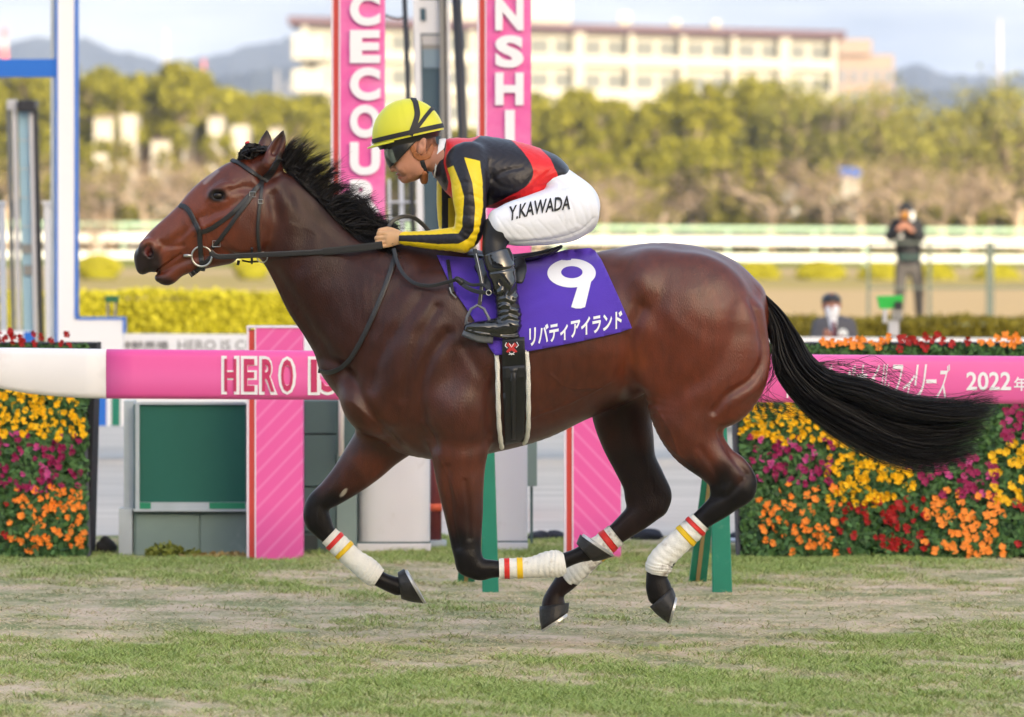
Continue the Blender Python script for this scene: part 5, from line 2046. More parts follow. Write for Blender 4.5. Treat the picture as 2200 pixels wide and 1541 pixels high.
# supports: upright post and raking brace
for (u, w) in ((1054, 36), (1552, 43)):
    x0 = W(u - w / 2 - 2, 0, RD + .02)[0]; x1 = W(u + w / 2 - 2, 0, RD + .02)[0]
    mb = MB()
    a = [W(u - w * .42 - 8, 869, RD + .01), W(u + w * .38 - 8, 869, RD + .01), W(u + w / 2, 1276, RD + .01), W(u - w / 2, 1276, RD + .01)]
    mb.prism([(p[0], RD + .012, max(p[2], -.02)) for p in a], (0, .05, 0))
    mb.build('post', m_green, rail, bevel=.006)
    bx, bz = W(u - 55, 1252, 29.35)[0], -.02
    tx, tz = W(u - 10, 900, 28.62)[0], W(u, 880, 28.62)[2]
    mb = MB()
    mb.prism([(bx - .038, 29.35, bz), (bx + .042, 29.35, bz), (tx + .03, 28.62, tz), (tx - .03, 28.62, tz)], (0, .045, .01))
    br = mb.build('brace', m_green, rail)
    mb = MB()
    mb.prism([(bx - .008, 29.345, bz), (bx + .010, 29.345, bz), (tx + .008, 28.615, tz), (tx - .008, 28.615, tz)], (0, .004, .001))
    mb.build('brace_rope', mat('tan_rope', (.34, .26, .12), .9), br)

# ---- pink sign pillars (low) and columns (tall)
def stripe_mat(name, sgn):
    m = mat(name, (.80, .14, .40), .5, .3)
    nt = m.node_tree
    b = nt.nodes['Principled BSDF']
    t = nt.nodes.new('ShaderNodeTexCoord')
    sp_ = nt.nodes.new('ShaderNodeSeparateXYZ')
    nt.links.new(t.outputs['Object'], sp_.inputs[0])
    ma = nt.nodes.new('ShaderNodeMath'); ma.operation = 'MULTIPLY_ADD'
    ma.inputs[1].default_value = sgn * 1.05
    nt.links.new(sp_.outputs['X'], ma.inputs[0]); nt.links.new(sp_.outputs['Z'], ma.inputs[2])
    mm = nt.nodes.new('ShaderNodeMath'); mm.operation = 'MULTIPLY'; mm.inputs[1].default_value = 11.5
    nt.links.new(ma.outputs[0], mm.inputs[0])
    fr = nt.nodes.new('ShaderNodeMath'); fr.operation = 'FRACT'
    nt.links.new(mm.outputs[0], fr.inputs[0])
    cr = nt.nodes.new('ShaderNodeValToRGB')
    e = cr.color_ramp.elements
    e[0].position = .0; e[0].color = (.74, .105, .365, 1)
    e[1].position = .70; e[1].color = (.74, .105, .365, 1)
    q = cr.color_ramp.elements.new(.80); q.color = (.77, .18, .45, 1)
    q = cr.color_ramp.elements.new(.92); q.color = (.77, .18, .45, 1)
    q = cr.color_ramp.elements.new(1.0); q.color = (.74, .105, .365, 1)
    nt.links.new(fr.outputs[0], cr.inputs[0]); nt.links.new(cr.outputs[0], b.inputs['Base Color'])
    return m


m_redE = mat('red_edge_paint', (.50, .05, .04), .45, .4, var=.08, vscale=4)
m_trim = mat('pale_trim', (.70, .62, .72), .5)


def pillar(name, u0, u1, v_top, v_bot, d, sgn, lab, letters=None, pm=None):
    x0, _, z0 = W(u0, v_bot, d); x1, _, z1 = W(u1, v_top, d)
    z0 = max(z0, 0.0) - .01
    s = d / F_PX
    t = thing(name, lab, 'sign', ((x0 + x1) / 2, d, 0))
    pan = MB().box(x0 + 20 * s, x1, d, d + .22, z0, z1).build('panel', pm or stripe_mat('pink_stripe_print', sgn), t)
    MB().box(x0 + 5 * s, x0 + 17 * s, d + .002, d + .2, z0, z1 - 5 * s).build('red_edge', m_redE, t)
    MB().box(x0, x0 + 5 * s, d - .004, d + .2, z0, z1).build('trim', m_trim, t)
    MB().box(x0 + 17 * s, x0 + 20 * s, d - .003, d + .2, z0, z1).build('trim', m_trim, t)
    MB().box(x0 - .002, x1 + .002, d - .006, d + .22, z1, z1 + 4 * s).build('cap', m_trim, t)
    for (ch, v0, v1, ua, ub) in (letters or []):
        def fn(p, q):
            return (W(ua + (ub - ua) * p, 0, d)[0], d - .028, W(0, v1 + (v0 - v1) * q, d)[2])
        link('letter', text_mesh('letter', ch, fn, off=.05, depth=(0, .03, 0), res=6), m_lwhite, t)
    return t


pillar('sign_pillar', 530, 650, 705, 1207, 31.2, -1, 'low pink striped pillar beside the green notice board')
pillar('sign_pillar', 1212, 1334, 705, 1204, 31.25, 1, 'low pink striped pillar beside the pale tank and the grey sand')
m_pinkc = mat('pink_column_print', (.74, .115, .38), .5, .3, dirt=((.78, .21, .47), 2.2, .46, .62))
word = 'RACECOURSE'
L1 = []
for i, ch in enumerate(word):
    v0 = -97 - 160 + (i) * 80.2 + 160 - 0
    v0 = 65 + (i - 3) * 80.2
    if v0 > 760:
        continue
    L1.append((ch, v0, v0 + 71, 752, 817))
pillar('sign_column', 711, 826, -260, 1107, 36.0, -1, 'tall pink column with raised white letters reading down racecourse', L1, m_pinkc)
L2 = []
for i, ch in enumerate('HANSHIN'):
    v0 = 76 + (i - 3) * 80.2
    ua, ub = (1064, 1125) if ch != 'I' else (1085, 1106)
    L2.append((ch, v0, v0 + 70, ua, ub))
pc2 = pillar('sign_column', 1025, 1141, -260, 1040, 36.0, -1, 'tall pink column with raised white letters ending over the back of the jockey', L2, m_pinkc)
MB().box(W(1062, 0, 36.05)[0], W(1124, 0, 36.05)[0], 36.05, 36.2, -.01, W(0, 1041, 36.05)[2]).build('foot', m_trim, pc2)

# ---- notice board cabinet
m_teal = mat('grey_green_steel', (.17, .24, .23), .5, .4, var=.1, vscale=3, dirt=((.28, .32, .31), 5.0, .55, .75))
m_teald = mat('dark_teal_steel', (.055, .10, .105), .5, .4, var=.1, vscale=3)
m_board = mat('green_board', (.012, .105, .08), .55, .3, var=.06, vscale=3)
m_galv = mat('galvanised_steel', (.38, .43, .47), .5, .4, var=.12, vscale=5)
m_gtape = mat('green_tape', (.01, .20, .10), .5)


def bx_(u0, u1, v0, v1, d, dep):
    a = W(u0, v1, d); b = W(u1, v0, d)
    return (a[0], b[0], d, d + dep, a[2], b[2])


cab = thing('notice_board', 'green notice board in a grey steel cabinet standing behind the rail', 'notice board', W(400, 1199, 31.6))
MB().box(*bx_(287, 534, 868, 1200, 31.62, .30)).build('cabinet', m_teal, cab, bevel=.004)
MB().box(*bx_(300, 527, 870, 1079, 31.60, .018)).build('board', m_board, cab)
MB().box(*bx_(300, 527, 864, 869.5, 31.58, .04)).build('board_frame', m_galv, cab)
MB().box(*bx_(291, 299.5, 866, 1098, 31.58, .04)).build('board_frame', m_galv, cab)
MB().box(*bx_(300, 530, 1079.5, 1094, 31.585, .035)).build('chalk_ledge', m_galv, cab)
MB().box(*bx_(300, 324, 1080, 1093.5, 31.580, .004)).build('ledge_tape', m_gtape, cab)
MB().box(*bx_(450, 527, 1080, 1093.5, 31.580, .004)).build('ledge_tape', m_gtape, cab)
MB().box(*bx_(286, 534, 1094.5, 1099, 31.56, .06)).build('ledge_lip', m_galv, cab)
MB().box(*bx_(292, 427, 1104, 1197, 31.61, .012)).build('lower_panel', m_teal, cab, bevel=.003)
MB().box(*bx_(431, 528, 1104, 1197, 31.61, .012)).build('lower_panel', m_teal, cab, bevel=.003)
MB().box(*bx_(266, 288, 862, 1095, 31.66, .22)).build('side_channel', m_galv, cab)
MB().box(*bx_(255, 284, 1093, 1200, 31.60, .20)).build('foot_channel', m_galv, cab)

cab2 = thing('steel_cabinet', 'dark teal steel cabinet with seams next to the pink pillar', 'cabinet', W(705, 1197, 31.8))
MB().box(*bx_(648, 766, 860, 1197, 31.82, .35)).build('body', m_teald, cab2, bevel=.004)
for (a, b) in ((862, 931), (936, 1045), (1050, 1142)):
    MB().box(*bx_(654, 722, a, b, 31.80, .02)).build('door_panel', m_teald, cab2, bevel=.003)
MB().box(*bx_(724, 766, 975, 1195, 31.79, .03)).build('side_panel', m_teal, cab2)
MB().box(*bx_(652, 682, 1150, 1197, 31.74, .06)).build('plinth', mat('black_plinth', (.02, .03, .03), .6), cab2)
p0 = W(733, 980, 31.72); p1 = W(733, 700, 31.72)
MB().tube([p0, p1], 6.5 * 31.72 / F_PX, 10).build('conduit', mat('white_conduit', (.62, .62, .62), .5), cab2, sm=True)

m_tank = mat('dirty_white_paint', (.62, .63, .68), .55, .3, var=.05, vscale=2, dirt=((.42, .40, .38), 6.0, .58, .8))


def tank(u, r_px, v0, v1, d, lab):
    c = W(u, v1, d)
    r = r_px * d / F_PX
    t = thing('water_tank', lab, 'tank', (c[0], d + r * .6, 0))
    V, Fc = [], []
    n = 40
    zt = W(0, v0, d)[2]
    zs = [(0.02, 1.0), (c[2] + .05, 1.0), (zt - .03, 1.0), (zt - .008, .985), (zt, .95)]
    for z, k in zs:
        for j in range(n):
            a = 2 * math.pi * j / n
            ca, sa = math.cos(a), math.sin(a)
            sq = (abs(ca) ** 4 + abs(sa) ** 4) ** (-1 / 4)
            V.append((c[0] + ca * sq * r * k * .98, d + r * .6 + sa * sq * r * .6 * k, max(z, .015)))
    for i in range(len(zs) - 1):
        for j in range(n):
            j2 = (j + 1) % n
            Fc.append((i * n + j, i * n + j2, (i + 1) * n + j2, (i + 1) * n + j))
    Fc.append(tuple(range(n))[::-1]); Fc.append(tuple((len(zs) - 1) * n + j for j in range(n)))
    link('shell', mesh_from('shell', V, Fc, True), m_tank, t)
    MB().box(c[0] - r * 1.0, c[0] + r * 1.0, d - .02, d + r * 1.2, -.01, W(0, v1 - 22, d)[2] - .004).build('skirt', m_tank, t, bevel=.005)
    MB().box(c[0] - r * .995, c[0] + r * .995, d - .006, d + r * 1.2, W(0, v1 - 22, d)[2] - .006, W(0, v1 - 22, d)[2] + .004).build('skirt_joint', m_teald, t)
    return t


tank(846, 79, 905, 1188, 32.0, 'broad dirty white tank standing beside the dark teal cabinet')
tank(1092, 42, 800, 1186, 32.0, 'narrow dirty white tank beside the green rail post')
ctl = thing('control_box', 'grey-green control box on a thin post beside the narrow white tank', 'box', W(1142, 1175, 32.6))
MB().box(*bx_(1130, 1154, 880, 1045, 32.5, .12)).build('case', m_teal, ctl, bevel=.004)
MB().box(*bx_(1139, 1145, 1046, 1184, 32.55, .03)).build('post', m_teald, ctl)
pol = thing('marker_post', 'dark red marker post between the two white tanks', 'post', W(934, 1165, 32.4))
MB().tube([W(936, 1178, 32.4), W(936, 900, 32.4)], .03, 12).build('shaft', mat('dark_red_paint', (.16, .03, .03), .5), pol, sm=True)
MB().tube([W(936, 1098, 32.39), W(936, 1082, 32.39)], .0325, 12).build('band', mat('orange_band', (.75, .12, .05), .5), pol, sm=True)
MB().tube([W(936, 1184, 32.4), W(936, 1160, 32.4)], .055, 12).build('base', m_galv, pol, sm=True)

# ---- sandbags and stones at the edge of the turf
m_sbag = mat('black_sandbag', (.03, .033, .045), .85, .2, bump=.4, bscale=40)
m_rock = mat('dark_stone', (.05, .048, .045), .9, .2, bump=.9, bscale=25, var=.3, vscale=8)


def lump(name, u, v, d, sx, sy, sz, m, lab, cat, seed, group=None):
    r = np.random.default_rng(seed)
    bm = bmesh.new()
    bmesh.ops.create_icosphere(bm, subdivisions=3, radius=1)
    ph = r.uniform(0, 6, 6)
    c = W(u, v, d)
    for q in bm.verts:
        k = 1 + .10 * math.sin(q.co.x * 3 + ph[0]) * math.sin(q.co.y * 4 + ph[1]) + .07 * math.sin(q.co.z * 6 + ph[2] + q.co.x * 5)
        q.co = Vector((c[0] + q.co.x * sx * k, c[1] + q.co.y * sy * k, max(.0, c[2] + q.co.z * sz * k)))
    me = bpy.data.meshes.new(name); bm.to_mesh(me); bm.free(); smooth(me)
    return link(name, me, m, None, label=lab, cat=cat, group=group)


lump('sandbag', 1158, 1155, 33.2, .06, .06, .035, m_sbag, 'black sandbag lying at the edge of the sand by the narrow tank', 'sandbag', 1)
lump('sandbag', 1192, 1154, 33.25, .06, .06, .035, m_sbag, 'black sandbag lying against the red edge of the striped pillar', 'sandbag', 2)
lump('sandbag', 1385, 1150, 33.2, .10, .06, .035, m_sbag, 'long black sandbag lying behind the hind legs of the horse', 'sandbag', 3)
lump('sandbag', 1590, 1160, 33.0, .07, .06, .04, m_sbag, 'black sandbag at the foot of the flower wall frame', 'sandbag', 4)
lump('stone', 228, 1178, 31.9, .055, .06, .055, m_rock, 'dark stone between the flower wall and the notice board', 'stone', 5)
hose = MB().tube([W(1560, 1160, 32.5), W(1585, 1162, 32.2), W(1606, 1172, 31.9)], .012, 8).build('water_hose', mat('pale_blue_hose', (.42, .50, .60), .5), None, sm=True, label='short pale blue hose lying by the flower wall frame', cat='hose')
# weeds at the foot of the notice board
def weed(u, v, d, n, hgt, wid, colr_, lab, seed):
    r = np.random.default_rng(seed)
    c = np.array(W(u, v, d)); c[2] = 0
    V, Fc = [], []
    for i in range(n):
        a = r.uniform(0, 6.28); rr = wid * math.sqrt(r.random())
        b = c + np.array((rr * math.cos(a), rr * .5 * math.sin(a), hgt * r.random() * (1 - rr / wid * .6)))
        s = .010 + .012 * r.random()
        d1 = r.normal(size=3); d1 /= np.linalg.norm(d1); d2 = np.cross(d1, r.normal(size=3)); d2 /= np.linalg.norm(d2)
        k = len(V)
        V += [b - d1 * s, b + d2 * s * .5, b + d1 * s, b - d2 * s * .5]
        Fc.append((k, k + 1, k + 2, k + 3))
    return link('weed', mesh_from('weed', V, Fc), mat('weed_leaf', colr_, .7, .2, var=.3, vscale=30), None, label=lab, cat='weed', group='weeds growing under the notice board')


weed(355, 1199, 31.45, 420, .10, .10, (.17, .19, .03), 'bushy yellow-green weed under the notice board', 1)
weed(415, 1199, 31.45, 160, .055, .06, (.20, .22, .04), 'small yellow-green weed under the notice board', 2)
weed(480, 1203, 31.4, 260, .04, .22, (.36, .25, .10), 'dry straw-coloured weed under the notice board', 3)

# ---- flower walls
m_leaf = mat('pansy_leaf', (.06, .15, .035), .6, .3, attr='tint')
m_soil = mat('black_planter', (.012, .012, .013), .8, .2)
m_tray = mat('dark_plastic_frame', (.05, .052, .06), .6)
FCOL = {'y': (.80, .46, .006), 'm': (.27, .012, .075), 'o': (.80, .24, .025), 'r': (.34, .012, .010), 'p': (.46, .06, .21)}


def pansy_mesh(colr_, seed):
    r = np.random.default_rng(seed)
    V, Fc = [(0, -.004, 0)], []
    fold = r.uniform(.2, 1.0)
    for k, (a, L, w) in enumerate(((90 + 30, 1.0, .55), (90 - 30, 1.0, .55), (180 + 14, .9, .5), (-14, .9, .5), (270, 1.08, .72))):
        a = math.radians(a + r.normal(0, 14))
        L *= .023 * r.uniform(.75, 1.15); w *= .023 * r.uniform(.7, 1.1)
        ca, sa = math.cos(a), math.sin(a)
        b = len(V)
        for (l, s) in ((.35, -.55), (.72, -1.0), (1.0, -.5), (.92, .0), (1.02, .5), (.75, 1.0), (.35, .55)):
            l *= r.uniform(.88, 1.1); s *= r.uniform(.85, 1.1)
            x = ca * l * L - sa * s * w; z = sa * l * L + ca * s * w
            V.append((x, -.005 - .016 * l * l * fold * r.uniform(.2, 1.5) + .006 * abs(s) * r.uniform(-.5, 1) - .0015 * k, z))
        for q in range(6):
            Fc.append((0, b + q, b + q + 1))
    return mesh_from('pansy', V, Fc)


PM = {}
for key, c in FCOL.items():
    mm = mat('pansy_petal_' + key, c, .55, .25, var=.3, vscale=60)
    PM[key] = []
    for sd in range(4):
        me = pansy_mesh(c, sd + ord(key))
        me.materials.append(mm)
        PM[key].append(me)


def flower_wall(u0, u1, patches, tops, lab, seed, side_u, off_frac=0.0):
    r = np.random.default_rng(seed)
    dB, dT = 31.35, 32.0
    zT = 1.04
    x0 = W(u0, 0, dB)[0]; x1 = W(u1, 0, dB)[0]
    t = thing('flower_wall', lab, 'flower bed', ((x0 + x1) / 2, dB, 0))
    ang = math.atan2(dT - dB, zT)

    def at(u, v, out=0.0):
        """point of the slanted face under photo pixel"""
        y = dB
        for _ in range(6):
            z = CAM_H - (v - V_H) * y / F_PX
            y = dB + (dT - dB) * max(0, z) / zT
        x = (u - 1100) * y / F_PX
        z = CAM_H - (v - V_H) * y / F_PX
        return Vector((x, y - out * math.cos(ang), z + out * math.sin(ang)))
    # backing
    mb = MB()
    mb.prism([(x0, dB + .02, 0), (x0, dT + .02, zT), (x0, dT + .4, zT), (x0, dB + .6, 0)], (x1 - x0, 0, 0))
    mb.build('planter', m_soil, t)
    # frame posts down the visible end and between trays
    for u in side_u:
        a, b = at(u - 6, 1205, .01), at(u - 16, 858, .01)
        a.z = max(a.z, 0)
        mb = MB(); mb.tube([a, b], .014, 6); mb.build('frame_post', m_tray, t)
    # leaves
    n = int((u1 - u0) * 340 / 11)
    us = r.uniform(u0, u1, n); vs_ = r.uniform(750, 1200, n)
    V = np.zeros((n, 6, 3)); C = np.zeros((n, 6, 3))
    for i in range(n):
        clump = .5 + .5 * math.sin(us[i] * .11 + 2 * math.sin(vs_[i] * .045)) * math.sin(vs_[i] * .09 + us[i] * .02)
        if r.random() > .35 + .65 * clump:
            us[i] = r.uniform(u0, u1)
        p = np.array(at(us[i], vs_[i], .012 + .035 * r.random() * (0.4 + clump)))
        s = .010 + .010 * r.random()
        d1 = r.normal(size=3); d1[1] *= .5; d1 /= np.linalg.norm(d1)
        d2 = np.cross(d1, r.normal(size=3) * .6 + np.array((0, -1.2, .5))); d2 /= np.linalg.norm(d2)
        V[i] = [p - d1 * s * 1.2, p - d1 * s * .4 + d2 * s * .62, p + d1 * s * .6 + d2 * s * .5, p + d1 * s * 1.25, p + d1 * s * .6 - d2 * s * .5, p - d1 * s * .4 - d2 * s * .62]
        g = r.random()
        C[i] = np.array((.012, .038, .010)) * (1 - g) + np.array((.085, .19, .05)) * g
    me = mesh_from('foliage', V.reshape(-1, 3), np.arange(n * 6).reshape(n, 6))
    set_attr(me, 'tint', C.reshape(-1, 3))
    link('foliage', me, m_leaf, t, kind='stuff')
    # flowers
    fl = []
    for (key, ua, ub, va, vb, num) in patches:
        k = 0; tries = 0
        pts = []
        while k < num and tries < num * 30:
            tries += 1
            # clustered
            if pts and r.random() < .55:
                q = pts[r.integers(0, len(pts))]
                u, v = q[0] + r.normal(0, 17), q[1] + r.normal(0, 12)
            else:
                u, v = r.uniform(ua, ub), r.uniform(va, vb)
            if not (ua - 8 < u < ub + 8 and va - 8 < v < vb + 8 and u0 + 2 < u < u1 - 2):
                continue
            if any((u - q[0]) ** 2 + (v - q[1]) ** 2 < 110 for q in pts):
                continue
            pts.append((u, v)); k += 1
            kk = key
            if key == 'm':
                kk = r.choice(['m', 'm', 'p', 'm'])
            fl.append((kk, u, v))
    inview = [f for f in fl if -10 < f[1] < 2210 and not (755 < f[2] < 856)]
    rest = [f for f in fl if f not in inview]
    lim = inview[:300]; rest += inview[300:]

    def place(o, u, v):
        p = at(u, v, .035 + .02 * r.random())
        s = r.uniform(.62, 1.15)
        o.location = p
        o.scale = (s, s, s)
        o.rotation_euler = (r.normal(-.30, .28), r.uniform(-.7, .7), r.normal(0, .35))
    for (key, u, v) in lim:
        o = bpy.data.objects.new('pansy', PM[key][r.integers(0, 4)])
        COL.objects.link(o)
        o.parent = t
        o.matrix_parent_inverse = t.matrix_basis.inverted()
        place(o, u, v)
    if rest:
        bm = bmesh.new()
        mats = list(FCOL)
        me = bpy.data.meshes.new('pansies')
        for key in mats:
            me.materials.append(PM[key][0].materials[0])
        for (key, u, v) in rest:
            src = PM[key][r.integers(0, 4)]
            p = at(u, v, .035 + .02 * r.random())
            M = Matrix.Translation(p) @ Matrix.Rotation(r.normal(-.3, .25), 4, 'X') @ Matrix.Rotation(r.uniform(-.7, .7), 4, 'Y')
            vm = [bm.verts.new(M @ q.co) for q in src.vertices]
            for f in src.polygons:
                ff = bm.faces.new([vm[i] for i in f.vertices]); ff.material_index = mats.index(key)
        bm.to_mesh(me); bm.free(); smooth(me)
        link('pansies', me, None, t, kind='stuff')
    return t


flower_wall(-150, 188, [('r', -150, 150, 727, 752, 26), ('y', -100, 182, 844, 948, 100), ('m', -100, 186, 940, 1062, 86), ('o', 18, 184, 1062, 1190, 62), ('r', -150, 14, 1085, 1180, 30), ('r', -60, 30, 850, 900, 0)], None,
            'slanted flower wall of yellow, magenta and orange pansies by the white rail end', 21, (196,))
flower_wall(1592, 2330, [('y', 1594, 1762, 868, 958, 64), ('y', 1775, 1962, 952, 1088, 88), ('m', 1606, 1790, 952, 1052, 52), ('o', 1636, 1800, 1058, 1192, 56), ('r', 1800, 1990, 1080, 1196, 44), ('m', 1950, 2140, 990, 1080, 40),
                         ('o', 1985, 2160, 1066, 1196, 58), ('y', 2134, 2205, 958, 1092, 26), ('m', 2140, 2205, 872, 955, 18), ('r', 2160, 2300, 1090, 1180, 16), ('o', 1752, 1905, 738, 752, 15), ('r', 1935, 2090, 736, 752, 14), ('o', 2100, 2200, 738, 752, 9), ('y', 1770, 1900, 875, 930, 12), ('m', 1790, 1980, 870, 930, 20)],
            None, 'slanted flower wall of yellow, magenta, orange and red pansies behind the horse tail', 22, (1592, 1810, 1985, 2150))
# ================================================================== FINISH LINE AND INFIELD
m_fwhite = mat('white_board', (.78, .78, .80), .5, .3, var=.03, vscale=1)
m_blue = mat('blue_trim', (.015, .14, .55), .45, .4)
m_grey = mat('grey_print', (.22, .22, .23), .6)
BD = 44.0
brd = thing('advert_board', 'long low white board with grey lettering across the infield', 'board', W(1100, 900, BD))
a = W(160, 717, BD); b = W(2350, 728, BD); zb = W(0, 915, BD)[2]
MB().prism([(a[0], BD, zb), (b[0], BD, zb), (b[0], BD, b[2]), (a[0], BD, a[2])], (0, .10, 0)).build('panel', m_fwhite, brd)
for i in range(7):
    x = a[0] + (b[0] - a[0]) * (i + .5) / 7
    MB().box(x - .03, x + .03, BD + .10, BD + .16, -.01, zb + .3).build('leg', m_galv, brd)
for txt, u0, u1, v0, v1, off in (('JRA', 178, 205, 737, 750, .0), ('阪神競馬場', 230, 362, 733, 752, .03), ('HERO IS COMING.', 382, 640, 731, 753, .01)):
    link('lettering', text_mesh('lettering', txt, lambda s, t: (W(u0 + s * (u1 - u0), 0, BD)[0], BD - .004, W(0, v1 + t * (v0 - v1), BD)[2]), off=off, depth=(0, .003, 0)), m_grey, brd)
slat = thing('boundary_panel', 'short boundary panel of green, blue and white boards beside the notice board', 'panel', W(220, 960, BD + .3))
for (u0, u1, m) in ((184, 205, mat('olive_board', (.05, .07, .02), .7)), (206, 228, m_blue), (229, 239, m_fwhite), (240, 257, m_green), (258, 266, m_fwhite)):
    MB().box(W(u0, 0, BD - .4)[0], W(u1, 0, BD - .4)[0], BD - .4, BD - .34, W(0, 915, BD - .4)[2], W(0, 800, BD - .4)[2]).build('board', m, slat)

frm = thing('finish_arch', 'white finish line frame with blue edges and a blue cross beam', 'frame', W(140, 900, BD - .2))
FD = BD - .2
MB().box(W(124, 0, FD)[0], W(160, 0, FD)[0], FD, FD + .22, -.01, 4.6).build('upright', m_fwhite, frm)
MB().box(W(119, 0, FD)[0], W(124, 0, FD)[0], FD - .004, FD + .22, -.01, 4.6).build('blue_edge', m_blue, frm)
MB().box(W(160, 0, FD)[0], W(165, 0, FD)[0], FD - .004, FD + .22, W(0, 682, FD)[2], 4.6).build('blue_edge', m_blue, frm)
MB().box(W(108, 0, FD)[0], W(119, 0, FD)[0], FD + .02, FD + .40, -.01, 4.6).build('painted_shade_side', m_galv, frm)  # shade of the white upright's side face, put in as grey colour
MB().box(W(160, 0, FD)[0], W(264, 0, FD)[0], FD + .004, FD + .2, W(0, 760, FD)[2], W(0, 687, FD)[2]).build('foot', m_fwhite, frm)
MB().box(W(165, 0, FD)[0], W(268, 0, FD)[0], FD - .003, FD + .19, W(0, 687, FD)[2], W(0, 682, FD)[2]).build('blue_edge', m_blue, frm)
MB().box(W(264, 0, FD)[0], W(268, 0, FD)[0], FD - .003, FD + .19, W(0, 716, FD)[2], W(0, 687, FD)[2]).build('blue_edge', m_blue, frm)
MB().box(W(-160, 0, FD)[0], W(119, 0, FD)[0], FD + .01, FD + .25, W(0, 165, FD)[2], W(0, 127, FD)[2]).build('cross_beam', m_blue, frm)
MB().box(W(-20, 0, FD)[0], W(62, 0, FD)[0], FD - .02, FD + .2, W(0, 735, FD)[2], W(0, 712, FD)[2]).build('foot', m_fwhite, frm)
MB().box(W(52, 0, FD)[0], W(72, 0, FD)[0], FD - .03, FD + .2, W(0, 735, FD)[2], W(0, 713, FD)[2]).build('foot_cap', m_blue, frm)

# glazed finish posts
m_gl1 = mat('pale_blue_glass', (.33, .50, .60), .15, .6, var=.06, vscale=1)
m_gl2 = mat('slate_glass', (.075, .125, .155), .2, .6, var=.05, vscale=1)
m_alu = mat('grey_aluminium', (.48, .47, .48), .4, .5)
m_alud = mat('warm_grey_metal', (.25, .24, .22), .4, .5)
m_blkp = mat('black_pole_paint', (.025, .025, .03), .45, .4)
m_wpole = mat('white_pole_paint', (.70, .70, .73), .45)


def lean(u0, v0, u1, v1, wd, d, m, nm, parent, dep=.06):
    a, b = W(u0, v0, d), W(u1, v1, d)
    h = wd / 2 * d / F_PX
    return MB().prism([(a[0] - h, d, a[2]), (a[0] + h, d, a[2]), (b[0] + h, d, b[2]), (b[0] - h, d, b[2])], (0, dep, 0)).build(nm, m, parent)


g = 470 + F_PX * CAM_H / 46
mast = thing('finish_post', 'slim finish post with pale blue glass, grey rails and a black cap', 'post', W(60, g, 46))
lean(50, 222, 66, g, 22, 46.0, m_gl1, 'glass', mast)
for k in range(4):
    v = 300 + k * 62
    lean(51.5 + k * 1.6, v, 51.5 + k * 1.6, v + 2, 22, 45.99, m_alu, 'glass_joint', mast, .02)
lean(58, 525, 59, 545, 22, 45.985, m_alud, 'glass_panel', mast, .02)
lean(60.5, 570, 62, 592, 20, 45.985, m_alud, 'glass_panel', mast, .02)
lean(30, 222, 46, g, 10, 45.96, m_alu, 'rail', mast)
lean(17, 225, 34, g, 8, 46.05, m_alud, 'rail', mast)
lean(66, 225, 82, g, 9, 45.96, m_alu, 'rail', mast)
lean(75, 228, 95, g, 10, 45.98, m_blkp, 'rail', mast)
MB().box(W(38, 0, 45.9)[0], W(76, 0, 45.9)[0], 45.9, 46.2, W(0, 240, 45.9)[2], W(0, 215, 45.9)[2]).build('cap', m_blkp, mast, bevel=.01)
MB().box(W(14, 0, 45.95)[0], W(37, 0, 45.95)[0], 45.95, 46.15, W(0, 236, 45.95)[2], W(0, 214, 45.95)[2]).build('cap', m_alu, mast, bevel=.01)
for (u, vt, lab) in ((3, 440, 'white pole left of the slim glass finish post'), (100, 440, 'white pole between the slim glass post and the white frame')):
    p = thing('white_pole', lab, 'pole', W(u, g, 46.4))
    lean(u, vt, u + 8, g, 13, 46.4, m_wpole, 'shaft', p)
    lean(u - 2, vt - 8, u, vt, 18, 46.38, m_wpole, 'collar', p)

g = 470 + F_PX * CAM_H / 42
mast = thing('finish_post', 'tall slate glass finish post between the two pink columns', 'post', W(930, g, 42))
lean(920, -160, 940, g, 44, 42.0, m_gl2, 'glass', mast)
lean(921, 0, 924.5, 72, 42, 41.985, m_wpole, 'glass_panel', mast, .02)
lean(908, 18, 909, 45, 13, 41.97, m_gl2, 'glass_window', mast, .01)
lean(925.5, 76, 926.5, 96, 40, 41.985, m_alu, 'glass_panel', mast, .02)
lean(926.5, 96, 927.2, 106, 40, 41.985, m_alud, 'glass_panel', mast, .02)
lean(927.5, 106, 929.3, 146, 40, 41.985, mat('blue_grey_glass', (.22, .30, .36), .2, .5), 'glass_panel', mast, .02)
lean(892, -160, 912, g, 14, 41.95, m_wpole, 'rail', mast)
lean(946, -160, 962, g, 10, 41.95, m_alud, 'rail', mast)
lean(954, -160, 968, g, 6, 41.96, m_blkp, 'rail', mast)
lean(961, -160, 974, g, 6, 41.97, m_wpole, 'rail', mast)
for (u0, u1, w, lab) in ((866, 888, 11, 'thin black pole left of the slate finish post'), (976, 1010, 21, 'thick black pole right of the slate finish post')):
    p = thing('black_pole', lab, 'pole', W(u1, g, 41.6))
    MB().tube([W(u0 - 3, -160, 41.6), W(u1 + 20, g, 41.6)], w / 2 * 41.6 / F_PX, 12).build('shaft', m_blkp, p, sm=True)
    MB().tube([W(u1 + 18, g - 30, 41.6), W(u1 + 20, g, 41.6)], w * .9 * 41.6 / F_PX, 12).build('collar', m_alud, p, sm=True)
# hanging cable beside the first column
MB().tube([W(826, 32, 41.8), W(842, 38, 41.8), W(858, 41, 41.8), W(868, 36, 41.8)], .007, 6).build('cable', m_blkp, None, sm=True, label='black cable sagging between the pink column and the thin black pole', cat='cable')
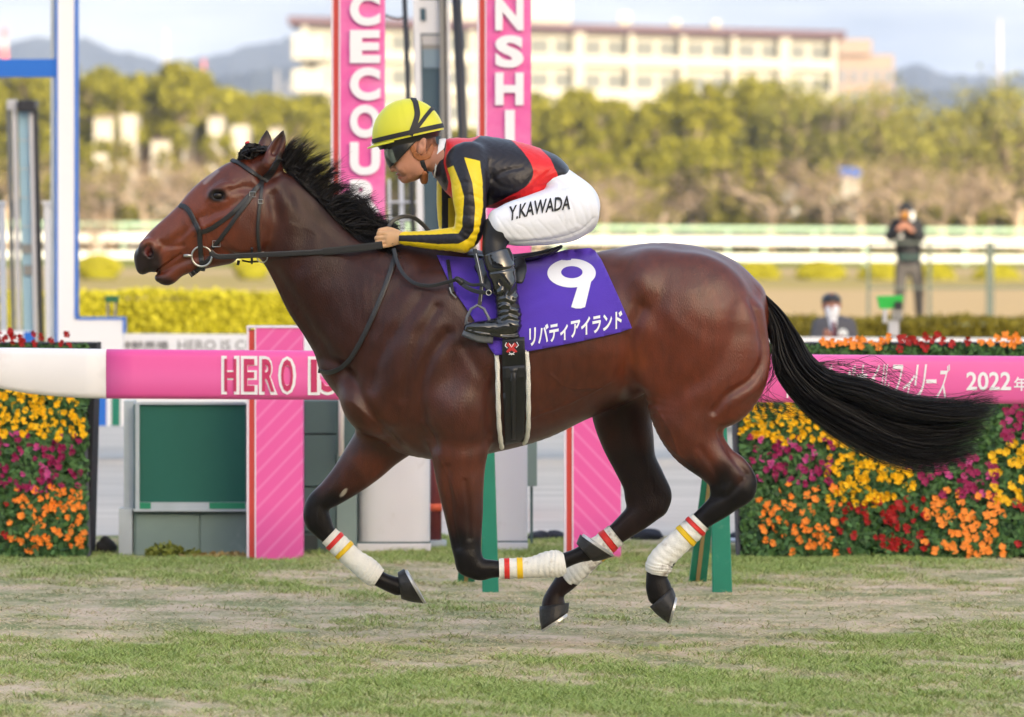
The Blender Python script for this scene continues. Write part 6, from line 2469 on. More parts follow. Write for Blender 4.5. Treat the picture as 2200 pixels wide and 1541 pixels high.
# white ladder-like barrier below
bar = thing('white_barrier', 'white barrier of upright bars behind the hands of the jockey', 'barrier', W(868, g, 42.6))
for u in (836, 862, 884, 900):
    lean(u, 385, u + 3, 560, 10 if u in (862, 900) else 6, 42.6, m_wpole, 'upright', bar, .03)
for v in (432, 470):
    MB().box(W(832, 0, 42.58)[0], W(905, 0, 42.58)[0], 42.58, 42.6, W(0, v + 4, 42.58)[2], W(0, v, 42.58)[2]).build('rung', m_wpole, bar)

# ---- hedges
def leaf_cloud(name, pts, size, cols, parent, m_name, seed, kind=None, flat=.0, **kw):
    r = np.random.default_rng(seed)
    n = len(pts)
    d1 = r.normal(size=(n, 3)); d1 /= np.linalg.norm(d1, axis=1, keepdims=True)
    d2 = np.cross(d1, r.normal(size=(n, 3))); d2 /= np.linalg.norm(d2, axis=1, keepdims=True)
    s = (size * r.uniform(.6, 1.25, n))[:, None]
    V = np.stack([pts - d1 * s, pts + d2 * s * .55, pts + d1 * s, pts - d2 * s * .55], 1).reshape(-1, 3)
    me = field_mesh(name, V, np.arange(n * 4).reshape(n, 4))
    q = r.random((n, 1))
    c = np.array(cols[0]) * (1 - q) + np.array(cols[1]) * q
    set_attr(me, 'tint', np.repeat(c, 4, axis=0))
    return me


M_LEAF = mat('leaf', (0, 0, 0), .7, .15, attr='tint')


def hedge(u0, u1, v_top, d, cols, lab, seed):
    x0, x1 = W(u0, 0, d)[0], W(u1, 0, d)[0]
    h = W(0, v_top, d)[2]
    t = thing('hedge', lab, 'hedge', ((x0 + x1) / 2, d + .4, 0))
    r = np.random.default_rng(seed)
    n = 16000
    f = r.random(n)
    x = r.uniform(x0, x1, n)
    top = f > .55
    z = np.where(top, h + r.normal(0, .02, n), h * r.random(n))
    y = np.where(top, d + .8 * r.random(n), d + r.normal(0, .02, n))
    wob = .03 * np.sin(x * 3.1) + .02 * np.sin(x * 7.7 + z * 5)
    me = leaf_cloud('foliage', np.stack([x, y - wob, z + wob * .4], 1), .028, cols, t, '', seed)
    link('foliage', me, M_LEAF, t)
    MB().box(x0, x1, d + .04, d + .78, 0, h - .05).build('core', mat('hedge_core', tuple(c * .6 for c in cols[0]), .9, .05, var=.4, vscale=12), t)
    return t


hedge(-260, 760, 634, 64, ((.23, .21, .008), (.36, .325, .02)), 'clipped yellow-green hedge behind the white board below the head of the horse', 1)
hedge(1500, 2420, 690, 66, ((.06, .052, .004), (.11, .092, .008)), 'low olive hedge behind the man in the suit', 2)

# ---- clipped shrubs and far rails
r_ = np.random.default_rng(9)
SHR = [(212, 565, 48, 'round clipped shrub beside the white finish frame'), (1628, 581, 46, 'clipped yellow-green shrub just above the horse tail dock'), (1762, 578, 52, 'clipped yellow-green shrub above the man in the suit'), (1892, 582, 48, 'clipped yellow-green shrub left of the standing cameraman'),
       (2010, 583, 40, 'clipped yellow-green shrub right of the standing cameraman'), (2142, 587, 50, 'clipped yellow-green shrub behind the far platform railing'), (540, 562, 40, 'clipped yellow-green shrub seen under the bridle of the horse')]
for i, (u, v, hw, lab) in enumerate(SHR):
    d = 175
    s = d / F_PX
    n = 2600
    a = r_.uniform(0, 2 * np.pi, n); e = np.arcsin(r_.random(n))
    rad = 1 + .05 * np.sin(a * 5 + i) + r_.normal(0, .03, n)
    c = W(u, v + 16, d)
    pts = np.stack([c[0] + np.cos(a) * np.cos(e) * hw * s * rad, d + np.sin(a) * np.cos(e) * hw * s * rad, c[2] + np.sin(e) * 32 * s * rad], 1)
    t = thing('shrub', lab, 'shrub', (c[0], d, max(0, c[2] - .1)))
    link('foliage', leaf_cloud('foliage', pts, .05, ((.22, .20, .008), (.34, .31, .02)), t, '', i), M_LEAF, t)
    bm = bmesh.new(); bmesh.ops.create_uvsphere(bm, u_segments=20, v_segments=10, radius=1)
    for q in bm.verts:
        q.co = Vector((c[0] + q.co.x * hw * s * .95, d + q.co.y * hw * s * .95, max(-.02, c[2] + q.co.z * 30 * s)))
    me = bpy.data.meshes.new('core'); bm.to_mesh(me); bm.free(); smooth(me)
    link('core', me, mat('shrub_core', (.20, .19, .01), .9, .05), t)

m_frail = mat('far_rail_white', (.60, .60, .56), .5)
m_fgreen = mat('far_rail_green', (.26, .38, .27), .5)
for (d, vt, vb, dv, m, lab, pw, np_) in ((300, 484, 493, 16, m_fgreen, 'pale green top rail running along the far straight', .12, 14), (280, 506, 523, 14, m_frail, 'broad white rail below the pale green rail on the far straight', .14, 12), (225, 545, 558, 10, m_frail, 'low white rail just behind the clipped shrubs', .1, 12)):
    t = thing('far_rail', lab, 'rail', (0, d, 0), group='white rails of the far straight')
    a, b = W(-200, vt - dv * .55, d), W(2400, vt + dv * .55, d)
    th = (vb - vt) * d / F_PX
    MB().prism([(a[0], d, a[2] - th), (b[0], d, b[2] - th), (b[0], d, b[2]), (a[0], d, a[2])], (0, .12, 0)).build('rail', m, t)
    for i in range(np_):
        x = a[0] + (b[0] - a[0]) * (i + .5) / np_
        z = a[2] + (b[2] - a[2]) * (i + .5) / np_
        MB().box(x - pw / 2, x + pw / 2, d + .12, d + .22, -.02, z - th * .3).build('post', m_fgreen, t)

# ---- platform, standing cameraman, seated man, camera stands
PD = 92.0
m_plat = mat('platform_paint', (.16, .21, .16), .5)
m_pdark = mat('platform_rail_steel', (.035, .05, .04), .5)
pf = thing('camera_platform', 'low camera platform with thin steel railings in the infield', 'platform', W(2030, 719, PD))
xa, xb = W(1862, 0, PD)[0], W(2360, 0, PD)[0]
zf = W(0, 694, PD)[2]
MB().box(xa, xb, PD - .4, PD + 1.4, zf - .10, zf).build('deck', m_plat, pf)
for u in (1863, 1940, 2125, 2300):
    x = W(u, 0, PD)[0]
    MB().box(x - .05, x + .05, PD - .38, PD - .30, -.01, zf - .1).build('leg', m_plat, pf)
for u in (1863, 1994, 2123, 2300):
    x = W(u, 0, PD)[0]
    w = .055 if u == 2123 else .022
    MB().box(x - w, x + w, PD - .36, PD - .30, zf, W(0, 520, PD)[2]).build('railing_post', m_pdark, pf)
for v in (519, 616):
    MB().box(xa, xb, PD - .355, PD - .315, W(0, v + 4, PD)[2], W(0, v, PD)[2]).build('railing_bar', m_pdark, pf)
MB().box(W(2005, 0, PD)[0], W(2050, 0, PD)[0], PD, PD + .3, zf, W(0, 686, PD)[2]).build('equipment_bag', m_blkp, None, label='small black equipment bag lying on the camera platform', cat='bag', bevel=.02)


def small_field(u0, u1, v0, v1, d, dep, h):
    a, b = W(u0, v1, d), W(u1, v0, d)
    return Field((a[0], d - dep, a[2]), (b[0], d + dep, b[2]), h)


def q3(u, v, d, y, a, b=None):
    x, yy, z = W(u, v, d + y)
    return (x, yy, z, a, a if b is None else b)


def fmesh(f, name, it=1):
    V, Q = f.surface()
    return field_mesh(name, relax(V, Q, it), Q)


m_cskin = mat('face_skin', (.30, .13, .085), .6)
m_cjack = mat('black_jacket', (.008, .008, .010), .7, .3, bump=.3, bscale=10)
m_ctrou = mat('grey_trousers', (.07, .063, .06), .8, .2)
man = thing('person', 'cameraman in a black jacket and grey trousers standing on the platform', 'person', W(1955, 692, PD))
S9 = PD / F_PX
bf = small_field(1895, 1995, 428, 700, PD, .6, .016)
bf.chain([q3(1946, 447, PD, 0, .09), q3(1945, 462, PD, -.02, .085), q3(1946, 474, PD, 0, .06)], k=0)
bf.chain([q3(1947, 470, PD, 0, .06), q3(1950, 500, PD, 0, .11, .1), q3(1952, 560, PD, 0, .13, .1)], k=.03)
for (pts) in ([(1925, 482), (1912, 508), (1930, 494), (1941, 482)], [(1972, 484), (1975, 512), (1962, 497), (1948, 484)]):
    bf.chain([q3(pts[0][0], pts[0][1], PD, 0, .06), q3(pts[1][0], pts[1][1], PD, -.1, .05), q3(pts[2][0], pts[2][1], PD, -.25, .045), q3(pts[3][0], pts[3][1], PD, -.26, .045)], k=.03)
for (a, b, c) in (((1937, 560), (1934, 610), (1930, 680)), ((1966, 560), (1972, 615), (1975, 680))):
    bf.chain([q3(*a, PD, 0, .08), q3(*b, PD, 0, .06), q3(*c, PD, .02, .045)], k=.04)
    bf.chain([q3(c[0], 686, PD, .05, .035), q3(c[0] + 2, 688, PD, -.16, .035)], k=.02)
link('body', fmesh(bf, 'body'), m_cskin, man)
jf = small_field(1895, 1995, 465, 580, PD, .6, .016)
jf.chain([q3(1947, 476, PD, 0, .11, .10), q3(1949, 490, PD, 0, .20, .14), q3(1951, 530, PD, 0, .185, .15), q3(1953, 562, PD, 0, .175, .14)], k=0)
for (pts) in ([(1925, 482), (1912, 508), (1928, 497)], [(1972, 484), (1976, 512), (1964, 500)]):
    jf.chain([q3(pts[0][0], pts[0][1], PD, 0, .085), q3(pts[1][0], pts[1][1], PD, -.1, .075), q3(pts[2][0], pts[2][1], PD, -.22, .065), q3(pts[2][0] + (10 if pts[2][0] < 1946 else -9), 487, PD, -.25, .055)], k=.04)
link('jacket', fmesh(jf, 'jacket'), m_cjack, man)
tf = small_field(1900, 2000, 545, 690, PD, .5, .016)
tf.chain([q3(1953, 556, PD, 0, .16, .13), q3(1953, 572, PD, 0, .165, .13)], k=0)
for (a, b, c) in (((1938, 572), (1934, 612), (1931, 676)), ((1966, 572), (1973, 615), (1976, 676))):
    tf.chain([q3(*a, PD, 0, .105), q3(*b, PD, 0, .082), q3(*c, PD, .02, .062)], k=.04)
link('trousers', fmesh(tf, 'trousers'), m_ctrou, man)
for c in ((1930, 684), (1976, 684)):
    sf = small_field(c[0] - 14, c[0] + 16, 668, 696, PD, .4, .012)
    sf.chain([q3(c[0], 678, PD, .05, .06), q3(c[0], 686, PD, .04, .055), q3(c[0] + 2, 688, PD, -.15, .042)], k=.02)
    link('shoe', fmesh(sf, 'shoe'), m_blkp, man)
hf = small_field(1920, 1972, 428, 482, PD, .3, .012)
hf.ell(W(1947, 449, PD), (.115, .11, .105), k=.02)
hf.ell(W(1944, 468, PD - .09), (.085, .07, .09), k=.01, sub=True)
link('hood', fmesh(hf, 'hood'), m_cjack, man)
MB().box(W(1930, 0, PD)[0], W(1976, 0, PD)[0], PD - .17, PD - .145, W(0, 556, PD)[2], W(0, 548, PD)[2]).build('waist_band', mat('dark_green_band', (.008, .035, .03), .7), man)
lg = MB()
lg.box(W(1928, 0, PD)[0], W(1938, 0, PD)[0], PD - .19, PD - .16, W(0, 512, PD)[2], W(0, 500, PD)[2])
lg.build('jacket_badge', mat('grey_badge', (.28, .28, .28), .7), man)
camr = thing('video_camera', 'black camera with a pale lens hood held up to the face of the cameraman', 'camera', W(1946, 470, PD - .3))
MB().box(W(1934, 0, PD)[0], W(1956, 0, PD)[0], PD - .42, PD - .2, W(0, 470, PD)[2], W(0, 452, PD)[2]).build('body', m_blkp, camr, bevel=.01)
MB().tube([W(1944, 462, PD - .42), W(1944, 462, PD - .62)], [.05, .055], 14).build('lens', mat('amber_lens', (.30, .13, .02), .2), camr, sm=True)
MB().box(W(1952, 0, PD)[0], W(1960, 0, PD)[0], PD - .45, PD - .2, W(0, 474, PD)[2], W(0, 455, PD)[2]).build('grip', mat('pale_grip', (.55, .55, .56), .5), camr, bevel=.01)

SD = 52.0
sit = thing('person', 'seated man in a grey suit, white shirt, dark tie and white face mask', 'person', W(1790, 760, SD))
bf = small_field(1740, 1845, 628, 790, SD, .35, .008)
bf.chain([q3(1786, 648, SD, 0, .070, .085), q3(1787, 664, SD, -.012, .066, .075), q3(1788, 676, SD, -.015, .045, .05)], k=0)
bf.ell(W(1787, 662, SD - .085), (.012, .022, .02), k=.015)
for s in (-1, 1):
    bf.ell(W(1786.5 + s * 19, 656, SD), (.010, .018, .026), k=.006)
bf.chain([q3(1788, 676, SD, 0, .045), q3(1790, 695, SD, 0, .05, .05), q3(1792, 725, SD, 0, .10, .09), q3(1793, 770, SD, 0, .11, .09)], k=.02)
for s in (-1, 1):
    bf.chain([q3(1792 + s * 30, 700, SD, 0, .045), q3(1792 + s * 36, 735, SD, -.06, .04), q3(1790 + s * 16, 728, SD, -.22, .03)], k=.02)
bf.chain([q3(1781, 722, SD, -.21, .028), q3(1776, 717, SD, -.225, .03), q3(1775, 712, SD, -.225, .022)], k=.015)
link('body', fmesh(bf, 'body'), m_cskin, sit)
jf = small_field(1740, 1845, 678, 790, SD, .35, .008)
jf.chain([q3(1790, 690, SD, 0, .07, .06), q3(1791, 700, SD, 0, .14, .085), q3(1793, 722, SD, 0, .155, .115), q3(1794, 770, SD, 0, .15, .12)], k=0)
for s in (-1, 1):
    jf.chain([q3(1792 + s * 30, 700, SD, 0, .065), q3(1792 + s * 36, 735, SD, -.06, .055), q3(1790 + s * 20, 729, SD, -.19, .045)], k=.03)
jf.chain([q3(1789, 684, SD, -.09, .036, .08), q3(1790, 712, SD, -.13, .026, .05), q3(1790, 726, SD, -.14, .008, .05)], k=.004, sub=True)
link('jacket', fmesh(jf, 'jacket'), mat('grey_suit', (.085, .085, .10), .8, .2), sit)
sf = small_field(1765, 1815, 676, 760, SD, .25, .007)
sf.chain([q3(1789, 684, SD, -.01, .05, .05), q3(1790, 700, SD, -.02, .055, .075), q3(1790, 728, SD, -.03, .055, .085)], k=0)
link('shirt', fmesh(sf, 'shirt'), mat('white_shirt', (.72, .72, .76), .7), sit)
MB().prism([(W(1786, 0, SD)[0], SD - .128, W(0, 690, SD)[2]), (W(1793, 0, SD)[0], SD - .128, W(0, 690, SD)[2]), (W(1795, 0, SD)[0], SD - .14, W(0, 724, SD)[2]), (W(1785, 0, SD)[0], SD - .14, W(0, 724, SD)[2])], (0, .02, 0)).build('tie', mat('wine_tie', (.13, .03, .05), .6), sit)
mf = small_field(1765, 1812, 655, 690, SD, .2, .006)
mf.chain([q3(1788, 665, SD, -.045, .058, .052), q3(1788, 676, SD, -.045, .050, .045)], k=0)
link('face_mask', fmesh(mf, 'face_mask'), mat('white_mask', (.78, .78, .82), .8), sit)
hf = small_field(1762, 1812, 626, 662, SD, .2, .006)
hf.ell(W(1786, 645, SD + .01), (.080, .100, .060), k=.01)
hf.ell(W(1787, 660, SD - .085), (.066, .05, .036), k=.012, sub=True)
link('hair', fmesh(hf, 'hair'), m_blkp, sit)
MB().tube([W(1811, 717, SD - .22), W(1811, 717, SD - .215)], .04, 16).build('rosette', mat('pale_rosette', (.66, .68, .68), .7), sit)
MB().box(W(1758, 0, SD)[0], W(1828, 0, SD)[0], SD - .1, SD + .3, 0, W(0, 768, SD)[2]).build('stool', m_blkp, None, label='black stool under the seated man in the suit', cat='stool', bevel=.01)

m_mgreen = mat('bright_green_case', (.02, .42, .05), .45)
tv = thing('monitor_stand', 'bright green camera hood on a black stand in front of the platform', 'camera', W(1912, 800, 47))
d = 47.0
MB().prism([W(1885, 637, d), W(1941, 635, d), W(1939, 662, d), W(1891, 664, d)], (0, .16, 0)).build('hood', m_mgreen, tv)
MB().box(W(1922, 0, d)[0], W(1938, 0, d)[0], d - .03, d + .1, W(0, 664, d)[2], W(0, 648, d)[2]).build('lens', m_blkp, tv)
MB().box(W(1918, 0, d)[0], W(1938, 0, d)[0], d - .02, d + .12, W(0, 688, d)[2], W(0, 664.5, d)[2]).build('camera_body', m_alud, tv, bevel=.005)
MB().box(W(1898, 0, d)[0], W(1906, 0, d)[0], d, d + .08, W(0, 694, d)[2], W(0, 664.5, d)[2]).build('bracket', m_alu, tv)
MB().box(W(1910, 0, d)[0], W(1932, 0, d)[0], d, d + .1, W(0, 722, d)[2], W(0, 688.5, d)[2]).build('pan_head', m_alu, tv, bevel=.004)
MB().tube([W(1920, 722, d + .05), (W(1920, 0, d)[0], d + .05, 0)], .022, 10).build('column', m_blkp, tv, sm=True)
tv = thing('spot_lamp', 'small green lamp on a stand above the step of the white frame', 'lamp', W(238, 700, 43.9))
d = 43.95
MB().box(W(226, 0, d)[0], W(254, 0, d)[0], d, d + .08, W(0, 650, d)[2], W(0, 636, d)[2]).build('case', mat('dark_green_case', (.02, .13, .05), .5), tv, bevel=.004)
for u in (229, 245):
    MB().box(W(u, 0, d)[0], W(u + 4, 0, d)[0], d + .01, d + .05, W(0, 683, d)[2], W(0, 650, d)[2]).build('leg', m_alud, tv)
# ================================================================== TREES, BUILDINGS, HILLS
def tree_meshes(kind, seed):
    """unit tree: height 1, returns (trunk mesh, crown mesh)"""
    r = np.random.default_rng(seed)
    mb = MB()
    if kind == 'evergreen':
        mb.tube([(0, 0, 0), (.01, 0, .3), (-.01, .01, .62), (0, 0, .85)], [.03, .024, .014, .004], 7)
        cl = []
        for i in range(34):
            z = r.uniform(.16, .97)
            w = .25 * math.sqrt(max(.10, 1 - ((z - .5) / .56) ** 2)) * r.uniform(.35, 1.08)
            a = r.uniform(0, 6.283)
            cl.append((w * math.cos(a), w * math.sin(a), z, r.uniform(.045, .10)))
        for c in cl[:12]:
            mb.tube([(0, 0, c[2] * .75), (c[0] * .6, c[1] * .6, c[2] * .92), (c[0], c[1], c[2])], [.010, .006, .003], 5)
        P_, C_ = [], []
        for c in cl:
            n = 105
            d = r.normal(size=(n, 3)); d /= np.linalg.norm(d, axis=1, keepdims=True)
            P_.append(np.array(c[:3]) + d * (c[3] * r.uniform(.35, 1.05, n) ** .6)[:, None] * np.array((1, 1, .8)))
        pts = np.concatenate(P_)
        me = leaf_cloud('crown', pts, .024, ((.065, .066, .005), (.235, .215, .018)), None, '', seed)
    elif kind == 'sparse':
        mb.tube([(0, 0, 0), (.02, 0, .3), (-.02, .01, .6), (0, 0, .9)], [.03, .024, .014, .004], 7)
        P_ = []
        for i in range(26):
            z = r.uniform(.2, 1.0)
            w = .30 * math.sqrt(max(.03, 1 - ((z - .55) / .5) ** 2)) * r.uniform(.3, 1.1)
            a = r.uniform(0, 6.283)
            c = np.array((w * math.cos(a), w * math.sin(a), z))
            mb.tube([(0, 0, z * .7), tuple(c * np.array((.6, .6, .93))), tuple(c)], [.009, .005, .002], 5)
            n = 55
            P_.append(c + r.normal(0, .05, (n, 3)))
        me = leaf_cloud('crown', np.concatenate(P_), .019, ((.09, .095, .012), (.22, .20, .04)), None, '', seed)
    else:   # bare winter tree: fine twigs
        mb.tube([(0, 0, 0), (.015, 0, .22), (-.01, .01, .45), (0, 0, .6)], [.032, .026, .018, .010], 7)
        tips = []

        def br(p, d, L, rad, lev):
            q = p + d * L
            mb.tube([tuple(p), tuple((p + q) / 2 + r.normal(0, .012, 3)), tuple(q)], [rad, rad * .8, rad * .55], 5)
            if lev == 0:
                tips.append((q, d)); return
            for k in range(3):
                dd = d + r.normal(0, .55, 3); dd[2] = abs(dd[2]) * .8 + .1
                dd /= np.linalg.norm(dd)
                br(q, dd, L * r.uniform(.6, .85), rad * .55, lev - 1)
        for k in range(5):
            a = k * 1.26 + r.uniform(-.3, .3)
            d = np.array((math.cos(a) * .8, math.sin(a) * .8, r.uniform(.5, 1.0))); d /= np.linalg.norm(d)
            br(np.array((0, 0, .25 + .07 * k)), d, .20, .014, 2)
        P_ = []
        for q, d in tips:
            n = 20
            P_.append(q + d * r.uniform(-.05, .16, n)[:, None] + r.normal(0, .05, (n, 3)))
        me = leaf_cloud('crown', np.concatenate(P_), .013, ((.14, .095, .06), (.28, .20, .14)), None, '', seed)
    tm = mb.mesh('trunk', sm=True)
    return tm, me


M_BARK = mat('bark', (.20, .15, .10), .9, .1, var=.3, vscale=8)
M_BARKP = mat('pale_bark', (.36, .27, .19), .9, .1, var=.2, vscale=8)
TV = {}
for kd, n in (('evergreen', 5), ('sparse', 3), ('bare', 4)):
    TV[kd] = []
    for i in range(n):
        tm, cm = tree_meshes(kd, 40 + i + len(kd))
        tm.materials.append(M_BARKP if kd == 'bare' else M_BARK); cm.materials.append(M_LEAF)
        TV[kd].append((tm, cm))
rT = np.random.default_rng(77)
ORD = ['first', 'second', 'third', 'fourth', 'fifth', 'sixth', 'seventh', 'eighth', 'ninth', 'tenth', 'eleventh', 'twelfth', 'thirteenth', 'fourteenth', 'fifteenth', 'sixteenth', 'seventeenth', 'eighteenth', 'nineteenth', 'twentieth',
       'twenty-first', 'twenty-second', 'twenty-third', 'twenty-fourth', 'twenty-fifth', 'twenty-sixth', 'twenty-seventh', 'twenty-eighth', 'twenty-ninth', 'thirtieth', 'thirty-first', 'thirty-second', 'thirty-third', 'thirty-fourth', 'thirty-fifth', 'thirty-sixth', 'thirty-seventh', 'thirty-eighth', 'thirty-ninth', 'fortieth', 'forty-first', 'forty-second', 'forty-third', 'forty-fourth', 'forty-fifth']


def by_mast(lst, phrase):
    """label for each item of a row, counted from the tall pale mast (photo column 2148)"""
    order = sorted(range(len(lst)), key=lambda i: -lst[i][0])
    return {i: phrase % ORD[k] for k, i in enumerate(order)}


def put_tree(kind, u, v_top, d, wid, lab, group):
    zt = W(0, v_top, d)[2]
    x = W(u, 0, d)[0]
    tm, cm = TV[kind][rT.integers(0, len(TV[kind]))]
    t = thing(kind + '_tree', lab, 'tree', (x, d, 0), group)
    h = zt
    sx = wid * d / F_PX / .46
    rz = rT.uniform(0, 6.28)
    for nm, me in (('trunk', tm), ('crown', cm)):
        o = bpy.data.objects.new(nm, me)
        COL.objects.link(o)
        o.parent = t
        o.scale = (sx, sx, h)
        o.rotation_euler = (0, 0, rz)
    return t


EG = [(-30, 175), (20, 168), (70, 160), (125, 172), (180, 150), (225, 166), (262, 172), (310, 158), (350, 165), (395, 150), (428, 172), (470, 188), (520, 210), (560, 218), (600, 238), (650, 228), (700, 222), (760, 235), (830, 300), (890, 310), (960, 300), (1010, 290),
      (1150, 215), (1195, 235), (1245, 200), (1300, 222), (1350, 240), (1400, 214), (1450, 205), (1500, 186), (1545, 176), (1590, 172), (1640, 178)]
EL = by_mast(EG, '%s tall olive evergreen of the wood, counted from the tall pale mast')
for i, (u, v) in enumerate(EG):
    put_tree('evergreen', u + rT.normal(0, 6), v - 10, 350 + rT.uniform(-8, 14), rT.uniform(120, 165), EL[i], 'evergreen trees behind the far straight')
EG2 = [(u + 24, v + 8) for (u, v) in EG if u < 780 or u > 1140]
E2 = by_mast(EG2, '%s evergreen of the rear row of the wood, counted from the tall pale mast')
for i, (u, v) in enumerate(EG2):
    put_tree('evergreen', u + rT.normal(0, 6), v - 6, 372 + rT.uniform(-6, 8), rT.uniform(130, 180), E2[i], 'evergreen trees behind the far straight')
SPT = [(1680, 182), (1725, 200), (1770, 180), (1822, 200), (1875, 190), (1920, 210), (1970, 215), (2130, 200), (2190, 205), (1700, 190), (1745, 192), (1795, 186), (1850, 196), (1900, 196), (1945, 205), (1995, 200), (2050, 250), (2105, 178), (2160, 192), (2215, 188)]
SL = by_mast(SPT, '%s loose pale green tree counted from the tall pale mast')
for i, (u, v) in enumerate(SPT):
    put_tree('sparse', u + rT.normal(0, 6), v, 345 + rT.uniform(-6, 10), rT.uniform(150, 190), SL[i], 'loose pale green trees behind the far straight')
# lower evergreens in front of the wood
LO = [(120, 380), (150, 300), (380, 400), (420, 350), (520, 380), (680, 380), (1230, 360), (1290, 330), (1400, 330), (1450, 300), (1600, 380), (1750, 380), (1800, 340), (1900, 380), (1960, 420), (2010, 400), (2110, 370), (2200, 400), (60, 330), (190, 350), (240, 300), (470, 290), (600, 300), (650, 320), (1180, 320), (1260, 300), (1340, 360), (1490, 300), (1540, 320), (1580, 300), (1640, 330), (1330, 420), (1500, 400), (1700, 430), (1850, 420), (2060, 430), (2150, 420), (560, 400), (300, 430), (1210, 430)]
LL = by_mast(LO, '%s low yellow-green evergreen before the wood, counted from the tall pale mast')
for i, (u, v) in enumerate(LO):
    put_tree('evergreen', u + rT.normal(0, 8), v, 322 + rT.uniform(-6, 6), rT.uniform(90, 130), LL[i], 'low evergreen trees in front of the wood')
BR = [(20, 330), (230, 345), (310, 325), (390, 320), (460, 330), (530, 340), (640, 350), (1170, 350), (1290, 340), (1420, 400), (1660, 360), (1760, 325), (1850, 350), (1930, 335), (2010, 350), (2090, 325), (2180, 345)]
BL = by_mast(BR, '%s bare pinkish brown tree before the wood, counted from the tall pale mast')
for i, (u, v) in enumerate(BR):
    put_tree('bare', u + rT.normal(0, 8), v, 306 + rT.uniform(-4, 8), rT.uniform(150, 200), BL[i], 'bare winter trees in front of the wood')
# two slim bare saplings near the white frame
for (u, v, lb) in ((196, 420, 'taller slim bare sapling beside the white finish arch'), (214, 438, 'shorter slim bare sapling beside the white finish arch')):
    put_tree('bare', u, v, 185, 60, lb, 'slim bare saplings beside the finish frame')

# ---- small houses of the town, seen between trees
m_hw = mat('house_plaster', (.36, .33, .28), .8, .1, var=.06, vscale=.3)
m_hr = mat('house_roof', (.30, .20, .16), .8, .1)
m_win = mat('window_glass', (.12, .14, .17), .15, .6)


def house(u, v0, v1, w, d, lab, roof=True, m=None):
    x = W(u, 0, d)[0]; hw = w / 2 * d / F_PX
    z0 = W(0, v1, d)[2]; z1 = W(0, v0, d)[2]
    t = thing('house', lab, 'house', (x, d, 0), 'town houses showing between the trees')
    MB().box(x - hw, x + hw, d, d + 6, 0, z1).build('wall', m or m_hw, t)
    if roof:
        hr = hw * .45
        mb = MB(); mb.prism([(x - hw * 1.08, d - .3, z1), (x + hw * 1.08, d - .3, z1), (x + hw * .5, d + 3, z1 + hr), (x - hw * .5, d + 3, z1 + hr)], (0, 3.2, 0)); mb.build('roof', m_hr, t)
    k = int(hw / .55)
    for i in range(k):
        xx = x - hw + (i + .5) * 2 * hw / k
        MB().box(xx - .16, xx + .16, d - .03, d + .02, z1 - 1.0, z1 - .5).build('window', m_win, t)


HS = [(222, 252, 300, 40), (276, 246, 300, 34), (345, 300, 320, 40), (405, 272, 310, 26), (462, 250, 300, 30), (515, 270, 300, 36), (590, 275, 300, 24),
      (1562, 400, 440, 34), (1806, 392, 440, 40), (1700, 398, 430, 30), (2010, 306, 350, 40), (2096, 300, 340, 36), (2176, 306, 350, 44), (1934, 260, 300, 38), (1852, 246, 290, 36), (2064, 252, 300, 40), (2146, 258, 300, 44)]
HL = by_mast(HS, '%s small cream town house among the trees, counted from the tall pale mast')
for i, (u, v0, v1, w) in enumerate(HS):
    house(u, v0, v1, w, (356 + i % 3 if u > 1500 else 340 + i % 4) if v0 < 310 else 328 + i % 3, HL[i], roof=(i % 2 == 0))
bh = thing('shed', 'low shed with a blue sheet roof showing between the bare trees', 'shed', W(1830, 540, 318))
q0, q1 = W(1806, 378, 318), W(1852, 362, 318)
MB().box(q0[0] + .1, q1[0] - .1, 318.2, 321, 0, q0[2]).build('wall', m_hw, bh)
MB().prism([(q0[0], 317.9, q0[2]), (q1[0], 317.9, q0[2]), (q1[0], 319.5, q1[2]), (q0[0], 319.5, q1[2])], (0, .1, .05)).build('roof', mat('blue_roof_sheet', (.03, .12, .40), .5), bh)

# ---- the long white apartment building
AD = 600.0
SA = AD / F_PX
m_apw = mat('cream_wall', (.35, .335, .285), .8, .1, var=.04, vscale=.1)
m_apg = mat('apartment_glass', (.14, .145, .135), .3, .4)
m_apr = mat('mauve_roof_edge', (.10, .065, .075), .7, .1)
ap = thing('apartment_building', 'long cream apartment building with balconies and a mauve roof edge behind the trees', 'building', W(1230, 548, AD))
rot = -.0          # roofline falls to the right: the right end is further away
uL, uR = 655, 1790
def apx(u, v, off=0.0):
    """point on the facade, which recedes to the right"""
    k = (u - uL) / (uR - uL)
    d = AD * (1 + .075 * k)
    x, y, z = W(u, v, d)
    return (x, y + off, z)
vt = lambda u: np.interp(u, [640, 1140, 1815], [46, 36, 64])
zt = 20.6
mb = MB()
A0, A1 = apx(uL, 0), apx(uR, 0)
mb.prism([(A0[0], A0[1], 0), (A1[0], A1[1], 0), (A1[0], A1[1] + 14, 0), (A0[0], A0[1] + 14, 0)], (0, 0, zt - .9))
mb.build('wall', m_apw, ap)
mb = MB()
e0, e1 = apx(uL - 35, 0), apx(uR + 25, 0)
mb.prism([(e0[0], e0[1] - 2.2, zt - .9), (e1[0], e1[1] - 2.2, zt - .9), (e1[0], e1[1] + 15, zt - .9), (e0[0], e0[1] + 15, zt - .9)], (0, 0, .75))
roof = mb.build('roof', m_apr, ap)
def along(k, off):
    return (A0[0] + (A1[0] - A0[0]) * k, A0[1] + (A1[1] - A0[1]) * k + off)
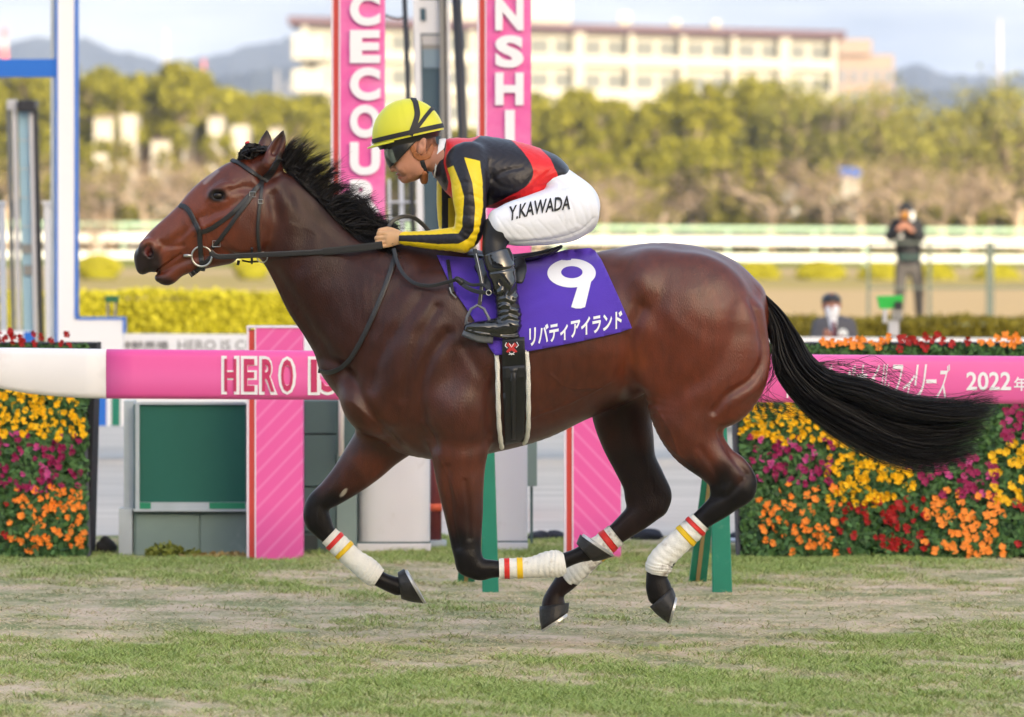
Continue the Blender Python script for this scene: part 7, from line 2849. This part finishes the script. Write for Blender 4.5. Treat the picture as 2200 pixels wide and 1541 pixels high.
for st in range(6):
    z = zt - .9 - 3.25 * (st + 1)
    p0, p1 = along(0, 0), along(1, 0)
    MB().prism([(p0[0], p0[1] - 1.5, z), (p1[0], p1[1] - 1.5, z), (p1[0], p1[1] - .002, z), (p0[0], p0[1] - .002, z)], (0, 0, .22)).build('balcony_slab', m_apw, ap)
    MB().prism([(p0[0], p0[1] - 1.5, z + .222), (p1[0], p1[1] - 1.5, z + .222), (p1[0], p1[1] - 1.4, z + .222), (p0[0], p0[1] - 1.4, z + .222)], (0, 0, .85)).build('balcony_front', m_apw, ap)
    for i in range(10):
        for (s0, s1) in ((.08, .44), (.54, .9)):
            q0, q1 = along((i + s0) / 10, -.04), along((i + s1) / 10, -.04)
            MB().prism([(q0[0], q0[1], z + .3), (q1[0], q1[1], z + .3), (q1[0], q1[1], z + 2.5), (q0[0], q0[1], z + 2.5)], (0, .03, 0)).build('window', m_apg, ap)
for i in range(11):
    q = along(i / 10, -1.62)
    MB().box(q[0] - (.55 if i % 4 == 1 else .28), q[0] + (.55 if i % 4 == 1 else .28), q[1], q[1] + 1.6, 0, zt - .95).build('pier', m_apw, ap)
for (u, w, h) in ((1170, 120, 60), (1345, 26, 32), (1455, 20, 16), (1542, 18, 18), (1000, 90, 40)):
    q = apx(u, 0, 5)
    MB().box(q[0] - w / 2 * SA, q[0] + w / 2 * SA, q[1], q[1] + 5, zt - .16, zt + h * SA).build('roof_housing', m_apw, roof)
# stepped balconies of the left end
for (v0, v1) in ((75, 128), (150, 198), (222, 262)):
    q0 = W(628, v1, AD - 4); q1 = W(700, v0, AD - 4)
    MB().box(q0[0], q1[0], AD - 4, AD + 2, q0[2], q1[2]).build('end_balcony', m_apw, ap)

b2 = thing('flat_block', 'pale brown flat block beside the right end of the apartment building', 'building', W(1865, 530, 720))
d = 720.0
x0, x1, z1 = W(1800, 0, d)[0], W(1920, 0, d)[0], W(0, 118, d)[2]
m_b2 = mat('beige_tile', (.24, .18, .145), .8, .1)
MB().box(x0, x1, d, d + 12, 0, z1).build('wall', m_b2, b2)
MB().box(W(1800, 0, d)[0], W(1872, 0, d)[0], d - 1, d + 10, z1 - .01, W(0, 85, d)[2]).build('roof_house', m_b2, b2)
for st in range(5):
    for i in range(5):
        xa = x0 + (x1 - x0) * (i + .2) / 5; xb = x0 + (x1 - x0) * (i + .75) / 5
        za = z1 - .8 - 2.4 * (st + 1)
        MB().box(xa, xb, d - .1, d + .05, za, za + 1.6).build('window', m_win, b2)

# ---- masts and towers
m_mw = mat('pale_mast', (.36, .34, .34), .6)
m_mr = mat('red_mast', (.60, .10, .09), .6)
def tower(u, v0, v1, d, w, segs, lab, base=None):
    x = W(u, 0, d)[0]
    t = thing('mast', lab, 'mast', (x, d, 0))
    z0, z1 = 0, W(0, v0, d)[2]
    s = d / F_PX
    zz = [0, W(0, v1, d)[2]] + [W(0, v1 + (v0 - v1) * (k + 1) / segs, d)[2] for k in range(segs)]
    for k in range(len(zz) - 1):
        f0 = 1 - .65 * zz[k] / z1; f1 = 1 - .65 * zz[k + 1] / z1
        for (sx, sy) in ((-1, -1), (1, -1), (-1, 1), (1, 1)):
            pass
        MB().tube([(x, d, zz[k]), (x, d, zz[k + 1] - .02)], [w * s * f0 * .5, w * s * f1 * .5], 8).build('section', m_mr if (segs > 1 and k % 2 == 1) else m_mw, t)
    if base:
        MB().tube([(x, d - 2, W(0, base[1], d)[2]), (x, d - 2, W(0, base[0], d)[2])], base[2] * s / 2, 14).build('drum', m_mw, t, sm=True)
    return t
tower(357, 64, 180, 900, 16, 1, 'white mast with a drum rising above the evergreens', (155, 178, 26))
tower(438, 128, 190, 1000, 14, 3, 'red and white mast in front of the blue hills')
tower(596, 150, 240, 1000, 10, 1, 'thin pale mast beside the left end of the apartment building')
tower(10, 60, 130, 900, 26, 3, 'red and white mast above the blue cross beam')
tower(2148, 40, 210, 900, 15, 1, 'tall pale mast rising above the loose trees right of the building')
tower(617, 175, 240, 1005, 8, 1, 'thin pale green mast just left of the apartment building')

# ---- hills
def hills(name, d, prof, c, seed):
    r = np.random.default_rng(seed)
    us = np.arange(-900, 3200, 12)
    base = np.interp(us, [p[0] for p in prof], [p[1] for p in prof])
    base = base + 5 * np.sin(us * .021 + seed) + 3 * np.sin(us * .057 + 2 * seed) + 1.6 * np.sin(us * .13)
    V, Fc = [], []
    rows = 10
    for j in range(rows + 1):
        t = j / rows
        for u, v in zip(us, base):
            x, y, z = W(u, v, d)
            zz = z * math.sin(t * math.pi / 2) ** .9
            V.append((x * (1 - .03 * (1 - t)), d - (1 - t) * 500 + 30 * math.sin(u * .03 + 3 * t), zz + (0 if j in (0, rows) else r.normal(0, 1.2)) - (2 if j == 0 else 0)))
    m = len(us)
    for j in range(rows):
        for i in range(m - 1):
            Fc.append((j * m + i, j * m + i + 1, (j + 1) * m + i + 1, (j + 1) * m + i))
    o = link(name, mesh_from(name, V, Fc, True), mat('wooded_hill', c, .95, .05, var=.35, vscale=.02), kind='structure')
    return o


hills('hills', 4200, [(-900, 150), (-200, 130), (30, 95), (110, 88), (190, 84), (250, 105), (330, 130), (380, 150), (430, 128), (500, 112), (560, 92), (640, 84), (760, 110), (1000, 150), (1700, 175), (1900, 160), (1960, 140), (2020, 156), (2110, 168), (2200, 164), (2500, 150), (3200, 130)], (.03, .035, .04), 3)
hills('hills', 3000, [(-900, 200), (0, 168), (150, 160), (250, 180), (400, 178), (500, 168), (620, 150), (900, 190), (1800, 215), (1950, 196), (2050, 205), (2200, 195), (3200, 180)], (.035, .042, .045), 5)

# ---- haze
hz = MB().box(-5900, 5900, -390, 8900, -1.5, 150).mesh('haze')
hm_ = bpy.data.materials.new('haze')
hm_.use_nodes = True
hn = hm_.node_tree
hn.nodes.clear()
ho = hn.nodes.new('ShaderNodeOutputMaterial')
pv = hn.nodes.new('ShaderNodeVolumePrincipled')
pv.inputs['Color'].default_value = (.62, .74, 1.0, 1)
pv.inputs['Density'].default_value = 0.00012
hn.links.new(pv.outputs[0], ho.inputs['Volume'])
link('haze', hz, hm_, label='thin pale air between the track and the hills', cat='haze', kind='stuff')
